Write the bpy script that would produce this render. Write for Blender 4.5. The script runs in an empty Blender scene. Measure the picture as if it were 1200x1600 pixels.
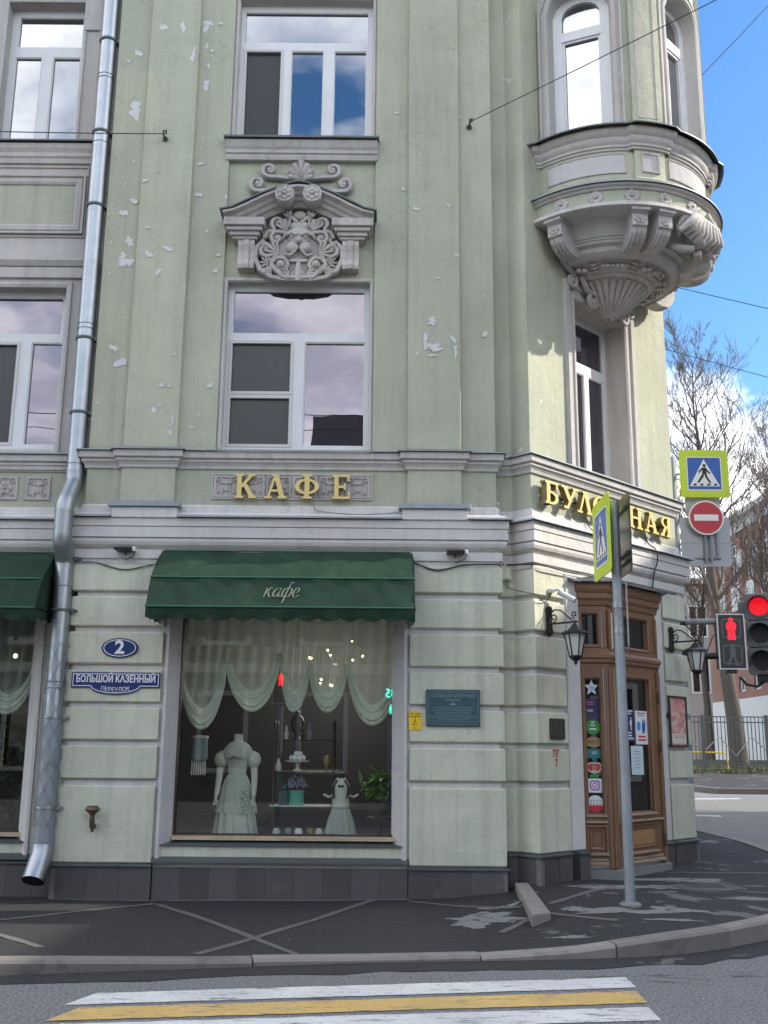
import bpy, bmesh, math, random
from mathutils import Vector, Matrix
R = math.radians
random.seed(7)
SC = bpy.context.scene
COL = SC.collection

# ---------------------------------------------------------------- camera
cd = bpy.data.cameras.new('camera'); cam = bpy.data.objects.new('camera', cd); COL.objects.link(cam)
cd.sensor_fit = 'VERTICAL'; cd.sensor_height = 36.0; cd.lens = 1620 / 1600 * 36
cd.clip_start = 0.05; cd.clip_end = 2000
PITCH, ROLL = R(12.87), 0.009
cam.location = (0, -11.5, 1.62)
cam.rotation_euler = (Matrix.Rotation(R(90) + PITCH, 4, 'X') @ Matrix.Rotation(ROLL, 4, 'Z')).to_euler()
SC.camera = cam

# ---------------------------------------------------------------- sky and sun
SUN_AZ, SUN_EL = R(94.5), R(33)          # azimuth from -Y (towards the viewer) turning to +X
sdir = Vector((math.sin(SUN_AZ) * math.cos(SUN_EL), -math.cos(SUN_AZ) * math.cos(SUN_EL), math.sin(SUN_EL)))
CLOUD = (-11.34, -3.12, -18.84); CROT = -0.20
W = bpy.data.worlds.new('World'); SC.world = W; W.use_nodes = True
nt = W.node_tree; nt.nodes.clear()
def N(t, tp, **kw):
    n = t.nodes.new(tp)
    for k, v in kw.items():
        if k == 'inp':
            for kk, vv in v.items(): n.inputs[kk].default_value = vv
        else: setattr(n, k, v)
    return n
sky = N(nt, 'ShaderNodeTexSky', sky_type='NISHITA', sun_disc=False, sun_elevation=SUN_EL,
        sun_rotation=math.atan2(sdir.x, sdir.y), air_density=1.0, dust_density=0.6, ozone_density=2.2, altitude=150)
tc = N(nt, 'ShaderNodeTexCoord')
sx = N(nt, 'ShaderNodeSeparateXYZ'); nt.links.new(tc.outputs['Generated'], sx.inputs[0])
za = N(nt, 'ShaderNodeMath', operation='ADD'); nt.links.new(sx.outputs[2], za.inputs[0]); za.inputs[1].default_value = 0.16
zm = N(nt, 'ShaderNodeMath', operation='MAXIMUM'); nt.links.new(za.outputs[0], zm.inputs[0]); zm.inputs[1].default_value = 0.03
dvx = N(nt, 'ShaderNodeVectorMath', operation='DIVIDE'); nt.links.new(tc.outputs['Generated'], dvx.inputs[0])
cmb = N(nt, 'ShaderNodeCombineXYZ'); [nt.links.new(zm.outputs[0], cmb.inputs[i]) for i in range(3)]; nt.links.new(cmb.outputs[0], dvx.inputs[1])
mp = N(nt, 'ShaderNodeMapping'); mp.inputs['Scale'].default_value = (1.0, 1.0, 1.0); mp.inputs['Location'].default_value = CLOUD; mp.inputs['Rotation'].default_value = (0, 0, CROT)
n1 = N(nt, 'ShaderNodeTexNoise', inp={'Scale': 0.85, 'Detail': 10.0, 'Roughness': 0.52, 'Distortion': 0.15})
r1 = N(nt, 'ShaderNodeValToRGB'); r1.color_ramp.elements[0].position = 0.475; r1.color_ramp.elements[1].position = 0.56
n2 = N(nt, 'ShaderNodeTexNoise', inp={'Scale': 1.9, 'Detail': 8.0, 'Roughness': 0.6})
r2 = N(nt, 'ShaderNodeValToRGB')
r2.color_ramp.elements[0].color = (5.4, 5.5, 5.9, 1); r2.color_ramp.elements[0].position = 0.36
r2.color_ramp.elements[1].color = (11.2, 11.0, 10.5, 1); r2.color_ramp.elements[1].position = 0.6
mx = N(nt, 'ShaderNodeMix', data_type='RGBA')
hs = N(nt, 'ShaderNodeHueSaturation', inp={'Saturation': 1.25, 'Value': 0.73})
bg = N(nt, 'ShaderNodeBackground', inp={'Strength': 0.12})
wo = N(nt, 'ShaderNodeOutputWorld')
L = nt.links.new
L(dvx.outputs[0], mp.inputs[0]); L(mp.outputs[0], n1.inputs['Vector']); L(mp.outputs[0], n2.inputs['Vector'])
L(n1.outputs[0], r1.inputs[0]); L(n2.outputs[0], r2.inputs[0])
L(r1.outputs[0], mx.inputs[0]); L(sky.outputs[0], hs.inputs['Color']); L(hs.outputs[0], mx.inputs[6]); L(r2.outputs[0], mx.inputs[7])
L(mx.outputs[2], bg.inputs[0]); L(bg.outputs[0], wo.inputs[0])
sl = bpy.data.lights.new('sun', 'SUN'); sl.energy = 2.0; sl.angle = R(0.6); sl.color = (1.0, 0.93, 0.8)
so = bpy.data.objects.new('sun', sl); COL.objects.link(so)
so.rotation_euler = sdir.to_track_quat('Z', 'Y').to_euler(); so.location = (30, 0, 30)
vs = SC.view_settings; vs.view_transform = 'Standard'; vs.look = 'None'; vs.gamma = 1; vs.exposure = 1.66; vs.use_curve_mapping = False
SC.cycles.use_denoising = True; SC.cycles.max_bounces = 8; SC.cycles.transparent_max_bounces = 16
SC.cycles.sample_clamp_indirect = 4.0; SC.cycles.caustics_reflective = False; SC.cycles.caustics_refractive = False

# ---------------------------------------------------------------- materials
MT = {}
def base_mat(name):
    m = bpy.data.materials.new(name); m.use_nodes = True; t = m.node_tree
    b = t.nodes['Principled BSDF']; MT[name] = m
    return m, t, b
def ramp(t, src, p0, p1, c0=(0, 0, 0, 1), c1=(1, 1, 1, 1)):
    r = N(t, 'ShaderNodeValToRGB'); e = r.color_ramp.elements
    e[0].position = p0; e[1].position = p1; e[0].color = c0; e[1].color = c1
    t.links.new(src, r.inputs[0]); return r.outputs[0]
def mixc(t, fac, a, b):
    m = N(t, 'ShaderNodeMix', data_type='RGBA')
    for i, s in ((0, fac), (6, a), (7, b)):
        if hasattr(s, 'links'): t.links.new(s, m.inputs[i])
        else: m.inputs[i].default_value = s if i == 0 else (*s[:3], 1)
    return m.outputs[2]
def noise(t, co, scale, detail=5, rough=0.55, sc=None, dist=0.0, loc=(0, 0, 0)):
    if sc or loc != (0, 0, 0):
        m = N(t, 'ShaderNodeMapping'); m.inputs['Scale'].default_value = sc or (1, 1, 1); m.inputs['Location'].default_value = loc
        t.links.new(co, m.inputs[0]); co = m.outputs[0]
    n = N(t, 'ShaderNodeTexNoise', inp={'Scale': scale, 'Detail': detail, 'Roughness': rough, 'Distortion': dist})
    t.links.new(co, n.inputs['Vector']); return n.outputs[0]
def bump(t, b, h, strength, dist):
    n = N(t, 'ShaderNodeBump', inp={'Strength': strength, 'Distance': dist})
    t.links.new(h, n.inputs['Height']); t.links.new(n.outputs[0], b.inputs['Normal'])
def scale_c(c, k): return tuple(x * k for x in c)
def mat(name, c, rough=0.7, var=0.08, vs_=1.5, bmp=0.0, bs=60, metal=0.0, spec=0.5, rnd=0.0, streak=0.0, dirt=None, dirtp=(0.55, 0.75)):
    m, t, b = base_mat(name)
    co = N(t, 'ShaderNodeTexCoord').outputs['Object']
    col = mixc(t, noise(t, co, vs_, 6, 0.6), scale_c(c, 1 - var), scale_c(c, 1 + var))
    if streak:
        s = ramp(t, noise(t, co, 3.0, 5, 0.65, sc=(2.2, 2.2, 0.22)), 0.42, 0.72)
        f = N(t, 'ShaderNodeMath', operation='MULTIPLY'); t.links.new(s, f.inputs[0]); f.inputs[1].default_value = streak
        col = mixc(t, f.outputs[0], col, scale_c(c, 0.55))
    if dirt:
        s = ramp(t, noise(t, co, 2.6, 8, 0.68, dist=0.4), *dirtp); col = mixc(t, s, col, dirt)
    if rnd:
        oi = N(t, 'ShaderNodeObjectInfo'); hv = N(t, 'ShaderNodeHueSaturation')
        mr = N(t, 'ShaderNodeMapRange', inp={'To Min': 1 - rnd, 'To Max': 1 + rnd}); t.links.new(oi.outputs['Random'], mr.inputs[0])
        t.links.new(mr.outputs[0], hv.inputs['Value']); t.links.new(col, hv.inputs['Color']); col = hv.outputs[0]
    t.links.new(col, b.inputs['Base Color'])
    b.inputs['Roughness'].default_value = rough; b.inputs['Metallic'].default_value = metal; b.inputs['Specular IOR Level'].default_value = spec
    if bmp: bump(t, b, noise(t, co, bs, 5, 0.6), bmp, 0.01)
    return m
def plaster(name, c, chips=0.0, streak=0.16):
    m, t, b = base_mat(name)
    co = N(t, 'ShaderNodeTexCoord').outputs['Object']
    def mul(x, k):
        f = N(t, 'ShaderNodeMath', operation='MULTIPLY'); t.links.new(x, f.inputs[0])
        if hasattr(k, 'links'): t.links.new(k, f.inputs[1])
        else: f.inputs[1].default_value = k
        return f.outputs[0]
    big = noise(t, co, 0.7, 6, 0.62)
    col = mixc(t, ramp(t, big, 0.3, 0.7), scale_c(c, 0.80), scale_c(c, 1.13))
    col = mixc(t, mul(ramp(t, noise(t, co, 0.45, 4, 0.5, loc=(5, 2, 1)), 0.4, 0.7), 0.45), col, (c[0] * 1.07, c[1] * 0.99, c[2] * 0.90))
    # patches touched up with another batch of paint
    pv = N(t, 'ShaderNodeTexVoronoi', feature='F1', distance='CHEBYCHEV', inp={'Scale': 0.75, 'Randomness': 1.0}); pm = N(t, 'ShaderNodeMapping'); pm.inputs['Scale'].default_value = (1.0, 1.0, 0.7)
    t.links.new(co, pm.inputs[0]); wv = N(t, 'ShaderNodeTexNoise', inp={'Scale': 2.2, 'Detail': 5.0}); t.links.new(co, wv.inputs['Vector'])
    av = N(t, 'ShaderNodeVectorMath', operation='MULTIPLY_ADD'); t.links.new(wv.outputs['Color'], av.inputs[0]); av.inputs[1].default_value = (0.22, 0.22, 0.22); t.links.new(pm.outputs[0], av.inputs[2]); t.links.new(av.outputs[0], pv.inputs['Vector'])
    bw = N(t, 'ShaderNodeRGBToBW'); t.links.new(pv.outputs['Color'], bw.inputs[0])
    col = mixc(t, mul(ramp(t, bw.outputs[0], 0.35, 0.75), 0.45), col, (c[0] * 0.86, c[1] * 0.90, c[2] * 0.92))
    # rain streaks and soot
    col = mixc(t, mul(ramp(t, noise(t, co, 2.4, 7, 0.72, sc=(3.2, 3.2, 0.16)), 0.46, 0.74), streak * 2.0), col, scale_c(c, 0.5))
    col = mixc(t, mul(ramp(t, noise(t, co, 5.0, 6, 0.7, sc=(5.0, 5.0, 0.25), loc=(2, 8, 1)), 0.58, 0.72), 0.16), col, (c[0] * 1.18, c[1] * 1.18, c[2] * 1.2))
    col = mixc(t, mul(ramp(t, noise(t, co, 9, 8, 0.78, dist=0.6), 0.58, 0.70), 0.30), col, scale_c(c, 0.55))
    fine = noise(t, co, 38, 4, 0.6); hgt = fine
    if chips:
        ch = ramp(t, noise(t, co, 3.4, 7, 0.62, dist=0.8, loc=(3, 1, 2)), chips, chips + 0.008)
        col = mixc(t, ch, col, (0.62, 0.62, 0.62))
        mm = N(t, 'ShaderNodeMath', operation='MULTIPLY_ADD'); t.links.new(ch, mm.inputs[0]); mm.inputs[1].default_value = -1.5; t.links.new(fine, mm.inputs[2]); hgt = mm.outputs[0]
    oi = N(t, 'ShaderNodeObjectInfo'); hv = N(t, 'ShaderNodeHueSaturation'); mr = N(t, 'ShaderNodeMapRange', inp={'To Min': 0.95, 'To Max': 1.05}); t.links.new(oi.outputs['Random'], mr.inputs[0]); t.links.new(mr.outputs[0], hv.inputs['Value']); t.links.new(col, hv.inputs['Color']); col = hv.outputs[0]
    # hairline cracks
    vo = N(t, 'ShaderNodeTexVoronoi', feature='DISTANCE_TO_EDGE', inp={'Scale': 1.1})
    nv = N(t, 'ShaderNodeTexNoise', inp={'Scale': 3.0, 'Detail': 7.0, 'Roughness': 0.65}); t.links.new(co, nv.inputs['Vector'])
    ad = N(t, 'ShaderNodeVectorMath', operation='MULTIPLY_ADD'); t.links.new(nv.outputs['Color'], ad.inputs[0]); ad.inputs[1].default_value = (0.8, 0.8, 0.8); t.links.new(co, ad.inputs[2])
    t.links.new(ad.outputs[0], vo.inputs['Vector'])
    cr = ramp(t, vo.outputs['Distance'], 0.0, 0.007, (1, 1, 1, 1), (0, 0, 0, 1))
    col = mixc(t, mul(mul(cr, ramp(t, noise(t, co, 0.9, 3, 0.5, loc=(9, 4, 4)), 0.50, 0.58)), 0.55), col, scale_c(c, 0.35))
    t.links.new(col, b.inputs['Base Color']); b.inputs['Roughness'].default_value = 0.82; b.inputs['Specular IOR Level'].default_value = 0.25
    bm2 = N(t, 'ShaderNodeMath', operation='MULTIPLY_ADD'); t.links.new(noise(t, co, 3.2, 6, 0.65), bm2.inputs[0]); bm2.inputs[1].default_value = 4.0; t.links.new(hgt, bm2.inputs[2])
    bump(t, b, bm2.outputs[0], 0.38, 0.014)
    return m
def emit(name, c, s):
    m, t, b = base_mat(name); b.inputs['Base Color'].default_value = (*c, 1); b.inputs['Emission Color'].default_value = (*c, 1); b.inputs['Emission Strength'].default_value = s
    return m
def glass(name, f0, dark=None, tint=(1, 1, 1), rough=0.0, wob=0.0):
    """reflecting pane; with dark given the room behind is a dark base, else one sees through"""
    m, t, b = base_mat(name); out = t.nodes['Material Output']
    lwf = N(t, 'ShaderNodeLayerWeight', inp={'Blend': 0.5}); p5 = N(t, 'ShaderNodeMath', operation='POWER'); t.links.new(lwf.outputs['Facing'], p5.inputs[0]); p5.inputs[1].default_value = 5.0
    fr = N(t, 'ShaderNodeMath', operation='MULTIPLY_ADD'); t.links.new(p5.outputs[0], fr.inputs[0]); fr.inputs[1].default_value = 1 - f0; fr.inputs[2].default_value = f0
    gl = N(t, 'ShaderNodeBsdfGlossy', inp={'Roughness': rough}); gl.inputs['Color'].default_value = (*tint, 1)
    mxs = N(t, 'ShaderNodeMixShader')
    if wob:
        co = N(t, 'ShaderNodeTexCoord').outputs['Object']
        n = N(t, 'ShaderNodeBump', inp={'Strength': wob, 'Distance': 0.02}); t.links.new(noise(t, co, 0.9, 2, 0.4), n.inputs['Height']); t.links.new(n.outputs[0], gl.inputs['Normal'])
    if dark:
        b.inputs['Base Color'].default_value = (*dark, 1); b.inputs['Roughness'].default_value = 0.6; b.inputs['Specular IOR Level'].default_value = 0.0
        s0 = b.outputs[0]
    else:
        tr = N(t, 'ShaderNodeBsdfTransparent'); tr.inputs[0].default_value = (0.86, 0.9, 0.88, 1); s0 = tr.outputs[0]
    t.links.new(fr.outputs[0], mxs.inputs[0]); t.links.new(s0, mxs.inputs[1]); t.links.new(gl.outputs[0], mxs.inputs[2]); t.links.new(mxs.outputs[0], out.inputs[0])
    return m
def sheer(name, c, alpha):
    m, t, b = base_mat(name); out = t.nodes['Material Output']
    d = N(t, 'ShaderNodeBsdfDiffuse'); d.inputs[0].default_value = (*c, 1); tl = N(t, 'ShaderNodeBsdfTranslucent'); tl.inputs[0].default_value = (*c, 1)
    a = N(t, 'ShaderNodeMixShader', inp={0: 0.35}); tr = N(t, 'ShaderNodeBsdfTransparent'); m2 = N(t, 'ShaderNodeMixShader')
    lw = N(t, 'ShaderNodeLayerWeight', inp={'Blend': 0.4})
    mr = N(t, 'ShaderNodeMapRange', inp={'To Min': alpha, 'To Max': min(1.0, alpha + 0.45)}); t.links.new(lw.outputs['Facing'], mr.inputs[0])
    t.links.new(d.outputs[0], a.inputs[1]); t.links.new(tl.outputs[0], a.inputs[2]); t.links.new(mr.outputs[0], m2.inputs[0])
    t.links.new(tr.outputs[0], m2.inputs[1]); t.links.new(a.outputs[0], m2.inputs[2]); t.links.new(m2.outputs[0], out.inputs[0])
    return m
def wood(name, c, sc=(14, 14, 1.2)):
    m, t, b = base_mat(name); co = N(t, 'ShaderNodeTexCoord').outputs['Object']
    g = noise(t, co, 3.5, 9, 0.65, sc=sc, dist=0.6)
    col = mixc(t, ramp(t, g, 0.3, 0.7), scale_c(c, 0.62), scale_c(c, 1.18))
    w = ramp(t, noise(t, co, 2.0, 6, 0.65), 0.5, 0.8); f = N(t, 'ShaderNodeMath', operation='MULTIPLY'); t.links.new(w, f.inputs[0]); f.inputs[1].default_value = 0.4
    col = mixc(t, f.outputs[0], col, (c[0] * 0.8, c[1] * 0.9, c[2] * 1.1))
    t.links.new(col, b.inputs['Base Color']); b.inputs['Roughness'].default_value = 0.42; bump(t, b, g, 0.2, 0.006)
    return m

GREEN = (0.452, 0.462, 0.362); TRIM = (0.52, 0.495, 0.475)
plaster('green', GREEN, chips=0.70); plaster('green_block', (0.61, 0.615, 0.50), streak=0.24); plaster('trim', TRIM, streak=0.2)
plaster('trim_white', (0.63, 0.605, 0.595), streak=0.14); plaster('ornament', (0.50, 0.465, 0.445), streak=0.34); plaster('panel_grey', (0.50, 0.49, 0.50), streak=0.1)
plaster('opposite', (0.15, 0.14, 0.125)); plaster('opposite_trim', (0.62, 0.60, 0.56))
mat('bare', (0.60, 0.60, 0.59), 0.9, 0.1, 8, 0.3, 30)
mat('plinth', (0.085, 0.08, 0.083), 0.75, 0.2, 2.2, 0.35, 70, rnd=0.16, streak=0.2, dirt=(0.15, 0.145, 0.14), dirtp=(0.6, 0.78))
mat('joint', (0.16, 0.155, 0.15), 0.9)
mat('zinc', (0.34, 0.37, 0.39), 0.48, 0.1, 3, 0.08, 20, metal=1.0, streak=0.25)
mat('zinc_new', (0.40, 0.43, 0.46), 0.44, 0.22, 5, 0.2, 8, metal=1.0, streak=0.3)
mat('flashing', (0.30, 0.33, 0.36), 0.5, 0.2, 3, 0.1, 30, metal=0.5, streak=0.4)
mat('flash_dark', (0.10, 0.115, 0.12), 0.5, 0.25, 3, 0.1, 30, metal=0.3, dirt=(0.3, 0.3, 0.3), dirtp=(0.66, 0.75))
mat('pvc', (0.68, 0.68, 0.69), 0.45, 0.10, 2.5, streak=0.14)
mat('pvc_grey', (0.55, 0.53, 0.53), 0.5, 0.05, 2)
mat('awning_green', (0.016, 0.040, 0.025), 0.8, 0.38, 1.1, 0.8, 4.5, streak=0.3, spec=0.2, dirt=(0.032, 0.068, 0.043), dirtp=(0.5, 0.8))
mat('awning_rib', (0.02, 0.10, 0.055), 0.5)
mat('awning_text', (0.20, 0.22, 0.16), 0.7)
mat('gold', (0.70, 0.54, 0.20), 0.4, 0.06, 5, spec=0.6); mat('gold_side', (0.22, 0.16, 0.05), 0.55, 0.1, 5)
mat('blue_plate', (0.012, 0.03, 0.16), 0.35, 0.08, 4); mat('white_paint', (0.8, 0.8, 0.8), 0.5, 0.03)
mat('teal_plate', (0.03, 0.085, 0.10), 0.45, 0.12, 6); mat('teal_letter', (0.22, 0.30, 0.32), 0.5)
mat('yellow', (0.85, 0.55, 0.01), 0.5); mat('black_print', (0.015, 0.015, 0.015), 0.6)
mat('black_iron', (0.012, 0.012, 0.014), 0.45, 0.2, 8, 0.1, 60); mat('bronze', (0.05, 0.045, 0.04), 0.5, 0.2, 9, 0.1, 40)
mat('frosted', (0.62, 0.64, 0.62), 0.35); mat('cam_white', (0.7, 0.7, 0.7), 0.35)
mat('rust', (0.16, 0.11, 0.075), 0.5, 0.4, 14, 0.3, 60, metal=0.5, dirt=(0.10, 0.045, 0.02)); mat('red_paint', (0.45, 0.03, 0.03), 0.6); mat('brass', (0.42, 0.28, 0.12), 0.35, 0.25, 8, metal=0.9)
mat('cable', (0.03, 0.03, 0.032), 0.6); mat('cable_grey', (0.22, 0.22, 0.21), 0.7)
wood('wood', (0.215, 0.113, 0.062)); wood('wood_light', (0.38, 0.21, 0.105), sc=(2, 2, 16)); wood('wood_pale', (0.55, 0.43, 0.30), sc=(1, 8, 8)); wood('wood_dry', (0.36, 0.25, 0.17), sc=(1.2, 1.2, 14))
m, t, b = base_mat('asphalt'); co = N(t, 'ShaderNodeTexCoord').outputs['Object']
col = mixc(t, noise(t, co, 0.7, 7, 0.62), (0.20, 0.20, 0.21), (0.33, 0.325, 0.33))
col = mixc(t, ramp(t, noise(t, co, 42, 3, 0.7), 0.42, 0.62), (0.12, 0.12, 0.127), col)
col = mixc(t, ramp(t, noise(t, co, 75, 2, 0.6, loc=(3, 3, 3)), 0.60, 0.70), col, (0.40, 0.39, 0.38))
col = mixc(t, ramp(t, noise(t, co, 1.6, 9, 0.7, sc=(0.35, 1.6, 1), dist=0.6, loc=(1, 5, 0)), 0.60, 0.66), col, (0.055, 0.055, 0.058))
t.links.new(col, b.inputs['Base Color']); b.inputs['Roughness'].default_value = 0.85; bump(t, b, noise(t, co, 55, 4, 0.7), 0.8, 0.02)
mat('stone_kerb', (0.215, 0.195, 0.18), 0.85, 0.2, 2.2, 0.5, 60, rnd=0.18, dirt=(0.12, 0.11, 0.105), dirtp=(0.52, 0.7))
mat('line_cut', (0.115, 0.108, 0.103), 0.9, 0.2, 6, 0.5, 80); 
mat('concrete', (0.20, 0.21, 0.20), 0.9, 0.2, 3, 0.4, 40); mat('cast_iron', (0.10, 0.10, 0.10), 0.7, 0.2, 8, 0.5, 90, metal=0.3)
mat('pole_grey', (0.30, 0.33, 0.36), 0.55, 0.25, 6, 0.25, 22, metal=0.4, streak=0.35, dirt=(0.16, 0.17, 0.18), dirtp=(0.58, 0.72))
mat('lime', (0.56, 0.70, 0.03), 0.5, 0.12, 3, streak=0.15); mat('sign_blue', (0.005, 0.09, 0.42), 0.4, 0.03); mat('sign_red', (0.48, 0.012, 0.03), 0.4, 0.04); mat('sign_back', (0.36, 0.37, 0.39), 0.5, 0.08, 3, metal=0.3); mat('sign_dark', (0.02, 0.035, 0.04), 0.25, 0.2, 2)
mat('tl_grey', (0.15, 0.155, 0.165), 0.45, 0.1, 3); mat('tl_black', (0.012, 0.012, 0.014), 0.4); mat('lens_dark', (0.03, 0.032, 0.036), 0.2); mat('tl_symbol', (0.10, 0.11, 0.12), 0.4)
emit('red_led', (1.0, 0.004, 0.012), 4.0); emit('red_led_near', (1.0, 0.006, 0.02), 0.75); emit('green_led', (0.02, 0.9, 0.55), 6.0); emit('bulb', (1.0, 0.72, 0.35), 12.0)
mat('bark', (0.085, 0.07, 0.058), 0.9, 0.3, 3, 0.6, 30); mat('twig', (0.125, 0.10, 0.085), 0.9, 0.2, 2)
mat('leaf_brown', (0.30, 0.16, 0.06), 0.7, 0.4, 3); mat('leaf_green', (0.13, 0.30, 0.05), 0.5, 0.35, 6); mat('leaf_dark', (0.035, 0.065, 0.025), 0.5, 0.35, 6); mat('grass', (0.055, 0.062, 0.025), 0.9, 0.4, 3)
mat('far_white', (0.62, 0.62, 0.6), 0.8, 0.08, 0.6); mat('far_grey', (0.36, 0.34, 0.31), 0.85, 0.12, 0.3); mat('fence_grey', (0.10, 0.10, 0.105), 0.6)
mat('skin_silk', (0.50, 0.52, 0.44), 0.6, 0.12, 14, 0.3, 30); mat('silk', (0.60, 0.61, 0.52), 0.5, 0.30, 16, 0.9, 22, dirt=(0.42, 0.44, 0.36), dirtp=(0.45, 0.62)); mat('cream', (0.62, 0.60, 0.52), 0.6, 0.08)
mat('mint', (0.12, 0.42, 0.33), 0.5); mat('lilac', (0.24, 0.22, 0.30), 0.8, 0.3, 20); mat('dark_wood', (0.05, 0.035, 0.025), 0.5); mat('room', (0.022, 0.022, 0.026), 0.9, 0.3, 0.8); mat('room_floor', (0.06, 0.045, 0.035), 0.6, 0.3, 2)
sheer('sheer', (0.78, 0.82, 0.74), 0.42); sheer('gauze', (0.82, 0.86, 0.76), 0.86); sheer('valance', (0.42, 0.46, 0.42), 0.72); sheer('lace', (0.72, 0.76, 0.70), 0.75)
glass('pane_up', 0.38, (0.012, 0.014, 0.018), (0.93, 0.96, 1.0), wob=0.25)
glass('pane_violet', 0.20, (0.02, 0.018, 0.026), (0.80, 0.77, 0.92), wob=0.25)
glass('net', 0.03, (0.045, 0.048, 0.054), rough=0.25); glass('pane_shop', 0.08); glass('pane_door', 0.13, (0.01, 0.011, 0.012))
def print_mat(name, c0, c1, c2, sc):
    m, t, b = base_mat(name); co = N(t, 'ShaderNodeTexCoord').outputs['Object']
    col = mixc(t, ramp(t, noise(t, co, sc, 5, 0.6, dist=1.2), 0.42, 0.5), c0, c1); col = mixc(t, ramp(t, noise(t, co, sc * 1.7, 4, 0.6, loc=(4, 4, 4)), 0.58, 0.62), col, c2)
    t.links.new(col, b.inputs['Base Color']); b.inputs['Roughness'].default_value = 0.35
print_mat('poster_print', (0.62, 0.42, 0.38), (0.55, 0.22, 0.22), (0.62, 0.55, 0.45), 7.0)
# brick for the far block: brick courses are well under a pixel there
m, t, b = base_mat('far_brick'); co = N(t, 'ShaderNodeTexCoord').outputs['Object']
bt = N(t, 'ShaderNodeTexBrick', inp={'Scale': 4.0, 'Mortar Size': 0.03}); bt.inputs['Color1'].default_value = (0.24, 0.11, 0.08, 1); bt.inputs['Color2'].default_value = (0.30, 0.15, 0.11, 1); bt.inputs['Mortar'].default_value = (0.35, 0.28, 0.24, 1)
mpb = N(t, 'ShaderNodeMapping'); mpb.inputs['Rotation'].default_value = (0, R(90), R(90)); t.links.new(co, mpb.inputs[0]); t.links.new(mpb.outputs[0], bt.inputs['Vector'])
t.links.new(mixc(t, noise(t, co, 0.5, 4), bt.outputs[0], (0.25, 0.12, 0.088)), b.inputs['Base Color']); b.inputs['Roughness'].default_value = 0.9
# pavement: dark asphalt with dried pale patches
m, t, b = base_mat('pave'); co = N(t, 'ShaderNodeTexCoord').outputs['Object']
col = mixc(t, noise(t, co, 0.8, 6, 0.6), (0.012, 0.012, 0.0135), (0.029, 0.029, 0.031))
col = mixc(t, ramp(t, noise(t, co, 45, 3, 0.7), 0.60, 0.72), col, (0.12, 0.115, 0.11))
sep = N(t, 'ShaderNodeSeparateXYZ'); t.links.new(co, sep.inputs[0])
rx = N(t, 'ShaderNodeMapRange', inp={'From Min': 0.3, 'From Max': 2.2, 'To Min': -0.09, 'To Max': 0.0}); t.links.new(sep.outputs[0], rx.inputs[0])
ad = N(t, 'ShaderNodeMath', operation='ADD'); t.links.new(noise(t, co, 1.9, 9, 0.66, dist=0.4, loc=(2, 7, 0)), ad.inputs[0]); t.links.new(rx.outputs[0], ad.inputs[1])
pt = ramp(t, ad.outputs[0], 0.585, 0.61); fm = N(t, 'ShaderNodeMath', operation='MULTIPLY'); t.links.new(pt, fm.inputs[0]); fm.inputs[1].default_value = 0.75
col = mixc(t, fm.outputs[0], col, (0.155, 0.15, 0.145)); t.links.new(col, b.inputs['Base Color']); b.inputs['Roughness'].default_value = 0.8
bump(t, b, noise(t, co, 120, 4, 0.6), 0.6, 0.01)
m, t, b = base_mat('dust'); co = N(t, 'ShaderNodeTexCoord').outputs['Object']
t.links.new(mixc(t, ramp(t, noise(t, co, 7, 9, 0.72), 0.36, 0.45), (0.04, 0.04, 0.042), mixc(t, noise(t, co, 40, 3, 0.6), (0.14, 0.14, 0.137), (0.25, 0.25, 0.245))), b.inputs['Base Color']); b.inputs['Roughness'].default_value = 0.95; bump(t, b, noise(t, co, 60, 4, 0.6), 0.5, 0.01)
def worn(name, c):
    m, t, b = base_mat(name); co = N(t, 'ShaderNodeTexCoord').outputs['Object']
    col = mixc(t, ramp(t, noise(t, co, 1.1, 7, 0.65), 0.3, 0.7), scale_c(c, 0.72), scale_c(c, 1.05))
    col = mixc(t, ramp(t, noise(t, co, 60, 3, 0.7), 0.58, 0.70), col, scale_c(c, 0.5))
    col = mixc(t, ramp(t, noise(t, co, 7, 9, 0.80, sc=(0.35, 1.4, 1)), 0.55, 0.60), col, (0.16, 0.16, 0.165))
    cv = N(t, 'ShaderNodeTexVoronoi', feature='DISTANCE_TO_EDGE', inp={'Scale': 3.2}); nv = N(t, 'ShaderNodeTexNoise', inp={'Scale': 5.0, 'Detail': 6.0}); t.links.new(co, nv.inputs['Vector'])
    ad = N(t, 'ShaderNodeVectorMath', operation='MULTIPLY_ADD'); t.links.new(nv.outputs['Color'], ad.inputs[0]); ad.inputs[1].default_value = (0.4, 0.4, 0.4); t.links.new(co, ad.inputs[2]); t.links.new(ad.outputs[0], cv.inputs['Vector'])
    cr = ramp(t, cv.outputs['Distance'], 0.0, 0.012, (1, 1, 1, 1), (0, 0, 0, 1)); cm = N(t, 'ShaderNodeMath', operation='MULTIPLY'); t.links.new(cr, cm.inputs[0]); cm.inputs[1].default_value = 0.5
    col = mixc(t, cm.outputs[0], col, (0.2, 0.2, 0.2))
    t.links.new(col, b.inputs['Base Color']); b.inputs['Roughness'].default_value = 0.75; bump(t, b, noise(t, co, 60, 4, 0.7), 0.6, 0.012)
worn('stripe_white', (0.70, 0.70, 0.69)); worn('stripe_yellow', (0.66, 0.44, 0.15))
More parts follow.
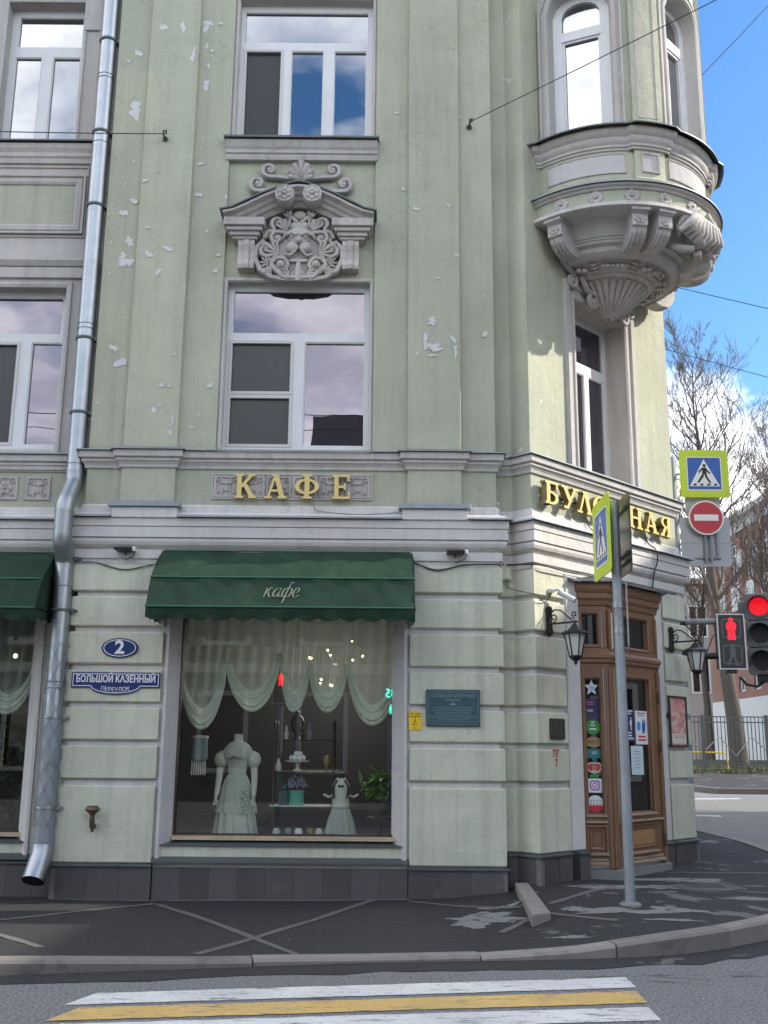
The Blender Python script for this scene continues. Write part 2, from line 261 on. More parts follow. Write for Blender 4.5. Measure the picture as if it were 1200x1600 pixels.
# ---------------------------------------------------------------- mesh helpers
class MB:
    def __init__(s, M=None): s.v = []; s.f = []; s.mi = []; s.M = M or (lambda a, b, c: (a, b, c))
    def add(s, vs_, fs, mi=0, raw=False):
        o = len(s.v); s.v += [tuple(p) if raw else tuple(s.M(*p)) for p in vs_]
        s.f += [tuple(o + i for i in f) for f in fs]; s.mi += [mi] * len(fs); return s
    def box(s, a0, a1, b0, b1, c0, c1, mi=0):
        return s.add([(a, b, c) for a in (a0, a1) for b in (b0, b1) for c in (c0, c1)],
                     [(0, 1, 3, 2), (4, 6, 7, 5), (0, 4, 5, 1), (2, 3, 7, 6), (0, 2, 6, 4), (1, 5, 7, 3)], mi)
    def prism(s, poly, o0, o1, mi=0):
        """poly in the first/third axes (s,z), depth along the second (o)"""
        n = len(poly); vs_ = [(p[0], o0, p[1]) for p in poly] + [(p[0], o1, p[1]) for p in poly]
        return s.add(vs_, [tuple(range(n)), tuple(range(2 * n - 1, n - 1, -1))] + [(i, (i + 1) % n, n + (i + 1) % n, n + i) for i in range(n)], mi)
    def tube(s, pts, rad, seg=8, mi=0, cap=True):
        pts = [Vector(s.M(*p)) for p in pts]; n = len(pts)
        rad = [rad] * n if not hasattr(rad, '__len__') else rad
        up = None; vs_ = []
        for i, p in enumerate(pts):
            d = (pts[min(i + 1, n - 1)] - pts[max(i - 1, 0)]); d = d.normalized() if d.length > 1e-9 else Vector((0, 0, 1))
            if up is None: up = Vector((0, 0, 1)) if abs(d.z) < 0.9 else Vector((1, 0, 0))
            a = (up - d * up.dot(d)); a = a.normalized() if a.length > 1e-6 else d.orthogonal().normalized(); up = a; b_ = d.cross(a)
            vs_ += [p + (a * math.cos(2 * math.pi * k / seg) + b_ * math.sin(2 * math.pi * k / seg)) * rad[i] for k in range(seg)]
        fs = [(i * seg + k, i * seg + (k + 1) % seg, (i + 1) * seg + (k + 1) % seg, (i + 1) * seg + k) for i in range(n - 1) for k in range(seg)]
        if cap: fs += [tuple(range(seg)), tuple((n - 1) * seg + k for k in range(seg))]
        return s.add(vs_, fs, mi, raw=True)
    def lathe(s, prof, c=(0, 0, 0), seg=24, a0=0, a1=360, mi=0, sx=1, sy=1):
        full = abs(a1 - a0) >= 360; m = seg if full else seg + 1; vs_ = []
        for r, z in prof:
            for k in range(m):
                a = R(a0 + (a1 - a0) * k / seg); vs_.append((c[0] + r * math.cos(a) * sx, c[1] + r * math.sin(a) * sy, c[2] + z))
        fs = []
        for i in range(len(prof) - 1):
            for k in range(seg):
                k2 = (k + 1) % m; fs.append((i * m + k, i * m + k2, (i + 1) * m + k2, (i + 1) * m + k))
        return s.add(vs_, fs, mi)
    def ball(s, c, r, seg=10, rings=6, mi=0, sc=(1, 1, 1)):
        vs_ = []; fs = []
        for i in range(rings + 1):
            t_ = math.pi * i / rings
            for k in range(seg):
                a = 2 * math.pi * k / seg; vs_.append((c[0] + r * sc[0] * math.sin(t_) * math.cos(a), c[1] + r * sc[1] * math.sin(t_) * math.sin(a), c[2] + r * sc[2] * math.cos(t_)))
        for i in range(rings):
            for k in range(seg): fs.append((i * seg + k, i * seg + (k + 1) % seg, (i + 1) * seg + (k + 1) % seg, (i + 1) * seg + k))
        return s.add(vs_, fs, mi)
    def sweep(s, prof, path, mi=0, cap=True):
        """profile (out, z) pushed along a plan path; out is to the right of the walking direction (world coords)"""
        n = len(path); P = [Vector((p[0], p[1])) for p in path]; vs_ = []; m = len(prof)
        for i in range(n):
            d0 = (P[i] - P[i - 1]).normalized() if i else None; d1 = (P[i + 1] - P[i]).normalized() if i < n - 1 else None
            d0 = d0 or d1; d1 = d1 or d0
            n0 = Vector((d0.y, -d0.x)); n1_ = Vector((d1.y, -d1.x)); b_ = n0 + n1_
            k = b_ / max(0.35, (1 + n0.dot(n1_)))
            vs_ += [(P[i].x + k.x * o, P[i].y + k.y * o, z) for o, z in prof]
        fs = [(i * m + j, (i + 1) * m + j, (i + 1) * m + j + 1, i * m + j + 1) for i in range(n - 1) for j in range(m - 1)]
        if cap: fs += [tuple(range(m)), tuple((n - 1) * m + j for j in range(m))]
        return s.add(vs_, fs, mi, raw=True)
    def ring(s, path, prof, closed=True, mi=0, cap=True):
        """profile (d, o) run along an outline (u, z) drawn on the surface; d grows to the left of the walking direction"""
        n = len(path); P = [Vector(p) for p in path]; vs_ = []; m = len(prof)
        for i in range(n):
            a = P[i - 1] if (i or closed) else None; c = P[(i + 1) % n] if (i < n - 1 or closed) else None
            d0 = (P[i] - a).normalized() if a is not None else None; d1 = (c - P[i]).normalized() if c is not None else None
            d0 = d0 or d1; d1 = d1 or d0
            n0 = Vector((-d0.y, d0.x)); n1_ = Vector((-d1.y, d1.x)); k = (n0 + n1_) / max(0.3, 1 + n0.dot(n1_))
            vs_ += [(P[i].x + k.x * d, o, P[i].y + k.y * d) for d, o in prof]
        rng = range(n if closed else n - 1)
        fs = [(i * m + j, ((i + 1) % n) * m + j, ((i + 1) % n) * m + j + 1, i * m + j + 1) for i in rng for j in range(m - 1)]
        if cap and not closed: fs += [tuple(range(m)), tuple((n - 1) * m + j for j in range(m))]
        return s.add(vs_, fs, mi)
    def spiral(s, c, r, turns, o, rad, a0=0, dirn=1, seg=6, n=18, mi=0, rise=0.0, tail=None):
        pts = [] ; rr = []
        if tail:
            for p in tail: pts.append((p[0], o, p[1])); rr.append(rad)
        for i in range(n + 1):
            t_ = i / n; a = R(a0) + dirn * t_ * turns * 2 * math.pi; q = r * (1 - 0.86 * t_)
            pts.append((c[0] + q * math.cos(a), o + rise * t_, c[1] + q * math.sin(a))); rr.append(rad * (1 - 0.45 * t_))
        s.tube(pts, rr, seg, mi); s.ball((c[0], o + rise, c[1]), rad * 0.95, 8, 5, mi); return s
    def build(s, name, mats, parent=None, bevel=0.0, bseg=1, smooth=None, link=True):
        me = bpy.data.meshes.new(name); me.from_pydata(s.v, [], s.f)
        mats = [mats] if isinstance(mats, str) else mats
        for q in mats: me.materials.append(MT[q])
        if len(mats) > 1: me.polygons.foreach_set('material_index', s.mi)
        bm = bmesh.new(); bm.from_mesh(me); bmesh.ops.recalc_face_normals(bm, faces=bm.faces)
        if bevel:
            es = [e for e in bm.edges if len(e.link_faces) == 2 and e.calc_face_angle(0) > 0.5]
            bmesh.ops.bevel(bm, geom=es, offset=bevel, segments=bseg, profile=0.6, affect='EDGES', clamp_overlap=True)
        bm.to_mesh(me); bm.free()
        if smooth is not None:
            me.polygons.foreach_set('use_smooth', [True] * len(me.polygons)); me.set_sharp_from_angle(angle=R(smooth))
        o = bpy.data.objects.new(name, me); COL.objects.link(o); o.parent = parent
        if parent and parent.get('_loc'):
            pass
        return o
def tag(o, label=None, cat=None, group=None, kind=None):
    if label: o['label'] = label
    if cat: o['category'] = cat
    if group: o['group'] = group
    if kind: o['kind'] = kind
    return o
def thing(name, loc=(0, 0, 0), rz=0.0, label=None, cat=None, group=None):
    o = bpy.data.objects.new(name, None); COL.objects.link(o); o.location = loc; o.rotation_euler = (0, 0, rz); o.empty_display_size = 0.1
    return tag(o, label, cat, group)
def settle(root):
    """meshes drawn in world coordinates: keep them there under an empty that stands at the thing's base"""
    inv = (Matrix.Translation(root.location) @ Matrix.Rotation(root.rotation_euler.z, 4, 'Z')).inverted()
    for c in root.children: c.matrix_parent_inverse = inv
def clone(root, loc=None, rz=None, label=None):
    """a copy of a thing with copies of its parts and sub-parts"""
    r = root.copy(); COL.objects.link(r)
    if loc is not None: r.location = loc
    if rz is not None: r.rotation_euler = (0, 0, rz)
    if label: r['label'] = label
    for ch in list(root.children):
        c = ch.copy(); COL.objects.link(c); c.parent = r
        for g in list(ch.children):
            d = g.copy(); COL.objects.link(d); d.parent = c
    return r
C0 = Vector((1.68, 0.01)); TS = Vector((0.70710678, 0.70710678)); TN = Vector((0.70710678, -0.70710678))
CHL = 3.22
def FR(s, o, z): return (s, -o, z)                                  # street front
def LB(s, o, z): return (s, 0.2 - o, z)                             # set-back bay on the left
def CH(s, o, z): p = C0 + TS * s + TN * o; return (p.x, p.y, z)     # cut corner with the door
BC = C0 + TS * 1.62 + TN * 0.1
def BY(a, r, z): p = BC + (TN * math.cos(R(a)) + TS * math.sin(R(a))) * r; return (p.x, p.y, z)   # round bay (degrees, radius, z)
def ch2(s, o=0.0): p = C0 + TS * s + TN * o; return (p.x, p.y)
def by2(a, r): p = BY(a, r, 0); return p[0], p[1]
def rect(s0, s1, z0, z1): return [(s0, z0), (s0, z1), (s1, z1), (s1, z0)]       # clockwise: left of travel = outside
def circ(c, r, n=24, sx=1.0): return [(c[0] + r * sx * math.cos(-2 * math.pi * i / n), c[1] + r * math.sin(-2 * math.pi * i / n)) for i in range(n)]
def rrect(s0, s1, z0, z1, r, n=4):
    out = []
    for cx, cz, a in ((s0 + r, z0 + r, 270), (s0 + r, z1 - r, 180), (s1 - r, z1 - r, 90), (s1 - r, z0 + r, 0)):
        out += [(cx + r * math.cos(R(a - 90 * i / n)), cz + r * math.sin(R(a - 90 * i / n))) for i in range(n + 1)]
    return out
def wall_holes(mb, s0, s1, z0, z1, o, holes, depth, mi=0, nrev=0):
    xs = sorted({s0, s1, *[h[0] for h in holes], *[h[1] for h in holes]}); zs = sorted({z0, z1, *[h[2] for h in holes], *[h[3] for h in holes]})
    for i in range(len(xs) - 1):
        for j in range(len(zs) - 1):
            cx, cz = (xs[i] + xs[i + 1]) / 2, (zs[j] + zs[j + 1]) / 2
            if any(h[0] < cx < h[1] and h[2] < cz < h[3] for h in holes): continue
            mb.add([(xs[i], o, zs[j]), (xs[i + 1], o, zs[j]), (xs[i + 1], o, zs[j + 1]), (xs[i], o, zs[j + 1])], [(0, 1, 2, 3)], mi)
    for h in holes:
        c = [(h[0], h[2]), (h[1], h[2]), (h[1], h[3]), (h[0], h[3])]
        for i in range(4):
            p, q = c[i], c[(i + 1) % 4]
            mb.add([(p[0], o, p[1]), (q[0], o, q[1]), (q[0], o - depth, q[1]), (p[0], o - depth, p[1])], [(0, 1, 2, 3)], mi)
def text(body, size, M, pos, o, mt, name, parent=None, width=None, bold=0.0, shear=0.0, ext=0.002, align='CENTER', link=True, fn=None):
    cu = bpy.data.curves.new('txt', 'FONT'); cu.body = body; cu.size = size; cu.align_x = align; cu.align_y = 'CENTER'; cu.extrude = ext; cu.offset = bold; cu.shear = shear; cu.resolution_u = 3
    ob = bpy.data.objects.new('txt', cu); COL.objects.link(ob)
    dg = bpy.context.evaluated_depsgraph_get(); me = ob.evaluated_get(dg).to_mesh()
    vs_ = [v.co.copy() for v in me.vertices]; fs = [tuple(p.vertices) for p in me.polygons]; ob.evaluated_get(dg).to_mesh_clear()
    bpy.data.objects.remove(ob); bpy.data.curves.remove(cu)
    k = 1.0
    if width and vs_:
        w = max(v.x for v in vs_) - min(v.x for v in vs_); k = width / max(w, 1e-6)
    mb = MB(M)
    pts = [(pos[0] + v.x * k, o + v.z, pos[1] + v.y) for v in vs_]
    if fn: pts = [fn(*p) for p in pts]
    mb.add(pts, fs); return mb.build(name, mt, parent)
def window(M, parent, s0, s1, z0, z1, og, layout, pane='pane_up', frame='pvc', name='window', fw=0.055, net=()):
    """casement set at depth og; layout = list of lights (s0,s1,z0,z1); each light has its own sash frame and pane"""
    mb = MB(M); wall_holes(mb, s0, s1, z0, z1, og + 0.05, layout, 0.045); w = mb.build(name, frame, parent)
    for i, l in enumerate(layout):
        if i in net:
            q = MB(M).add([(l[0], og + 0.012, l[2]), (l[1], og + 0.012, l[2]), (l[1], og + 0.012, l[3]), (l[0], og + 0.012, l[3])], [(0, 1, 2, 3)]).build('insect_screen', 'net', w)
            MB(M).ring(rect(l[0] + 0.02, l[1] - 0.02, l[2] + 0.02, l[3] - 0.02), [(-0.012, 0.0 + og + 0.02), (-0.012, og + 0.058), (0.024, og + 0.058), (0.024, og + 0.02)]).build('screen_frame', 'pvc_grey', w)
        else:
            MB(M).add([(l[0], og + 0.012, l[2]), (l[1], og + 0.012, l[2]), (l[1], og + 0.012, l[3]), (l[0], og + 0.012, l[3])], [(0, 1, 2, 3)]).build('pane', pane, w)
            MB(M).ring(rect(l[0] + 0.014, l[1] - 0.014, l[2] + 0.014, l[3] - 0.014), [(0, og + 0.013), (0, og + 0.04), (0.012, og + 0.047), (0.014, og + 0.03)]).build('glazing_bead', frame, w)
    return w
# ---------------------------------------------------------------- ground
KERB = [(-30, -7.6, .13), (-14, -5.3, .13), (-9, -4.55, .13), (-5, -3.92, .125), (-2.74, -3.47, .11), (-1.4, -3.17, .06), (-.02, -2.89, .035), (.8, -2.79, .04), (1.56, -2.69, .075),
        (2.36, -2.5, .15), (2.9, -2.18, .16), (3.42, -1.75, .165), (3.95, -1.2, .17), (4.4, -.6, .18), (4.8, .1, .20), (5.1, .9, .225), (5.34, 1.8, .255), (5.45, 2.7, .28), (5.45, 4.5, .34), (5.32, 6.5, .36), (5.3, 9, .42), (5.3, 34, 1.15)]
INNER = [(-30, .6, .06), (-14, .6, .06), (-9, .6, .06), (-5, .6, .055), (-2.74, .6, .055), (-1.4, .6, .07), (0, .6, .10), (.8, .6, .135), (1.34, .6, .2),
         (2.0, 1.0, .255), (2.3, 1.2, .26), (2.7, 1.5, .27), (2.95, 1.8, .28), (3.2, 2.05, .29), (3.4, 2.3, .30), (3.5, 2.5, .30), (3.5, 2.75, .31), (3.5, 3.1, .32), (3.5, 4.5, .37), (3.5, 6.5, .42), (3.5, 9, .47), (3.5, 34, 1.2)]
def zr(y): return 0.028 * max(0.0, y) if y < 36 else 1.008
ys = [-900, -60, -20, -12, -8, -5, -3, -1.5, 0, 1, 2, 4, 6, 9, 12, 16, 20, 25, 30, 36, 60, 120, 900]; xs = [-900, -100, -30, -10, 0, 10, 30, 100, 900]
mb = MB(); mb.add([(x, y, zr(y)) for y in ys for x in xs], [(j * 9 + i, j * 9 + i + 1, j * 9 + 10 + i, j * 9 + 9 + i) for j in range(len(ys) - 1) for i in range(8)])
tag(mb.build('road', 'asphalt'), kind='structure')
def lerp(a, b, t): return a + (b - a) * t
def dense(P, k=4):
    out = []
    for i in range(len(P) - 1):
        for j in range(k): out.append(tuple(lerp(P[i][q], P[i + 1][q], j / k) for q in range(3)))
    return out + [P[-1]]
KD, ID = dense(KERB), dense(INNER); NR = 14
def inset(P, d):
    out = []
    for i, p in enumerate(P):
        a = Vector(P[max(i - 1, 0)][:2]); c = Vector(P[min(i + 1, len(P) - 1)][:2]); t_ = (c - a).normalized(); out.append((p[0] - t_.y * d, p[1] + t_.x * d, p[2]))
    return out
KI = inset(KD, 0.17)
vs_ = []
STEPX = 1.42
for (kx, ky, kz), (ix, iy, iz) in zip(KI, ID):
    for j in range(NR + 1):
        t_ = j / NR; x, y = lerp(kx, ix, t_), lerp(ky, iy, t_)
        z = lerp(kz - .012, iz, t_ ** 0.9)
        if x > STEPX and y > -2.1 and x < 2.6: z += 0.05 * min(1, max(0, (y + 2.1) / 1.2)) * (1 - (x - STEPX) / 1.18)
        vs_.append((x, y, z + 0.006 * math.sin(3.1 * x + 2 * y) * math.sin(2.3 * y - x)))
mb = MB(); n = NR + 1
mb.add(vs_, [(i * n + j, (i + 1) * n + j, (i + 1) * n + j + 1, i * n + j + 1) for i in range(len(KD) - 1) for j in range(NR)])
pave_o = tag(mb.build('pavement', 'pave', smooth=40), kind='structure')
from mathutils.bvhtree import BVHTree
pbvh = BVHTree.FromPolygons(mb.v, mb.f)
def gz(x, y):
    h = pbvh.ray_cast(Vector((x, y, 5)), Vector((0, 0, -1)))
    return h[0].z if h[0] is not None else zr(y)
# kerb: one stone after another
kerb = tag(thing('kerb'), kind='structure')
acc = [0]
for i in range(1, len(KD)): acc.append(acc[-1] + math.dist(KD[i][:2], KD[i - 1][:2]))
def kat(s):
    s = max(0, min(acc[-1] - 1e-6, s))
    for i in range(1, len(acc)):
        if acc[i] >= s:
            t_ = (s - acc[i - 1]) / (acc[i] - acc[i - 1] + 1e-9); return tuple(lerp(KD[i - 1][q], KD[i][q], t_) for q in range(3))
s = 0.0; rnd = random.Random(3)
xk = [acc[i * 4] for i in range(len(KERB))]
cuts = [0]
while cuts[-1] < acc[-1] - .4:
    st = 2.0 if cuts[-1] < xk[6] else (1.1 if cuts[-1] < xk[16] else 2.4)
    cuts.append(min(acc[-1], cuts[-1] + st * rnd.uniform(.85, 1.12)))
for a, b_ in zip(cuts, cuts[1:]):
    m_ = 5; pts = [kat(lerp(a + .006, b_ - .006, k / (m_ - 1))) for k in range(m_)]; dz = rnd.uniform(-.006, .006); do = rnd.uniform(-.008, .008)
    mb = MB(); vs_ = []
    for k, p in enumerate(pts):
        q0, q1 = pts[max(0, k - 1)], pts[min(m_ - 1, k + 1)]; d = Vector((q1[0] - q0[0], q1[1] - q0[1])).normalized(); nx, ny = -d.y, d.x
        base = zr(p[1]) - .05
        for o, z in ((do, base), (do, p[2] - .022 + dz), (do + .02, p[2] + dz), (.165, p[2] + dz + .003), (.165, base)): vs_.append((p[0] + nx * o, p[1] + ny * o, z))
    mb.add(vs_, [(k * 5 + j, (k + 1) * 5 + j, (k + 1) * 5 + j + 1, k * 5 + j + 1) for k in range(m_ - 1) for j in range(4)] + [tuple(range(5)), tuple((m_ - 1) * 5 + j for j in range(5))])
    mb.build('kerb_stone', 'stone_kerb', kerb)
# cut lines re-sealed in the asphalt
def strip(p, q, w, name, mt, dz=.005, parent=None, nseg=10):
    d = Vector((q[0] - p[0], q[1] - p[1])); nrm = Vector((-d.y, d.x)).normalized() * w / 2; vs_ = []; rr = random.Random(int(p[0] * 100))
    for k in range(nseg + 1):
        x, y = lerp(p[0], q[0], k / nseg), lerp(p[1], q[1], k / nseg); ww = 1 + rr.uniform(-.18, .18)
        for sg in (-1, 1): X, Y = x + sg * nrm.x * ww, y + sg * nrm.y * ww; vs_.append((X, Y, gz(X, Y) + dz))
    return MB().add(vs_, [(2 * k, 2 * k + 1, 2 * k + 3, 2 * k + 2) for k in range(nseg)]).build(name, mt, parent)
for p, q in (((-4.3, -2.45), (-2.3, -.32)), ((-4.2, -1.3), (-2.65, -2.85)), ((-2.25, -.38), (-.66, -2.76)), ((-.08, -.12), (-1.43, -2.9)), ((.3, -.22), (1.36, -.95)), ((1.62, -1.0), (2.7, .25)), ((1.5, -1.35), (2.1, -1.75)), ((2.6, .1), (4.6, -.2)), ((3.1, 1.1), (4.9, 1.3)), ((1.05, -1.9), (1.36, -1.45))):
    strip(p, q, .075, 'seal_line', 'line_cut', parent=pave_o)
strip((-3.4, -.10), (.3, -.10), .05, 'seal_line', 'dust', parent=pave_o, nseg=24)
# dusty dried patches on the pavement
def blob(cx, cy, rx, ry, seed, mt='dust', dz=.004):
    rr = random.Random(seed); nn = 46; ph = [rr.uniform(0, 6.28) for _ in range(6)]; vs_ = [(cx, cy, gz(cx, cy) + dz)]
    for k in range(nn):
        a = 2 * math.pi * k / nn; q = 1 + .22 * math.sin(2 * a + ph[0]) + .2 * math.sin(3 * a + ph[1]) + .16 * math.sin(5 * a + ph[2]) + .12 * math.sin(9 * a + ph[3]) + .1 * math.sin(14 * a + ph[4])
        x, y = cx + rx * q * math.cos(a), cy + ry * q * math.sin(a); vs_.append((x, y, gz(x, y) + dz))
    return MB().add(vs_, [(0, 1 + k, 1 + (k + 1) % nn) for k in range(nn)]).build('dust_patch', mt, pave_o)
for q in ((1.0, -1.25, .30, .22, 5), (.85, -1.45, .2, .16, 6), (1.15, -.8, .16, .08, 8), (2.2, -1.35, .42, .13, 9), (2.75, -1.25, .25, .12, 10), (1.85, -1.25, .14, .1, 11), (2.6, -1.75, .22, .06, 12), (3.0, .05, .5, .14, 13), (3.3, .55, .5, .16, 14), (2.3, -.1, .35, .1, 15), (3.9, -.5, .4, .13, 16), (1.6, -2.2, .16, .05, 17)): blob(*q)
# zebra crossing
cross = tag(thing('crossing_markings'), kind='structure')
def para(p0, p1, p2, p3, name, mt, z=.005, parent=None): return MB().add([(p[0], p[1], z) for p in (p0, p1, p2, p3)], [(0, 1, 2, 3)]).build(name, mt, parent)
def ln(x): return (x + 1.95) / 3.72
for k in range(7):
    col = 'stripe_white' if k % 2 == 0 else 'stripe_yellow'; yl, yr = -3.99 - .40 * k, -3.34 - .45 * k; xl, xr = -1.90, 1.80 - .03 * k; n_ = 40; q = random.Random(k); vs_ = []
    for j in range(n_ + 1):                                       # edges frayed by traffic
        u = j / n_; sl_ = -.12 * (1 - u); vs_ += [(lerp(xl, xr, u) + sl_, lerp(yl, yr, u) - .335 + q.uniform(-.008, .008), .005), (lerp(xl, xr, u), lerp(yl, yr, u) + q.uniform(-.008, .008), .005)]
    MB().add(vs_, [(2 * j, 2 * j + 2, 2 * j + 3, 2 * j + 1) for j in range(n_)]).build('crossing_stripe', col, cross)
# damp dark strip of newer asphalt along the kerb
vs_ = []; q = random.Random(8); KO = inset(KD, -.0)
for i, p in enumerate(KD):
    a = Vector(KD[max(i - 1, 0)][:2]); c = Vector(KD[min(i + 1, len(KD) - 1)][:2]); t_ = (c - a).normalized(); w_ = .34 + q.uniform(-.05, .05)
    vs_ += [(p[0] - t_.y * .02, p[1] + t_.x * .02, zr(p[1]) + .004), (p[0] + t_.y * w_, p[1] - t_.x * w_, zr(p[1] - w_) + .004)]
tag(MB().add(vs_, [(2 * i, 2 * i + 1, 2 * i + 3, 2 * i + 2) for i in range(len(KD) - 1)]).build('gutter', 'pave'), kind='structure')
# grit and scraps of litter
lit = MB(); q = random.Random(12)
for k in range(30):
    x, y = q.uniform(-3.6, 4.2), q.uniform(-4.6, .1); z = gz(x, y) + .004 if y > -2.6 else .008; r_ = q.uniform(.004, .012); a = q.uniform(0, 3)
    lit.add([(x + r_ * math.cos(a + i * 1.57) * q.uniform(.6, 1.2), y + r_ * math.sin(a + i * 1.57), z) for i in range(4)] + [(x, y, z + r_ * .7)], [(0, 1, 4), (1, 2, 4), (2, 3, 4), (3, 0, 4)])
tag(lit.build('litter', 'dust'), 'pale grit and scraps of litter on the pavement and road', 'litter', kind='stuff')
# manhole cover, granite block, little stones
mh = thing('manhole_cover', (3.45, .16, 0), label='round iron manhole cover set in the pavement before the door', cat='manhole cover')
gzv = gz(3.45, .16); MB().lathe([(.0, .012), (.29, .012), (.31, .008), (.31, -.02)], (3.45, .16, gzv), 40).build('lid', 'cast_iron', mh, smooth=30)
MB().lathe([(.315, -.02), (.315, .01), (.37, .01), (.38, -.02)], (3.45, .16, gzv), 40).build('rim', 'cast_iron', mh, smooth=30)
mb = MB()
for k in range(5): mb.box(3.45 - .2, 3.45 + .2, .16 - .17 + k * .08, .16 - .145 + k * .08, gzv + .012, gzv + .017)
mb.build('tread', 'cast_iron', mh); settle(mh)
mb = MB(); g0, g1 = gz(1.46, -.05), gz(1.44, -1.7)
mb.add([(1.41, -.02, g0 - .05), (1.55, -.02, g0 - .05), (1.55, -.02, g0 + .06), (1.41, -.02, g0 + .06), (1.34, -1.78, g1 - .05), (1.53, -1.62, g1 - .05), (1.53, -1.62, g1 + .085), (1.34, -1.78, g1 + .085)],
       [(0, 1, 2, 3), (4, 7, 6, 5), (0, 4, 5, 1), (1, 5, 6, 2), (2, 6, 7, 3), (3, 7, 4, 0)])
tag(mb.build('granite_block', 'stone_kerb', bevel=.012, bseg=2), 'long pinkish granite block lying across the pavement from the wall corner', 'stone')

# ---------------------------------------------------------------- the corner building
B = thing('corner_building', label='green stucco corner house with grey mouldings, round bay and peeling paint', cat='building')
C1 = ch2(CHL); RR = (C1[0] - TN.x * .28, C1[1] - TN.y * .28)
WL = [(-12, .2), (-3.41, .2), (-3.41, 0), (1.28, 0), (1.28, .2), (1.49, .2), tuple(C0), C1, RR, (RR[0], 18)]
TOPZ = 15.2
ZONE = (-1.95, -.14)
mb = MB(FR); wall_holes(mb, -3.41, 1.28, 4.2, TOPZ, 0, [(ZONE[0], ZONE[1], 4.9, TOPZ)], .05); mb.build('wall', 'green', B)
mb = MB(FR); wall_holes(mb, ZONE[0], ZONE[1], 4.9, TOPZ, -.05, [(-1.9, -.19, 4.99, 7.08), (-1.9, -.19, 9.0, 11.0)], .16); mb.build('wall', 'green', B)
for s0, s1 in ((-3.0, -2.385), (.265, .88)):
    MB(FR).box(s0, s1, -.02, .06, 4.97, TOPZ).build('pilaster', 'green', B, bevel=.008)
    MB(FR).box(s0, s1, -.02, .062, 4.3, 4.76).build('pedestal', 'green', B, bevel=.006)
    MB(FR).box(s0 - .06, s1 + .06, 0, .15, 4.13, 4.25).build('pedestal_base', 'trim_white', B, bevel=.004)
    MB(FR).prism([(s0 - .10, 4.252), (s0 - .09, 4.31), (s1 + .09, 4.31), (s1 + .10, 4.252)], .05, .185).build('flashing', 'flashing', B, bevel=.003)
for P in ([(-3.41, .21), (-3.41, 0)], [(1.28, 0), (1.28, .2), (1.49, .2), tuple(C0)]):
    mb = MB(); mb.sweep([(0, 4.2), (0, TOPZ)], P, cap=False); mb.build('wall', 'green', B)
mb = MB(CH); wall_holes(mb, 0, CHL, 4.2, TOPZ, 0, [(.97, 2.13, 5.0, 7.2)], .34); mb.build('wall', 'green', B)
mb = MB(); mb.sweep([(0, -.2), (0, TOPZ)], [C1, RR, (RR[0], 18)], cap=False); mb.build('wall', 'green', B)
# set-back bay on the left
mb = MB(LB); wall_holes(mb, -12, -3.41, 4.2, TOPZ, 0, [(-5.62, -3.87, 5.0, 7.05), (-4.93, -3.93, 9.05, 11.05), (-6.9, -5.9, 9.05, 11.05)], .2); mb.build('wall', 'trim', B)
MB(LB).box(-5.35, -3.84, -.01, .006, 7.86, 8.46).build('green_panel', 'green', B)
MB(LB).ring(rect(-5.35, -3.84, 7.86, 8.46), [(-.03, 0), (-.03, .02), (0, .035), (.05, .035), (.06, .02), (.075, .045), (.10, .045), (.10, 0)]).build('panel_moulding', 'trim', B)
MB(LB).ring(rect(-5.42, -3.72, 7.72, 8.68), [(-.015, 0), (-.015, .02), (.0, .02), (.0, 0)]).build('panel_moulding', 'trim', B)
MB(LB).ring(rect(-5.62, -3.87, 5.0, 7.05), [(-.004, -.19), (-.004, .03), (.03, .045), (.06, .045), (.065, .02), (.2, .02), (.21, .045), (.25, .045), (.25, 0)]).build('window_surround', 'trim', B)
MB(LB).box(-5.95, -3.62, 0, .06, 7.16, 7.3).build('lintel', 'trim', B, bevel=.006)
MB(LB).sweep([(0, 7.3), (.07, 7.31), (.11, 7.37), (.11, 7.41), (0, 7.42)], [LB(-6.0, 0, 0)[:2], LB(-3.58, 0, 0)[:2]]).build('hood_mould', 'trim', B)
for a, b_ in ((-4.93, -3.93), (-6.9, -5.9)):
    MB(LB).ring([(a, 9.0), (a, 11.05), (b_, 11.05), (b_, 9.0)], [(-.004, -.19), (-.004, .03), (.03, .04), (.05, .02), (.2, .02), (.21, .04), (.24, .04), (.24, 0)], closed=False).build('window_surround', 'trim', B)
    window(LB, B, a, b_, 9.05, 11.05, -.2, [(a + .09, b_ - .06, 10.5, 10.96), (a + .08, a + .43, 9.15, 10.36), (a + .57, b_ - .07, 9.15, 10.36)], 'pane_up')
    MB(LB).box(b_ + .015, b_ + .26, 0, .05, 10.62, 11.3).build('capital', 'trim', B, bevel=.008)
window(LB, B, -5.62, -3.87, 5.0, 7.05, -.19, [(-5.55, -3.95, 6.5, 6.99), (-5.5, -4.98, 5.1, 6.4), (-4.93, -4.44, 5.1, 6.4), (-4.30, -3.92, 5.1, 6.4)], 'pane_violet', net=(2,))
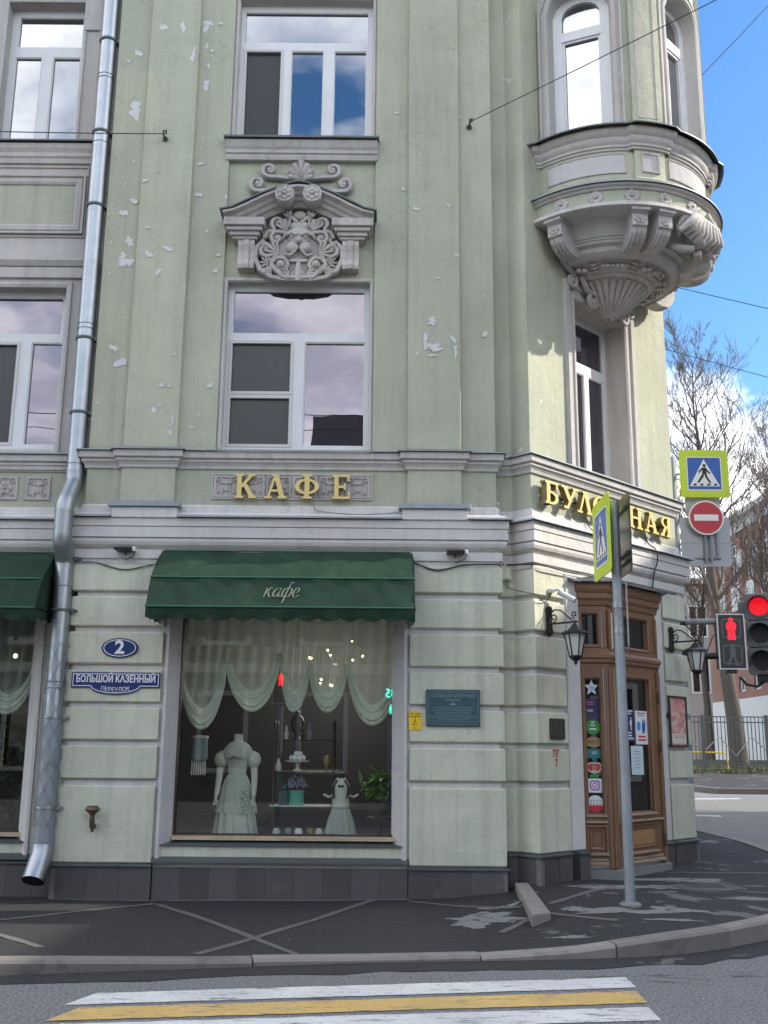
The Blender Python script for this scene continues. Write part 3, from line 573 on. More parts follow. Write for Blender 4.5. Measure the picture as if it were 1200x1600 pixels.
# cornices
def mould(prof, path, mt, name): return MB().sweep(prof, path).build(name, mt, B)
LOWC = [(0, 3.615), (.03, 3.615), (.03, 3.672), (.055, 3.68), (.055, 3.775), (.03, 3.782), (.035, 3.79), (.055, 3.80), (.085, 3.83), (.10, 3.865), (.10, 3.898), (.085, 3.903), (.085, 3.908), (.115, 3.912), (.115, 4.028), (.105, 4.033), (.125, 4.038), (.125, 4.13), (0, 4.14)]
mould(LOWC, WL, 'trim_white', 'lower_cornice')
PB = [(-12, .2), (-3.41, .2), (-3.41, 0)]
mould([(0, 4.135), (.105, 4.162), (.095, 4.185), (.03, 4.215), (.028, 4.29), (0, 4.312)], WL, 'trim_white', 'cornice_slope')
for P in ([(-12, .2), (-3.41, .2), (-3.41, 0), (-3.07, 0)], [(-2.32, 0), (.2, 0)], [(.95, 0), (1.28, 0), (1.28, .2), (1.49, .2), tuple(C0), C1, RR, (RR[0], 18)]):
    mould([(.02, 4.185), (.17, 4.134), (.17, 4.146), (.02, 4.20)], P, 'flashing', 'flashing')
UPC = [(0, 4.728), (.022, 4.73), (.028, 4.765), (.045, 4.792), (.06, 4.805), (.06, 4.828), (.052, 4.833), (.085, 4.848), (.085, 4.922), (0, 4.93)]
pil = lambda a, b_: [(a, 0), (a, -.06), (b_, -.06), (b_, 0)]
UP = [(-12, .2), (-3.41, .2), (-3.41, 0)] + pil(-3.0, -2.385) + pil(.265, .88) + WL[3:]
mould(UPC, UP, 'trim', 'upper_cornice'); mould([(0, 4.955), (.115, 4.925), (.115, 4.937), (0, 4.972)], UP, 'flashing', 'flashing')
# second-floor sills
MB(FR).sweep([(-.05, 8.68), (.02, 8.68), (.03, 8.72), (.03, 8.745), (.05, 8.76), (.05, 8.80), (.07, 8.83), (.09, 8.89), (.09, 8.92), (-.05, 8.93)], [(-1.99, 0), (-.12, 0)]).build('sill_moulding', 'trim', B)
MB(FR).sweep([(-.15, 8.985), (.13, 8.925), (.13, 8.95), (-.15, 9.01)], [(-2.01, 0), (-.10, 0)]).build('sill_flashing', 'flash_dark', B)
MB().sweep([(0, 8.72), (.03, 8.72), (.04, 8.78), (.06, 8.80), (.06, 8.85), (.09, 8.90), (.10, 8.96), (0, 8.97)], [(-12, .2), (-3.62, .2)]).build('sill_moulding', 'trim', B)
MB().sweep([(-.15, 9.05), (.14, 8.97), (.14, 8.99), (-.15, 9.07)], [(-12, .2), (-3.6, .2)]).build('sill_flashing', 'flash_dark', B)
# centre windows
TRM = [(-.004, -.21), (-.004, -.03), (.012, -.012), (.03, -.012), (.034, -.03), (.05, -.03), (.05, -.052)]
MB(FR).ring([(-1.9, 4.98), (-1.9, 7.08), (-.19, 7.08), (-.19, 4.98)], TRM, closed=False).build('window_surround', 'trim', B)
MB(FR).ring([(-1.9, 9.0), (-1.9, 11.0), (-.19, 11.0), (-.19, 9.0)], TRM, closed=False).build('window_surround', 'trim', B)
window(FR, B, -1.9, -.19, 5.0, 7.07, -.2, [(-1.845, -.25, 6.46, 7.02), (-1.86, -1.10, 5.70, 6.37), (-1.86, -1.10, 5.05, 5.68), (-.965, -.24, 5.06, 6.36)], 'pane_violet', net=(1, 2))
w2 = window(FR, B, -1.9, -.19, 9.0, 10.99, -.2, [(-1.85, -.25, 10.45, 10.91), (-1.84, -1.34, 9.08, 10.35), (-1.24, -.82, 9.08, 10.34), (-.69, -.27, 9.08, 10.34)], 'pane_up', net=(1,))
# corner window
MB(CH).ring([(.97, 4.96), (.97, 7.2), (2.13, 7.2), (2.13, 4.96)], [(-.004, -.33), (-.004, .02), (.02, .035), (.05, .035), (.055, .015), (.12, .015), (.13, .045), (.20, .05), (.21, 0)], closed=False).build('window_surround', 'trim', B)
window(CH, B, .97, 2.13, 5.0, 7.2, -.34, [(1.04, 2.06, 6.55, 7.12), (1.04, 1.60, 5.08, 6.42), (1.70, 2.06, 5.08, 6.42)], 'pane_violet')
# brackets of carved relief under the corner window frame and the frieze reliefs
def relief_tile(M, s0, s1, z0, z1, o, parent, flower=False):
    cx, cz, w, h = (s0 + s1) / 2, (z0 + z1) / 2, (s1 - s0) / 2, (z1 - z0) / 2
    mb = MB(M); mb.box(s0, s1, o - .01, o + .004, z0, z1)
    mb.ring(rect(s0 + .02, s1 - .02, z0 + .02, z1 - .02), [(-.012, o), (-.012, o + .02), (.012, o + .02), (.018, o)])
    r = min(w, h) * .30
    for sx in (-1, 1):
        for sz in (-1, 1):
            c = (cx + sx * w * .58, cz + sz * h * .58); mb.spiral(c, r, 1.2, o + .012, .011, a0=(180 if sx > 0 else 0), dirn=-sx * sz, n=12, seg=5, tail=[(cx + sx * w * .22, cz + sz * h * .05)])
    if flower:
        for k in range(6): a = R(60 * k); mb.ball((cx + .05 * math.cos(a), o + .012, cz + .05 * math.sin(a)), .036, 7, 4, sc=(1, .5, 1))
        mb.ball((cx, o + .02, cz), .026, 7, 4)
    else:
        mb.ball((cx, o + .008, cz), min(w, h) * .5, 10, 6, sc=(.9, .22, 1.0))
        mb.tube([(cx - w * .45, o + .02, cz + h * .35), (cx, o + .03, cz + h * .2), (cx + w * .45, o + .02, cz + h * .35)], .012, 5)
    return mb.build('relief_tile', 'ornament', parent, smooth=50)
nt_ = 6
for k in range(nt_):
    a = -1.955 + k * 1.80 / nt_; relief_tile(FR, a, a + 1.80 / nt_, 4.395, 4.665, .0, B, k in (2, 3))
MB(FR).ring(rect(-1.955, -.155, 4.395, 4.665), [(0, 0), (0, .022), (.016, .022), (.018, 0)]).build('relief_frame', 'trim', B)
MB(LB).box(-12, -3.41, -.01, .004, 4.30, 4.74).build('frieze', 'green', B)
for k, a in enumerate((-4.17, -4.55, -4.95)): relief_tile(LB, a, a + .30, 4.39, 4.68, .006, B, k == 1)

# window hood with carved cartouche
H_ = tag(MB(FR).ring([(-1.96, 7.86), (-1.84, 7.885), (-1.7, 7.95), (-1.5, 8.06), (-1.3, 8.155), (-1.15, 8.2), (-1.055, 8.21), (-.96, 8.2), (-.81, 8.155), (-.61, 8.06), (-.41, 7.95), (-.27, 7.885), (-.15, 7.86)],
      [(-.20, -.05), (-.20, .07), (-.15, .10), (-.14, .13), (-.10, .15), (-.085, .18), (-.055, .20), (-.03, .25), (-.03, .265), (0, .265), (0, -.05)], closed=False).build('window_hood', 'ornament', B))
MB(FR).ring([(-1.99, 7.865), (-1.84, 7.90), (-1.5, 8.08), (-1.15, 8.225), (-1.055, 8.24), (-.96, 8.225), (-.61, 8.08), (-.27, 7.90), (-.12, 7.865)], [(-.006, -.05), (-.006, .285), (.012, .285), (.012, -.05)], closed=False).build('hood_flashing', 'flash_dark', H_)
for sx in (-1, 1):
    c = -1.055 + sx * .645
    mb = MB(FR)
    for z0, z1, w, o in ((7.70, 7.80, .245, .22), (7.65, 7.70, .215, .185), (7.60, 7.65, .18, .15), (7.565, 7.60, .15, .12)): mb.box(c - w, c + w, -.05, o, z0, z1)
    mb.build('capital', 'ornament', H_, bevel=.006)
    k0 = c - sx * .02
    mb = MB(FR); sec = [(-.05, 7.57), (.095, 7.57), (.10, 7.50), (.075, 7.42), (.075, 7.32), (.095, 7.25), (.085, 7.20), (-.05, 7.20)]
    for a, b_, e in ((k0 - .10, k0 - .035, 0), (k0 - .035, k0 + .035, .012), (k0 + .035, k0 + .10, 0)):
        n = len(sec); vv = [(a, o + (e if o > 0 else 0), z) for o, z in sec] + [(b_, o + (e if o > 0 else 0), z) for o, z in sec]
        mb.add(vv, [tuple(range(n)), tuple(range(2 * n - 1, n - 1, -1))] + [(i, (i + 1) % n, n + (i + 1) % n, n + i) for i in range(n)])
    mb.build('console', 'ornament', H_, bevel=.004)
    d = (-1.055 + sx * .165, 8.075)
    mb = MB(lambda s, o, z: FR(d[0] + s, .02 + o, d[1] + z))
    cyl = [(.0, .27), (.085, .27), (.09, .275), (.105, .28), (.115, .27), (.115, .1), (.10, 0)]
    vs_ = []; fs = []; sg = 28
    for r, o in cyl:
        for k in range(sg): vs_.append((r * math.cos(2 * math.pi * k / sg), o, r * math.sin(2 * math.pi * k / sg)))
    for i in range(len(cyl) - 1):
        for k in range(sg): fs.append((i * sg + k, i * sg + (k + 1) % sg, (i + 1) * sg + (k + 1) % sg, (i + 1) * sg + k))
    mb.add(vs_, fs)
    for k in range(6): a = R(60 * k + 30); mb.ball((.055 * math.cos(a), .275, .055 * math.sin(a)), .03, 8, 5, sc=(1, .5, 1))
    mb.ball((0, .28, 0), .026, 8, 5); mb.build('rosette', 'ornament', H_, smooth=45)
mb = MB(FR)                                                      # shell and scrolls above the hood
for k in range(7):
    a = R(90 + (k - 3) * 27); ln_ = .20 - .018 * abs(k - 3)
    mb.tube([(-1.055 + .03 * math.cos(a), .0, 8.40 + .02 * math.sin(a)), (-1.055 + ln_ * .55 * math.cos(a), .05, 8.40 + ln_ * .62 * math.sin(a)), (-1.055 + ln_ * math.cos(a), .04, 8.40 + ln_ * 1.25 * math.sin(a)), (-1.055 + ln_ * .95 * math.cos(a), .05, 8.40 + ln_ * 1.1 * math.sin(a))], [.022, .038, .044, .026], 7)
mb.build('shell', 'ornament', H_, smooth=60)
for sx in (-1, 1):
    mb = MB(FR)
    mb.spiral((-1.055 + sx * .39, 8.55), .095, 1.3, .0, .038, a0=-90, dirn=sx, tail=[(-1.055 + sx * .14, 8.43), (-1.055 + sx * .26, 8.45)])
    mb.spiral((-1.055 + sx * .53, 8.36), .10, 1.25, .0, .042, a0=-100, dirn=-sx if False else sx, tail=[(-1.055 + sx * .33, 8.26), (-1.055 + sx * .45, 8.26)])
    mb.build('scroll', 'ornament', H_, smooth=60)
CT = MB(FR)                                                      # cartouche: shield, grotesque mask, leaf scrolls
cx = -1.05
CT.ball((cx, -.03, 7.44), 1, 28, 16, sc=(.46, .085, .37)); CT.ball((cx, -.02, 7.66), 1, 20, 12, sc=(.33, .10, .26))
ct = CT.build('cartouche', 'ornament', H_, smooth=70)
mb = MB(FR)
for sx in (-1, 1):
    X = lambda v: cx + sx * v
    mb.spiral((X(.39), 7.46), .105, 1.25, .04, .042, a0=(180 if sx > 0 else 0), dirn=sx, tail=[(X(.0), 7.075), (X(.15), 7.07), (X(.32), 7.10), (X(.46), 7.20), (X(.53), 7.34), (X(.52), 7.47), (X(.45), 7.56), (X(.36), 7.55)][:7])
    mb.spiral((X(.21), 7.25), .115, 1.35, .06, .04, a0=(0 if sx > 0 else 180), dirn=sx, tail=[(X(.03), 7.09), (X(.18), 7.10)])
    mb.ball((X(.21), .08, 7.25), .055, 12, 8)
    mb.spiral((X(.26), 7.80), .085, 1.2, .06, .036, a0=-60 if sx > 0 else 240, dirn=sx, tail=[(X(.42), 7.60), (X(.38), 7.68), (X(.30), 7.70)])
    mb.spiral((X(.27), 7.60), .08, 1.25, .07, .034, a0=90, dirn=-sx, tail=[(X(.10), 7.62), (X(.18), 7.67)])
    mb.spiral((X(.37), 7.65), .06, 1.2, .05, .028, a0=200, dirn=sx, tail=[(X(.44), 7.50)])
    for k in range(4):
        a = R(20 + 24 * k); p = (X(.33), 7.13); mb.tube([(p[0], .03, p[1]), (p[0] + sx * .07 * math.cos(a), .07, p[1] + .07 * math.sin(a)), (p[0] + sx * .15 * math.cos(a), .04, p[1] + .16 * math.sin(a))], [.012, .024, .008], 6)
mb.build('cartouche_scroll', 'ornament', ct, smooth=60)
def acanthus(mb, c, a0, a1, n, r, o, w=.02):
    for k in range(n):
        a = R(lerp(a0, a1, k / max(1, n - 1))); bd = .35 * (1 if math.cos(a) > 0 else -1)
        mb.tube([(c[0], o, c[1]), (c[0] + r * .5 * math.cos(a), o + .035, c[1] + r * .5 * math.sin(a)), (c[0] + r * .85 * math.cos(a + bd * .4), o + .03, c[1] + r * .85 * math.sin(a + bd * .4)), (c[0] + r * math.cos(a + bd), o, c[1] + r * math.sin(a + bd))], [w * .5, w, w * .8, w * .25], 6)
mb = MB(FR)
for sx in (-1, 1):
    S_ = (lambda a: a) if sx > 0 else (lambda a: 180 - a)
    acanthus(mb, (cx + sx * .24, 7.42), S_(-60), S_(75), 6, .17, .05); acanthus(mb, (cx + sx * .16, 7.70), S_(20), S_(120), 5, .15, .07, .018); acanthus(mb, (cx + sx * .10, 7.16), S_(-70), S_(40), 5, .13, .05, .016); acanthus(mb, (cx + sx * .36, 7.28), S_(-40), S_(100), 5, .11, .04, .015)
    acanthus(mb, (cx + sx * .12, 7.86), S_(30), S_(110), 4, .10, .06, .015)
tag(mb.build('carved_leaves', 'ornament', ct, smooth=50), kind='stuff')
mb = MB(FR)                                                      # mask
mb.ball((cx, .05, 7.63), .15, 16, 10, sc=(1, .55, .9)); mb.ball((cx, .06, 7.76), .12, 14, 8, sc=(1.2, .45, .55))
for sx in (-1, 1):
    mb.ball((cx + sx * .075, .10, 7.47), .075, 12, 8, sc=(1, .6, .95)); mb.ball((cx + sx * .085, .115, 7.60), .022, 8, 6)
    mb.tube([(cx + sx * .02, .14, 7.61), (cx + sx * .08, .13, 7.645), (cx + sx * .16, .10, 7.63), (cx + sx * .20, .07, 7.58)], [.02, .028, .024, .012], 7)
    mb.tube([(cx + sx * .02, .10, 7.79), (cx + sx * .09, .09, 7.86), (cx + sx * .17, .05, 7.80)], [.02, .03, .012], 7)
    mb.tube([(cx + sx * .03, .12, 7.42), (cx + sx * .10, .10, 7.36), (cx + sx * .17, .08, 7.39)], [.016, .022, .012], 6)
mb.ball((cx, .14, 7.545), .035, 10, 8, sc=(1, 1.2, 1.2)); mb.ball((cx, .06, 7.90), .075, 12, 8, sc=(1.2, .6, .8))
mb.box(cx - .10, cx + .10, .03, .085, 7.29, 7.325); mb.tube([(cx, .06, 7.28), (cx, .09, 7.18), (cx, .05, 7.06)], [.03, .035, .05], 8)
for k in range(5): a = R(-90 + (k - 2) * 24); mb.tube([(cx, .07, 7.2), (cx + .08 * math.cos(a), .08, 7.2 + .09 * math.sin(a)), (cx + .12 * math.cos(a), .04, 7.2 + .15 * math.sin(a))], [.02, .022, .008], 6)
mb.build('mask', 'ornament', ct, smooth=60)

# peeled paint: bare patches where the coat has come off
mbp = MB(); rr = random.Random(11)
def chip(M, s, z, w, h, seed, o):
    q = random.Random(seed); n = q.randint(18, 28); pts = []; p1, p2 = q.uniform(0, 6), q.uniform(0, 6)
    for k in range(n):
        a = 2 * math.pi * k / n; rad = .72 + .22 * math.sin(2 * a + p1) + .16 * math.sin(5 * a + p2) + q.uniform(-.22, .2); pts.append((s + w / 2 * rad * math.cos(a), z + h / 2 * rad * math.sin(a)))
    mbp.add([M(s, o, z)] + [M(p[0], o, p[1]) for p in pts], [(0, 1 + k, 1 + (k + 1) % n) for k in range(n)], raw=True)
PX = [(-2.965, 9.37, .22, .27), (-3.1, 7.57, .14, .16), (-2.33, 10.55, .08, .2), (-2.6, 10.5, .08, .2), (-2.35, 10.62, .13, .12), (-2.85, 10.5, .1, .14), (-2.28, 9.72, .12, .16), (-2.45, 10.1, .09, .24), (-3.15, 10.17, .12, .13), (-2.26, 10.0, .06, .08), (-2.3, 10.28, .05, .12),
      (-3.18, 7.35, .12, .2), (-3.2, 7.95, .13, .12), (-3.05, 7.3, .18, .16), (-2.85, 7.38, .15, .1), (-2.72, 7.15, .1, .1), (-2.63, 7.45, .14, .08), (-3.2, 6.2, .13, .1), (-3.04, 6.02, .17, .17), (-2.6, 5.72, .07, .08), (-2.45, 5.3, .06, .16), (-2.47, 5.15, .05, .08), (-2.05, 5.74, .08, .1), (-2.05, 7.2, .1, .06),
      (.55, 6.55, .15, .12), (.47, 6.3, .09, .24), (.58, 6.22, .26, .12), (.8, 6.32, .08, .12), (.82, 6.18, .07, .18), (.55, 6.12, .14, .04), (.37, 6.14, .06, .06), (.27, 6.42, .05, .06), (1.18, 6.42, .1, .1), (-2.95, 8.35, .08, .06), (-2.4, 8.2, .12, .08), (-3.05, 8.1, .1, .12), (-2.3, 8.62, .1, .06), (.2, 8.3, .06, .05), (.36, 8.0, .1, .06), (.9, 9.3, .05, .05), (.75, 8.05, .05, .05), (.62, 7.1, .05, .04), (.12, 9.35, .06, .05), (.85, 7.4, .05, .06)]
for i, (s, z, w, h) in enumerate(PX):
    on = .0625 if (-3.0 < s - w / 2 and s + w / 2 < -2.385) or (.265 < s - w / 2 and s + w / 2 < .88) else .0025
    if on < .01:
        if -3.02 < s + w / 2 and s < -2.7: s = -3.02 - w / 2 - .01
        if -2.7 <= s and s - w / 2 < -2.36 and s < -2.1: s = -2.36 + w / 2
    chip(FR, s, z, w, h, i, on + .00025 * i)
for k in range(34):
    s = rr.choice([rr.uniform(-3.35, -3.05), rr.uniform(-2.95, -2.45), rr.uniform(-2.33, -2.0)]); z = 11.2 - 6 * rr.random() ** 1.3
    chip(FR, s, z, rr.uniform(.015, .055), rr.uniform(.015, .07), 100 + k, (.0625 if -3 < s < -2.4 else .0025) + .012 * .02 * (k + 45))
mbp.add([], []); tag(mbp.build('bare_patches', 'bare', B), 'white bare patches where the green paint has peeled off', kind='stuff')
# ---------------------------------------------------------------- ground floor
mb = MB(FR); wall_holes(mb, -3.41, 1.28, -.2, 3.66, 0, [(-2.39, .27, .44, 3.3)], .12); mb.build('wall', 'trim_white', B)
mb = MB(LB); wall_holes(mb, -12, -3.41, -.2, 3.66, 0, [(-6.4, -3.80, .44, 3.3)], .12); mb.build('wall', 'trim_white', B)
for P in ([(-3.41, .21), (-3.41, 0)], [(1.28, 0), (1.28, .2), (1.49, .2), tuple(C0)]):
    MB().sweep([(0, -.2), (0, 3.66)], P, cap=False).build('wall', 'trim_white', B)
mb = MB(CH); wall_holes(mb, 0, CHL, -.2, 3.66, 0, [(.8, 2.40, .1, 3.55)], .05); mb.build('wall', 'trim_white', B)
JZ = [(1.285, 1.63), (1.69, 2.03), (2.09, 2.44), (2.505, 2.86), (2.92, 3.25), (3.31, 3.612)]
bq = random.Random(31)
def blocks(path, z0, d0=.048):
    for a, b_ in [(z0, 1.215)] + JZ:
        d = d0 + bq.uniform(-.004, .004); a += bq.uniform(-.004, .004) if a > z0 else 0; b_ += bq.uniform(-.004, .004); c = bq.uniform(.010, .018); MB().sweep([(-.01, a), (d - c, a), (d, a + c), (d, b_ - c), (d - c, b_), (-.01, b_)], path).build('stone_block', 'green_block', B)
blocks([(-3.41, .15), (-3.41, 0), (-2.42, 0)], .425); blocks([(.30, 0), (1.28, 0), (1.28, .19)], .415)
blocks([(-3.72, .2), (-3.455, .2)], .425, .04)
blocks([(1.29, .2), (1.49, .2), tuple(C0), ch2(.52)], .55); blocks([ch2(2.70), C1, RR, (RR[0], RR[1] + .5)], .55)
# plinth tiles: one by one
def tiles(path, z0f, z1, o, n):
    tot = sum(math.dist(path[i], path[i + 1]) for i in range(len(path) - 1))
    for i in range(len(path) - 1):
        p, q = Vector(path[i]), Vector(path[i + 1]); l = (q - p).length; k = max(1, round(l / .29))
        for j in range(k):
            a, b_ = p.lerp(q, j / k), p.lerp(q, (j + 1) / k); g = (b_ - a).normalized() * .003
            MB().sweep([(-.04, -.25), (o, -.25), (o, z1), (-.04, z1)], [tuple(a + (g if j else g * 0)), tuple(b_ - (g if j < k - 1 else g * 0))]).build('plinth_tile', 'plinth', B, bevel=.002)
    MB().sweep([(-.02, -.25), (o - .006, -.25), (o - .006, z1 - .004), (-.02, z1 - .004)], path).build('plinth_core', 'joint', B)
def plinth(path, z1, o=.06):
    tiles(path, None, z1, o, 0)
    MB().sweep([(-.02, z1 + .002), (o + .022, z1 + .002), (o + .022, z1 + .018), (.05, z1 + .030), (-.02, z1 + .034)], path).build('plinth_cap', 'flash_dark', B)
plinth([(-3.41, .15), (-3.41, 0), (-2.41, 0)], .39); plinth([(.29, 0), (1.28, 0), (1.28, .12)], .38)
plinth([(-12, .2), (-3.42, .2)], .39, .05)
plinth([(1.36, .2), (1.49, .2), tuple(C0), ch2(.50)], .515, .07); plinth([ch2(.585), ch2(.78)], .515, .11); plinth([ch2(2.42), ch2(2.64)], .515, .09); plinth([ch2(2.70), C1, RR, (RR[0], RR[1] + 6)], .515, .07)
tiles([(-2.40, 0), (.28, 0)], None, .385, .045, 0)
# shop window: surround, sills, frame, pane
def shop(M, s0, s1, name='shop_window'):
    mb = MB(M); mb.ring([(s0, .47), (s0, 3.3), (s1, 3.3), (s1, .47)], [(0, .0), (0, .03), (-.035, .03), (-.05, .012), (-.09, -.03), (-.16, -.115), (-.16, -.2)], closed=False); w = mb.build(name, 'trim_white', B)
    MB(M).sweep([(0, 0)], [(0, 0), (1, 0)]) if False else None
    a, b_ = s0 + .15, s1 - .11
    MB(M).box(a, b_, -.17, -.05, .655, .70).build('sill_board', 'wood_pale', w, bevel=.004)
    for z0, z1, o0, o1, mt in ((.60, .648, .02, -.14, 'flash_dark'), (.435, .50, .085, -.02, 'flash_dark')):
        vs_ = [(s, o, z) for s in (s0 + (.02 if z0 > .5 else -.02), s1 - (-.0 if z0 > .5 else -.02)) for o, z in ((o1, z1), (o0, z0 + .012), (o0, z0), (o1, z0 - .002))]
        MB(M).add(vs_, [(0, 1, 5, 4), (1, 2, 6, 5), (2, 3, 7, 6), (0, 3, 2, 1), (4, 5, 6, 7), (3, 0, 4, 7)]).build('sill_flashing', mt, w)
    MB(M).box(s0 + .02, s1 - .02, -.12, -.005, .49, .60).build('apron', 'green_block', w)
    MB(M).add([(a, -.15, .70), (b_, -.15, .70), (b_, -.15, 3.2), (a, -.15, 3.2)], [(0, 1, 2, 3)]).build('pane', 'pane_shop', w)
    MB(M).ring(rect(a, b_, .70, 3.2), [(0, -.16), (0, -.10), (-.02, -.10), (-.02, -.16)]).build('pane_frame', 'dark_wood', w)
    return w
shop(FR, -2.39, .27); shop(LB, -6.4, -3.80)
# the room behind
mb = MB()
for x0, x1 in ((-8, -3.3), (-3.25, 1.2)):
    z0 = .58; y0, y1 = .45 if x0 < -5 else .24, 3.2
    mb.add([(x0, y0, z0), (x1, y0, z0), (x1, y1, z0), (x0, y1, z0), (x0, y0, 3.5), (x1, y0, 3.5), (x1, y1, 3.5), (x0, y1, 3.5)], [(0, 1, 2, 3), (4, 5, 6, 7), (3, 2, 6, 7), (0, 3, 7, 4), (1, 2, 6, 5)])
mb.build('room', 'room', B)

# ---------------------------------------------------------------- corner entrance of oiled wood
P0, PC, PR, P3 = (2.235, .565), (2.6, .56), ch2(2.20, .22), ch2(2.39, .0)
DLEN = math.dist(PC, PR); dv = Vector((PR[0] - PC[0], PR[1] - PC[1])).normalized(); dn = Vector((dv.y, -dv.x))
def DF(u, o, z): return (PC[0] + dv.x * u + dn.x * o, PC[1] + dv.y * u + dn.y * o, z)
def DL(u, o, z): return (P0[0] + u, P0[1] - o, z)
PPATH = [P0, PC, PR, P3]
D_ = MB().sweep([(-.06, 2.56), (.0, 2.56), (.0, 2.60), (.03, 2.62), (.03, 2.65), (.05, 2.67), (.05, 2.70), (.01, 2.74), (.01, 2.78), (-.06, 2.78)], PPATH).build('entrance_portal', 'wood', B)
MB().sweep([(-.06, 3.22), (.0, 3.22), (.0, 3.27), (.02, 3.28), (.03, 3.33), (.055, 3.36), (.055, 3.42), (.07, 3.43), (.085, 3.47), (.085, 3.53), (-.06, 3.53)], PPATH).build('portal_cornice', 'wood', D_)
MB().sweep([(-.2, 3.64), (.15, 3.535), (.15, 3.548), (-.2, 3.66)], [ch2(.60, -.02), P0, PC, PR, P3, ch2(2.55, -.02)]).build('portal_roof', 'flash_dark', D_)
MB().sweep([(-.10, .20), (.06, .20), (.06, .335), (-.10, .345)], [ch2(.79, .0), P0, PC, PR, P3]).build('threshold', 'concrete', D_)
def leaf(M, u0, u1, g, zb, zt, name, panel):
    """a glazed leaf: stiles, rails, pane with bead, raised lower panel, weather bars"""
    mb = MB(M); wall_holes(mb, u0, u1, zb, zt, 0, [g[:4]], .05); wall_holes
    l = mb.build(name, 'wood', D_)
    a, b_, z0, z1 = g
    MB(M).add([(a, -.04, z0), (b_, -.04, z0), (b_, -.04, z1), (a, -.04, z1)], [(0, 1, 2, 3)]).build('pane', 'pane_door', l)
    MB(M).ring(rect(a, b_, z0, z1), [(-.012, -.04), (-.004, -.02), (-.004, .004), (.012, .016), (.03, .016), (.038, .002)]).build('glazing_bead', 'wood', l)
    if panel:
        MB(M).box(u0 + .02, u1 - .01, .0, .045, z0 - .10, z0 - .075).build('weather_bar', 'wood_dry', l, bevel=.006)
        MB(M).box(a - .03, b_ + .03, .0, .03, z0 - .035, z0 - .012).build('weather_bar', 'wood_dry', l, bevel=.006)
        MB(M).ring(rect(a, b_, zb + .16, z0 - .15), [(-.05, -.004), (-.04, .012), (-.012, .02), (0, .002), (.012, .02), (.03, .016), (.034, 0)]).build('panel_moulding', 'wood', l)
        MB(M).box(a + .045, b_ - .045, .0, .012, zb + .205, z0 - .195).build('door_panel', 'wood_light' if M is DF else 'wood', l, bevel=.004)
        MB(M).box(a - .035, b_ + .035, 0, .04, zb + .105, zb + .135).build('weather_bar', 'wood_dry', l, bevel=.006)
        MB(M).box(u0 + .02, u1 - .01, .0, .05, zb + .0, zb + .04).build('weather_bar', 'wood_dry', l, bevel=.008)
        MB(M).box(u0 + .04, u1 - .03, .0, .025, zb + .045, zb + .075).build('weather_bar', 'wood_dry', l, bevel=.006)
    return l
LL = math.dist(P0, PC)
l1 = leaf(DL, .03, LL - .06, (.085, .265, .93, 2.43), .38, 2.56, 'door_leaf', True)
l2 = leaf(DL, .03, LL - .06, (.075, .265, 2.82, 3.18), 2.78, 3.22, 'transom_light', False)
l3 = leaf(DF, .14, DLEN - .07, (.34, DLEN - .23, .93, 2.46), .37, 2.56, 'door_leaf', True)
l4 = leaf(DF, .14, DLEN - .05, (.32, DLEN - .21, 2.82, 3.18), 2.78, 3.22, 'transom_light', False)
for M, u in ((DL, .0), (DL, LL - .055), (DF, .03), (DF, DLEN - .055)):
    mb = MB(M); mb.box(u, u + .05, -.05, .02, .345, 2.56); mb.box(u, u + .05, -.05, .02, 2.78, 3.22); mb.build('post', 'wood', D_, bevel=.008, bseg=2)
    MB(M).box(u + .055, u + .095, -.05, .008, .345, 2.56).build('post', 'wood', D_, bevel=.006)
MB(DF).box(DLEN - .006, DLEN + .03, -.2, -.0, .345, 3.22).build('post', 'dark_wood', D_)
for z in (.60, 1.68, 2.25): MB(DF).lathe([(.012, -.07), (.014, -.06), (.014, .06), (.012, .07), (0, .075)], (DLEN - .058, .026, z), 10).build('hinge', 'bronze', D_, smooth=40)
mb = MB(DF)
for k in range(4): mb.ball((.30, .045, 1.35 + k * .05), .02, 10, 6, sc=(1, 1, .8))
mb.tube([(.30, .03, 1.3), (.30, .05, 1.34), (.30, .05, 1.52), (.30, .03, 1.58)], .009, 8); mb.build('door_handle', 'brass', D_, smooth=50)
# notices on the front door
def sheet(M, s0, s1, z0, z1, o, mats, parent, prints, name='sticker', r=0.0):
    mb = MB(M); mb.prism(rrect(s0, s1, z0, z1, r) if r else [(s0, z0), (s0, z1), (s1, z1), (s1, z0)], o, o + .002)
    for poly, mi, k in prints: mb.prism(poly, o + .002, o + .002 + .0008 * k, mi)
    return mb.build(name, mats, parent)
def bars(s0, s1, z0, z1, n, mi, seed=1, fill=.5):
    q = random.Random(seed); out = []; h = (z1 - z0) / n
    for k in range(n):
        m_ = q.uniform(0, .22) * (s1 - s0); out.append((rrect(s0 + m_, s1 - m_, z1 - (k + fill) * h, z1 - k * h, .001, 1), mi, 1))
    return out
def man(cx, z0, h, mi):
    w = h * .13; return [(circ((cx, z0 + h * .91), h * .09, 12), mi, 1), ([(cx - w, z0 + h * .45), (cx - w * 1.2, z0 + h * .78), (cx + w * 1.2, z0 + h * .78), (cx + w, z0 + h * .45)], mi, 1), ([(cx - w * .8, z0), (cx - w * .9, z0 + h * .46), (cx - .004, z0 + h * .46), (cx - .008, z0)], mi, 1), ([(cx + .008, z0), (cx + .004, z0 + h * .46), (cx + w * .9, z0 + h * .46), (cx + w * .8, z0)], mi, 1)]
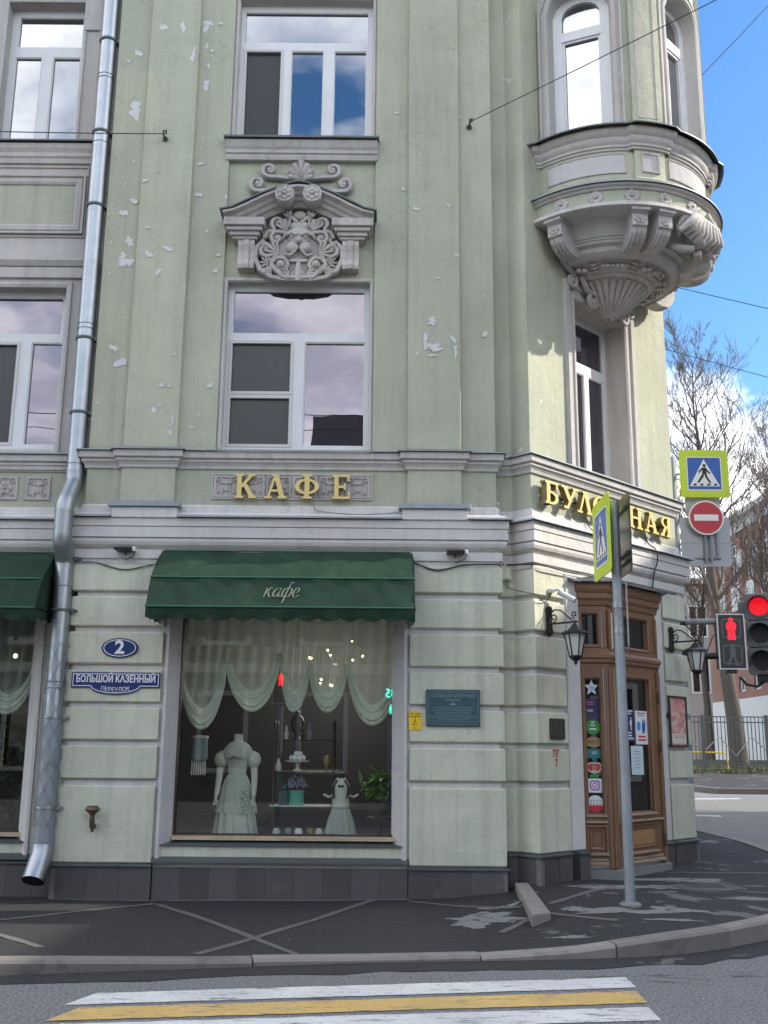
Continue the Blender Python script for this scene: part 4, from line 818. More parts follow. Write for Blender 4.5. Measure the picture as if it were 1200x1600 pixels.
mat('navy', (0.02, 0.025, 0.09), .35); mat('paper', (0.72, 0.75, 0.77), .5); mat('paper_blue', (0.55, 0.68, 0.72), .5); mat('sky_blue', (0.06, 0.32, 0.62), .4); mat('deep_blue', (0.03, 0.10, 0.40), .4); mat('leafgreen', (0.03, 0.25, 0.04), .4); mat('badge_red', (0.55, 0.02, 0.04), .4); mat('tan', (0.33, 0.22, 0.09), .4); mat('teal_badge', (0.02, 0.17, 0.19), .4); mat('pink', (0.6, 0.08, 0.25), .4); mat('grey_print', (0.25, 0.26, 0.28), .5); mat('violet', (0.25, 0.10, 0.45), .4)
sheet(DF, .345, .60, 1.73, 2.10, -.038, ['navy', 'paper'], l3, bars(.36, .585, 2.03, 2.09, 2, 1) + man(.415, 1.86, .15, 1) + man(.53, 1.86, .15, 1) + [([(.44, 1.93), (.44, 1.935), (.505, 1.935), (.505, 1.93)], 1, 1)] + bars(.355, .59, 1.74, 1.84, 3, 1, 2))
sheet(DF, .635, .915, 1.70, 2.09, -.038, ['paper', 'red_paint', 'sky_blue', 'deep_blue'], l3, bars(.67, .88, 2.02, 2.07, 2, 1) + bars(.68, .87, 1.72, 1.80, 2, 1, 4) + [(circ((.71, 1.91), .055, 18, .85), 2, 1), ([(.79, 1.83), (.785, 1.92), (.80, 2.0), (.82, 1.98), (.83, 1.93), (.85, 2.0), (.87, 1.96), (.86, 1.88), (.84, 1.83)], 3, 1)])
sheet(DF, .50, .78, 1.35, 1.68, -.036, ['paper_blue', 'grey_print'], l3, bars(.55, .73, 1.40, 1.62, 6, 1, 5, .22))
# stickers on the narrow leaf, top to bottom
SX = .175
star = [(SX + (.085 if k % 2 == 0 else .038) * math.sin(R(36 * k)), 2.33 + (.10 if k % 2 == 0 else .042) * math.cos(R(36 * k))) for k in range(10)]
mb = MB(DL); mb.prism(star, -.038, -.036); [mb.prism(p, -.036, -.0352, 1) for p, _, _ in bars(SX - .03, SX + .04, 2.29, 2.35, 4, 1, 7, .4)]; tag(mb.build('sticker', ['paper', 'deep_blue'], l1), 'white star sticker')
tag(sheet(DL, .10, .25, 1.93, 2.20, -.038, ['navy', 'pink', 'paper'], l1, bars(.11, .20, 2.12, 2.17, 2, 1, 3, .4) + bars(.11, .19, 2.05, 2.08, 2, 2, 3, .4)), 'dark blue sticker with a pink line')
mb = MB(DL); mb.prism(circ((SX, 1.885), .085, 28), -.037, -.035); [mb.prism(p, -.035, -.0342, 1) for p, _, _ in bars(SX - .045, SX + .045, 1.85, 1.87, 1, 1, 7, .8) + bars(SX - .03, SX + .03, 1.895, 1.91, 1, 1, 7, .8) + bars(SX - .02, SX + .02, 1.925, 1.945, 1, 1, 7, .8)]; tag(mb.build('sticker', ['leafgreen', 'paper'], l1), 'round green sticker')
mb = MB(DL); mb.prism([(SX - .095, 1.69), (SX - .095, 1.74), (SX - .07, 1.755), (SX - .03, 1.775), (SX + .03, 1.775), (SX + .07, 1.755), (SX + .095, 1.74), (SX + .095, 1.69), (SX + .07, 1.675), (SX + .03, 1.66), (SX - .03, 1.66), (SX - .07, 1.675)], -.038, -.036); wf = tag(mb.build('sticker', 'tan', l1), 'tan Wi-Fi sticker')
text('WI FI', .055, DL, (SX, 1.717), -.0345, 'dark_wood', 'sticker', l1, width=.14, ext=.0006)
mb = MB(DL); mb.prism(rrect(SX - .08, SX + .08, 1.54, 1.64, .015), -.038, -.036); mb.prism([(SX - .03, 1.54), (SX, 1.505), (SX + .03, 1.54)], -.038, -.0365); [mb.prism(p, -.036, -.0352, 1) for p, _, _ in bars(SX - .03, SX + .04, 1.575, 1.61, 2, 1, 9, .4)]; tag(mb.build('sticker', ['teal_badge', 'paper_blue'], l1), 'teal speech-bubble sticker')
mb = MB(DL); mb.prism([(SX - .085, 1.42), (SX - .085, 1.47), (SX - .05, 1.49), (SX + .05, 1.49), (SX + .085, 1.47), (SX + .085, 1.42), (SX + .05, 1.385), (SX, 1.37), (SX - .05, 1.385)], -.038, -.036); mb.prism([(SX - .072, 1.424), (SX - .072, 1.462), (SX - .045, 1.48), (SX + .045, 1.48), (SX + .072, 1.462), (SX + .072, 1.424), (SX + .045, 1.395), (SX, 1.382), (SX - .045, 1.395)], -.036, -.0352, 1); mb.prism(circ((SX, 1.437), .03, 16), -.0352, -.0344, 2); mb.prism(rect(SX - .03, SX + .03, 1.394, 1.403), -.0352, -.0344, 0); tag(mb.build('sticker', ['paper', 'badge_red', 'tan'], l1), 'red badge sticker')
tag(sheet(DL, SX - .05, SX + .05, 1.325, 1.362, -.038, ['leafgreen', 'paper'], l1, []), 'small green sticker')
mb = MB(DL); mb.prism(rrect(SX - .095, SX + .095, 1.16, 1.345 - .03, .035), -.037, -.035); mb.ring(rrect(SX - .055, SX + .055, 1.185, 1.293, .03), [(0, -.035), (0, -.0342), (-.014, -.0342), (-.014, -.035)], mi=1); mb.ring(circ((SX, 1.239), .03, 20), [(0, -.035), (0, -.0342), (-.012, -.0342), (-.012, -.035)], mi=2); mb.prism(circ((SX + .035, 1.272), .007, 10), -.035, -.0342, 1); tag(mb.build('sticker', ['paper', 'violet', 'pink'], l1), 'white rounded sticker with a camera outline')
mb = MB(DL); q = circ((SX, 1.04), .092, 36); mb.prism([p for p in q if p[1] >= 1.02], -.037, -.035); mb.prism([p for p in q if p[1] < 1.025], -.0368, -.035, 1); [mb.prism(rrect(SX - .06 + .034 * k, SX - .04 + .034 * k, 1.06 - .03 * j, 1.075 - .03 * j, .002, 1), -.035, -.0342, 2) for k in range(4) for j in range(2)]; tag(mb.build('sticker', ['paper', 'badge_red', 'grey_print'], l1), 'white half-round sticker with a red foot')
# white jambs beside the portal
MB(CH).box(.545, .80, -.02, .05, .55, 3.60).build('door_jamb', 'trim_white', B, bevel=.01); MB(CH).box(2.40, 2.68, -.02, .04, .55, 3.60).build('door_jamb', 'trim_white', B, bevel=.01)

# ---------------------------------------------------------------- round bay
RW = 1.30
def arc(r, a0=-108, a1=108, n=56): return [by2(lerp(a0, a1, k / n), r) for k in range(n + 1)]
PIL = [(-41, -24), (24, 41)]
WINS = [(-86, -50), (-17, 17), (50, 86)]         # openings in degrees
zs0, zsp, zar = 9.10, 10.86, .27
def ztop(a, w):
    t_ = (a - (w[0] + w[1]) / 2) / ((w[1] - w[0]) / 2); return zsp + zar * math.sqrt(max(0, 1 - t_ * t_))
mb = MB(BY); st = 1.5
angs = [-108 + st * k for k in range(int(216 / st) + 1)]
angs = sorted({*angs, *[w for q in WINS for w in q]})
for a, b_ in zip(angs, angs[1:]):
    w = next((q for q in WINS if q[0] <= a and b_ <= q[1]), None)
    def quad(z0, z1, z2, z3): mb.add([(a, RW, z0), (b_, RW, z1), (b_, RW, z2), (a, RW, z3)], [(0, 1, 2, 3)])
    if w:
        quad(8.2, 8.2, zs0, zs0); quad(ztop(a, w), ztop(b_, w), 13.6, 13.6)
    else: quad(8.2, 8.2, 13.6, 13.6)
BW = mb.build('bay', 'green', B, smooth=35)
MB().sweep([(0, 13.4), (.12, 13.42), (.2, 13.55), (0, 13.6), (-1.0, 14.4), (-1.27, 14.9)], arc(RW), cap=False).build('bay_roof', 'flashing', BW, smooth=35)
k_ = 180 / math.pi / RW                                          # degrees per metre of wall
def BM(u, o, z): return BY(u * k_, RW + o, z)                    # metres along the bay wall
for w in WINS:
    hw = [q / k_ for q in w]; nn = 14
    arcp = [(lerp(hw[0], hw[1], k / nn), ztop(lerp(w[0], w[1], k / nn), w)) for k in range(nn + 1)]
    arcp = [(hw[0], zs0 - .1), (hw[0], 10.0)] + arcp + [(hw[1], 10.0), (hw[1], zs0 - .1)]
    MB(BM).ring(arcp, [(0, -.24), (0, .015), (.02, .035), (.05, .035), (.055, .015), (.09, .015), (.095, .04), (.12, .045), (.13, .0)], closed=False).build('window_surround', 'trim', BW, smooth=35)
    ac = (w[0] + w[1]) / 2; hwm = (RW - .22) * math.sin(R((w[1] - w[0]) / 2))
    def WF(s_, o, z, ac=ac): p = BY(ac, (RW - .22) * math.cos(R(18)) + .03 + o, 0); t_ = TS * math.cos(R(ac)) - TN * math.sin(R(ac)); return (p[0] + t_.x * s_, p[1] + t_.y * s_, z)
    def zin(x, e=0): return zsp - .02 + (zar - e) * math.sqrt(max(0, 1 - (x / (hwm - e)) ** 2))
    def outl(e): return [(-hwm + e, zs0)] + [((hwm - e) * math.cos(math.pi * (1 - k / 16)), zsp - .02 + (zar - e) * math.sin(math.pi * k / 16)) for k in range(17)] + [(hwm - e, zs0)]
    wo_ = MB(WF).ring(outl(.09), [(0, -.01), (0, .05), (.14, .05), (.14, -.01)], closed=False).build('window', 'pvc', BW)
    P = outl(.085); MB(WF).add([(x, .0, z) for x, z in P], [tuple(range(len(P)))]).build('pane', 'pane_up', wo_)
    MB(WF).box(-hwm + .05, hwm - .05, -.005, .055, 10.50, 10.63).build('transom', 'pvc', wo_)
    MB(WF).ring([(-hwm + .12, zs0), (-hwm + .12, 10.47), (hwm - .12, 10.47), (hwm - .12, zs0)], [(0, .0), (0, .035), (.035, .035), (.035, 0)], closed=False).build('sash', 'pvc', wo_)
for a0, a1 in PIL + [(-104, -93), (93, 104)]:
    path = [by2(lerp(a0, a1, k / 6), RW) for k in range(7)]
    MB().sweep([(0, 9.0), (.05, 9.0), (.05, 13.4), (0, 13.4)], path).build('pilaster', 'green', BW, smooth=35)
    if a1 - a0 > 12: MB(BM).ring(rect((a0 + 3.5) / k_, (a1 - 3.5) / k_, 9.17, 12.6), [(0, .045), (0, .058), (.012, .058), (.014, .045)]).build('panel_line', 'trim', BW)
    MB().sweep([(0, 8.29), (.05, 8.29), (.06, 8.33), (.04, 8.36), (.04, 8.72), (0, 8.72)], path).build('parapet_pier', 'green', BW, smooth=35)
    if a1 - a0 > 12:
        u0, u1 = (a0 + 4.5) / k_, (a1 - 4.5) / k_
        MB(BM).box(u0, u1, .03, .048, 8.44, 8.66).build('parapet_panel', 'panel_grey', BW); MB(BM).ring(rect(u0, u1, 8.44, 8.66), [(0, .03), (0, .06), (.02, .06), (.022, .03)]).build('panel_line', 'trim', BW)
for a0, a1 in ((-88, -46), (-20, 20), (46, 88)):
    mb = MB(BY); n = 16
    for k in range(n):
        a, b_ = lerp(a0, a1, k / n), lerp(a0, a1, (k + 1) / n); mb.add([(a, RW + .008, 8.43), (b_, RW + .008, 8.43), (b_, RW + .008, 8.67), (a, RW + .008, 8.67)], [(0, 1, 2, 3)])
    mb.build('parapet_panel', 'panel_grey', BW, smooth=35)
    MB(BM).ring([(lerp(a0, a1, k / n) / k_, 8.67) for k in range(n + 1)] + [(lerp(a1, a0, k / n) / k_, 8.43) for k in range(n + 1)], [(0, 0), (0, .016), (.012, .016), (.014, 0)]).build('panel_line', 'ornament', BW, smooth=35)
# ledges and underside, following the piers
def rpath(extra=.05):
    P = []; n = 108
    for k in range(n + 1):
        a = -108 + 2 * k; r = RW + (extra if any(p[0] - 2.6 <= a <= p[1] + 2.6 for p in PIL) or abs(a) > 92 else 0); P.append(by2(a, r))
    return P
MB().sweep([(0, 8.715), (.02, 8.72), (.02, 8.745), (.04, 8.755), (.04, 8.785), (.065, 8.81), (.075, 8.845), (.075, 8.87), (.115, 8.90), (.13, 8.945), (.13, 8.965), (0, 8.98)], rpath(.045)).build('bay_ledge', 'trim', BW, smooth=35)
MB().sweep([(-.02, 9.11), (.20, 8.965), (.20, 8.982), (-.02, 9.13)], rpath(.045)[::2]).build('ledge_flashing', 'flash_dark', BW)
MB().sweep([(0, 8.335), (.19, 8.215), (.19, 8.227), (0, 8.35)], arc(RW)).build('ledge_flashing', 'flashing', BW, smooth=35)
MB().sweep([(.0, 8.225), (.165, 8.213), (.155, 8.19), (.125, 8.175), (.115, 8.155), (.09, 8.15)], arc(RW), cap=False).build('ledge_moulding', 'trim', BW, smooth=35)
MB().sweep([(.09, 8.152), (.09, 7.985)], arc(RW), cap=False).build('bay_frieze', 'green', BW, smooth=35)
LOWB = [(1.39, 7.985), (1.44, 7.98), (1.45, 7.93), (1.42, 7.915), (1.30, 7.92), (1.15, 7.905), (1.08, 7.82), (1.04, 7.745), (1.02, 7.74), (1.02, 7.715), (1.0, 7.71), (1.0, 7.68), (.93, 7.665), (.92, 7.61), (.87, 7.57), (.80, 7.555), (.79, 7.575), (.77, 7.58), (.58, 7.49), (.57, 7.465), (.52, 7.445), (.50, 7.455), (.42, 7.40), (.32, 7.29), (.22, 7.20), (.12, 7.12), (.02, 7.09)]
MB().sweep([(r - RW, z) for r, z in LOWB], arc(RW, -150, 150, 76), cap=False).build('bay_corbel', 'trim', BW, smooth=35)
def rosette(M, c, o, r, parent, mt='ornament', n=8, name='rosette'):
    mb = MB(M)
    for k in range(n): a = 2 * math.pi * k / n; mb.ball((c[0] + r * .62 * math.cos(a), o, c[1] + r * .62 * math.sin(a)), r * .42, 7, 5, sc=(1, .5, 1))
    mb.ball((c[0], o + r * .15, c[1]), r * .3, 7, 5); return mb.build(name, mt, parent, smooth=60)
for k in range(10):
    a = -79 + 17.5 * k; rosette(BM, (a / k_, 8.07), .095, .085, BW)
for a in (-84, -40, -26, 26, 40, 84):
    M = lambda s, o, z, a=a: (lambda p: (p[0] + (TS.x * math.cos(R(a)) - TN.x * math.sin(R(a))) * s, p[1] + (TS.y * math.cos(R(a)) - TN.y * math.sin(R(a))) * s, z))(BY(a, o, 0))
    sec = [(.92, 7.925), (1.405, 7.925), (1.405, 7.88), (1.385, 7.865), (1.36, 7.855), (1.36, 7.715), (1.32, 7.70), (1.305, 7.655), (1.25, 7.605), (1.18, 7.565), (1.06, 7.545), (.92, 7.56)]
    n = len(sec); mb = MB(M); vv = [(-.095, o, z) for o, z in sec] + [(.095, o, z) for o, z in sec]
    mb.add(vv, [tuple(range(n)), tuple(range(2 * n - 1, n - 1, -1))] + [(i, (i + 1) % n, n + (i + 1) % n, n + i) for i in range(n)])
    mb.box(-.115, .115, .96, 1.42, 7.88, 7.924)
    for s_ in (-.05, .0, .05): mb.tube([(s_, 1.32, 7.70), (s_, 1.295, 7.645), (s_, 1.22, 7.585), (s_, 1.10, 7.55)], .02, 6)
    br = mb.build('bracket', 'trim', BW, bevel=.006)
    mb = MB(M)
    for k in range(6): an = R(60 * k); mb.ball((.045 * math.cos(an), 1.363, 7.785 + .033 * math.sin(an)), .028, 7, 4, sc=(1, .5, 1))
    mb.ball((0, 1.37, 7.785), .02, 7, 4); mb.build('rosette', 'ornament', br, smooth=60)
# flower frieze inside the corbel ring and the shell below
def rawball(mb, p, r, sc=(1, 1, .6)): q = MB().ball(p, r, 7, 5, sc=sc); mb.add(q.v, q.f, raw=True)
for k in range(13):
    a = -84 + 14 * k; r = .68; z = 7.525; mb = MB(BY)
    if k % 3 != 1:
        p = BY(a, r, z)
        for j in range(5): an = R(72 * j + 20 * k); rawball(mb, (p[0] + .06 * math.cos(an), p[1] + .06 * math.sin(an), z - .012 + .03 * math.sin(an)), .042)
        rawball(mb, (p[0], p[1], z - .03), .028); mb.build('flower', 'ornament', BW, smooth=60)
    else:
        for j in (-1, 0, 1): mb.tube([(a - 6, r + .05 * j, z + .025 * j), (a, r + .05 * j + .02, z - .03 + .025 * j), (a + 6, r + .05 * j - .01, z + .025 * j)], [.012, .022, .008], 5)
        tag(mb.build('leaf_sprig', 'ornament', BW, smooth=60), kind='stuff')
for k in range(17):
    a = -96 + 12 * k; MB(BY).tube([(a, .49, 7.44), (a, .41, 7.385), (a, .31, 7.275), (a, .21, 7.185), (a, .10, 7.105)], [.034, .042, .034, .026, .012], 7).build('shell_rib', 'ornament', BW, smooth=60)
for sg in (-1, 1):                                               # volutes where the corbel meets the window head
    mb = MB(CH); mb.spiral((1.55 + sg * .68, 7.40), .11, 1.5, .06, .038, a0=90, dirn=sg, tail=[(1.55 + sg * .92, 7.72), (1.55 + sg * .84, 7.58), (1.55 + sg * .70, 7.53)])
    mb.build('volute', 'ornament', BW, smooth=60)
    mb = MB(CH); mb.spiral((1.60 + sg * .36, 7.20), .10, 1.5, .12, .038, a0=90, dirn=-sg, tail=[(1.60 + sg * .60, 7.48), (1.60 + sg * .48, 7.33)])
    mb.build('volute', 'ornament', BW, smooth=60)
NO = lambda s, o, z: (lambda p: (p[0] + TS.x * s, p[1] + TS.y * s, z))(BY(0, o, 0))         # carved shell and leaves on the bay's nose
mb = MB(NO); mb.ball((0, 1.30, 7.80), .16, 18, 12, sc=(1.15, .75, 1.0))
boss = mb.build('shell_boss', 'ornament', BW, smooth=60)
for k in range(9):
    an = (k - 4) * .055; MB(NO).tube([(an * .5, 1.37, 8.03), (an * 1.2, 1.43, 7.92), (an * 1.75, 1.40, 7.78), (an * 1.9, 1.30, 7.67 + abs(k - 4) * .012)], [.022, .045, .055, .035], 8).build('flute', 'ornament', boss, smooth=60)
for sg in (-1, 1):
    mb = MB(NO); mb.tube([(sg * .10, 1.40, 8.08), (sg * .24, 1.40, 8.0), (sg * .36, 1.32, 7.90), (sg * .38, 1.26, 7.79), (sg * .32, 1.24, 7.72), (sg * .27, 1.27, 7.77)], [.03, .045, .045, .04, .03, .02], 8); mb.build('leaf_scroll', 'ornament', boss, smooth=60)
    mb = MB(NO); mb.tube([(sg * .06, 1.26, 7.62), (sg * .18, 1.20, 7.60), (sg * .26, 1.12, 7.63), (sg * .22, 1.08, 7.69)], [.05, .055, .045, .03], 8); mb.build('leaf_scroll', 'ornament', boss, smooth=60)
# ---------------------------------------------------------------- raised gold lettering
def bar(x0, x1, y0, y1): return [(x0, y0), (x0, y1), (x1, y1), (x1, y0)]
def seg(p, q, w, vertical=True):                                  # a slanting stroke with level ends
    return [(p[0] - w / 2, p[1]), (q[0] - w / 2, q[1]), (q[0] + w / 2, q[1]), (p[0] + w / 2, p[1])]
def bow(cx, cy, rx, ry, w, a0, a1, n=16, wy=None):
    wy = wy or w * .55; o = [(cx + rx * math.cos(R(lerp(a0, a1, k / n))), cy + ry * math.sin(R(lerp(a0, a1, k / n)))) for k in range(n + 1)]
    i = [(cx + (rx - w) * math.cos(R(lerp(a0, a1, k / n))), cy + (ry - wy) * math.sin(R(lerp(a0, a1, k / n)))) for k in range(n + 1)]
    return ('band', o, i)
def serif(cx, y, w=.34, h=.09): return bar(cx - w / 2, cx + w / 2, y, y + h)
S = .18
GL = {
 'К': [bar(.10, .10 + S, 0, 1), serif(.19, 0), serif(.19, .91), seg((.22, .42), (.66, .93), .15), seg((.70, .06), (.40, .58), .20), serif(.72, 0, .32), serif(.68, .91, .32)],
 'А': [seg((.70, .05), (.44, 1), .20), seg((.14, .05), (.42, 1), .10), bar(.22, .62, .27, .37), serif(.13, 0, .30), serif(.71, 0, .36), bar(.28, .52, .91, 1)],
 'Ф': [bar(.42 - .09, .42 + .09, 0, 1), serif(.42, 0, .36), serif(.42, .91, .36), bow(.42, .50, .44, .32, .16, 0, 360, 28, .09)],
 'Е': [bar(.10, .28, 0, 1), bar(.02, .74, 0, .10), bar(.02, .72, .90, 1), bar(.2, .56, .45, .55), bar(.66, .75, .0, .30), bar(.64, .73, .72, 1), bar(.50, .57, .37, .64)],
 'Б': [bar(.10, .28, 0, 1), bar(.02, .70, .90, 1), bar(.62, .71, .70, 1), bar(.02, .36, 0, .10), bow(.34, .29, .40, .29, .17, -90, 90, 14, .10), bar(.2, .36, .48, .58), bar(.2, .36, 0, .10)],
 'У': [seg((.42, .36), (.16, .96), .18), seg((.26, .0), (.68, .96), .12), serif(.15, .91, .34), serif(.70, .91, .28), bar(.10, .32, 0, .12)],
 'Л': [seg((.70, .05), (.48, 1), .20), seg((.14, .05), (.44, 1), .10), serif(.13, 0, .30), serif(.71, 0, .36), bar(.30, .56, .91, 1)],
 'О': [bow(.42, .5, .42, .5, .18, 0, 360, 32, .08)],
 'Ч': [bar(.54, .72, 0, 1), serif(.63, 0), serif(.63, .91), bar(.08, .24, .56, 1), serif(.16, .91, .32), bow(.40, .60, .32, .20, .15, 180, 270, 10, .10), bar(.38, .6, .40, .50)],
 'Н': [bar(.08, .26, 0, 1), bar(.58, .76, 0, 1), bar(.2, .64, .45, .55), serif(.17, 0), serif(.17, .91), serif(.67, 0), serif(.67, .91)],
 'Я': [bar(.54, .72, 0, 1), serif(.63, 0), serif(.63, .91), bow(.46, .72, .36, .28, .16, 90, 270, 14, .09), bar(.44, .58, .91, 1), bar(.44, .58, .44, .53), seg((.16, .04), (.42, .48), .18), serif(.15, 0, .28)],
}
def letter(chx, M, s0, w, z0, h, o0, o1, parent):
    mb = MB(M)
    for k, g in enumerate(GL[chx]):
        e = .0006 * k
        if g[0] == 'band':
            _, oo, ii = g; n = len(oo); f = lambda p: (s0 + p[0] * w / .84, z0 + p[1] * h)
            O, I = [f(p) for p in oo], [f(p) for p in ii]
            for i in range(n - 1):
                mb.add([(O[i][0], o1 + e, O[i][1]), (O[i + 1][0], o1 + e, O[i + 1][1]), (I[i + 1][0], o1 + e, I[i + 1][1]), (I[i][0], o1 + e, I[i][1])], [(0, 1, 2, 3)], 0)
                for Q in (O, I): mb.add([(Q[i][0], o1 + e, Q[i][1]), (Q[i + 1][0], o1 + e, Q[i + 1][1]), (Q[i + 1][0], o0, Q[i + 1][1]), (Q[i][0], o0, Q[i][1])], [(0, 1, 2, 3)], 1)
        else:
            P = [(s0 + p[0] * w / .84, z0 + p[1] * h) for p in g]; n = len(P)
            mb.add([(p[0], o1 + e, p[1]) for p in P], [tuple(range(n))], 0)
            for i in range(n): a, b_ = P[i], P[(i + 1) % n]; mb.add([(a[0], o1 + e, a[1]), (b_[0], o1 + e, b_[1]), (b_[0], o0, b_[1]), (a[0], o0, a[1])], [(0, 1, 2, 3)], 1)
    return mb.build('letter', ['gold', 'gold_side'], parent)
SG = thing('letter_sign', FR(-1.05, 0, 4.39), label='raised gold letters spelling КАФЕ over the shop window', cat='sign')
for c, a, b_ in (('К', -1.70, -1.46), ('А', -1.355, -1.12), ('Ф', -1.01, -.745), ('Е', -.595, -.365)): letter(c, FR, a, b_ - a, 4.375, .285, .045, .085, SG)
for a in (-1.58, -1.24, -.88, -.48): MB(FR).box(a - .012, a + .012, .0, .05, 4.50, 4.53).build('stand_off', 'black_iron', SG)
settle(SG)
SG = thing('letter_sign', CH(1.5, 0, 4.36), label='raised gold letters spelling БУЛОЧНАЯ over the corner door', cat='sign')
for c, a, w in (('Б', .10, .29), ('У', .43, .33), ('Л', .745, .30), ('О', 1.07, .33), ('Ч', 1.46, .31), ('Н', 1.86, .32), ('А', 2.24, .31), ('Я', 2.61, .30)):
    letter(c, CH, a, w, 4.375, .27, .05, .125, SG); MB(CH).box(a + w / 2 - .012, a + w / 2 + .012, .0, .06, 4.5, 4.53).build('stand_off', 'black_iron', SG)
MB(CH).box(.2, 2.85, .028, .048, 4.495, 4.515).build('rail', 'black_iron', SG); settle(SG)

# ---------------------------------------------------------------- awnings
def awning(M, s0, s1, name, label, txt=None):
    A = thing(name, M((s0 + s1) / 2, 0, 2.9), label=label, cat='awning', group='green shop awnings')
    prof = [(.0, 3.745), (.10, 3.765), (.20, 3.735), (.56, 3.40), (.63, 3.30), (.72, 3.06)]
    prof = [(.0, 3.735), (.06, 3.76), (.13, 3.75), (.30, 3.62), (.48, 3.47), (.57, 3.385), (.62, 3.29), (.68, 3.16), (.73, 3.05)]
    mb = MB(M); n = 72; rr = random.Random(len(label)); m_ = len(prof)
    def sag(i, t_): return .006 * math.sin(31 * t_ + 1.3 * i) * (0 < i < m_ - 1) + .005 * math.sin(57 * t_ - 2 * i) * (0 < i < m_ - 1) - .022 * math.sin(math.pi * min(1, max(0, i - 1) / 4 if i <= 5 else (i - 5) / 3)) * (1 - .5 * abs(2 * t_ - 1))
    for i in range(m_):
        for k in range(n + 1):
            t_ = k / n; e = .05 * max(0, 1 - i / 3) * (1 if True else 0); s = lerp(s0 + e, s1 - e, t_)
            mb_o, z = prof[i]; mb.v.append(M(s, mb_o + sag(i, t_), z + .006 * math.sin(9 * t_ + i) * (0 < i < m_ - 1)))
    mb.f += [(i * (n + 1) + k, i * (n + 1) + k + 1, (i + 1) * (n + 1) + k + 1, (i + 1) * (n + 1) + k) for i in range(m_ - 1) for k in range(n)]; mb.mi += [0] * len(mb.f)
    cv = mb.build('canvas', 'awning_green', A, smooth=25)
    for sd, s in enumerate((s0, s1)):
        e = .05 if sd == 0 else -.05; mb = MB(M); P = [(prof[i][0], prof[i][1], max(0, 1 - i / 3)) for i in range(m_)]
        mb.add([(s + e * q, o, z) for o, z, q in P] + [(s, .0, 3.05)], [tuple(range(m_ + 1))]); mb.build('side_panel', 'awning_green', A)
        mb = MB(M)
        N_ = 12; top = [(lerp(.0, .73, k / N_), 3.05) for k in range(N_ + 1)]
        vs_ = [(s, o, z) for o, z in top] + [(s, o, 2.93 + .035 * abs(math.sin(math.pi * o / .24))) for o, z in top]
        mb.add(vs_, [(k, k + 1, N_ + 2 + k, N_ + 1 + k) for k in range(N_)]); mb.build('side_valance', 'awning_green', A)
    mb = MB(M); N_ = 14 * 12; vs_ = []
    for k in range(N_ + 1):
        t_ = k / N_; sc = .034 * abs(math.sin(math.pi * t_ * 12.5)) ** .8; s = lerp(s0, s1, t_)
        for z, o in ((3.05, .73), (2.985, .722 + .006 * math.sin(40 * t_)), (2.945 - sc, .708 + .012 * math.sin(55 * t_ + 1))): vs_.append((s, o, z))
    mb.add(vs_, [(3 * k + j, 3 * k + 3 + j, 3 * k + 4 + j, 3 * k + 1 + j) for k in range(N_) for j in (0, 1)]); mb.build('valance', 'awning_green', A, smooth=60)
    for o, z in ((.575, 3.388), (.735, 3.052), (.10, 3.762)):
        mb = MB(M); e = .035 if z > 3.7 else 0; mb.tube([(s0 + e, o, z), (s1 - e, o, z)], .010, 8); mb.build('seam', 'awning_rib', A, smooth=50)
    for s in (s0, s1): MB(M).tube([(s, .02, 3.06), (s, .73, 3.06)], .012, 6).build('arm', 'black_iron', A)
    if txt:
        K = {'к': [[(.0, .0), (.06, .30), (.10, .62)], [(.10, .26), (.18, .36), (.30, .60), (.38, .64), (.42, .58)], [(.14, .32), (.24, .28), (.30, .08), (.38, -.02), (.48, .06)]],
             'а': [[(.46, .52), (.34, .62), (.14, .50), (.04, .22), (.10, .02), (.22, .04), (.38, .24), (.48, .58)], [(.50, .64), (.42, .30), (.40, .06), (.48, .0), (.58, .10)]],
             'ф': [[(.44, .90), (.36, .60), (.28, .20), (.18, -.34), (.06, -.42)], [(.32, .52), (.22, .62), (.08, .44), (.04, .14), (.12, .0), (.24, .12)], [(.34, .46), (.44, .62), (.58, .54), (.58, .28), (.48, .06), (.34, .0), (.26, .10)], [(.44, .90), (.52, 1.02), (.62, .96)]],
             'е': [[(.06, .26), (.24, .30), (.38, .44), (.36, .60), (.22, .60), (.06, .36), (.06, .10), (.18, -.02), (.34, .06), (.44, .16)]]}
        cw = {'к': .50, 'а': .58, 'ф': .66, 'е': .46}; x = (s0 + s1) / 2 - .185; sc_ = .165
        for ci, chx in enumerate(txt):
            mb = MB(lambda s_, o, z: M(s_, .585 + (3.36 - z) * .46 + o, z))
            for st_ in K[chx]:
                P = [Vector((x + (p[0] + .18 * p[1]) * sc_, 0, 3.165 + p[1] * sc_)) for p in st_]; out = []
                for i in range(len(P) - 1):
                    p0, p1, p2, p3 = P[max(i - 1, 0)], P[i], P[i + 1], P[min(i + 2, len(P) - 1)]
                    for k in range(5): t_ = k / 5; out.append(.5 * ((2 * p1) + (p2 - p0) * t_ + (2 * p0 - 5 * p1 + 4 * p2 - p3) * t_ ** 2 + (3 * p1 - p0 - 3 * p2 + p3) * t_ ** 3))
                out.append(P[-1]); n_ = len(out); vs2 = []
                for i, p in enumerate(out):                      # broad-nib ribbon
                    w_ = sc_ * (.030 + .030 * math.sin(math.pi * i / (n_ - 1))); d_ = Vector((.8, 0, .6)) * w_
                    vs2 += [(p.x - d_.x, .012, p.z - d_.z + w_), (p.x + d_.x, .012, p.z + d_.z - w_ * .2)]
                mb.add(vs2, [(2 * i, 2 * i + 1, 2 * i + 3, 2 * i + 2) for i in range(n_ - 1)])
            mb.build('lettering', 'awning_text', A); x += cw[chx] * sc_ * 1.02
    settle(A); return A
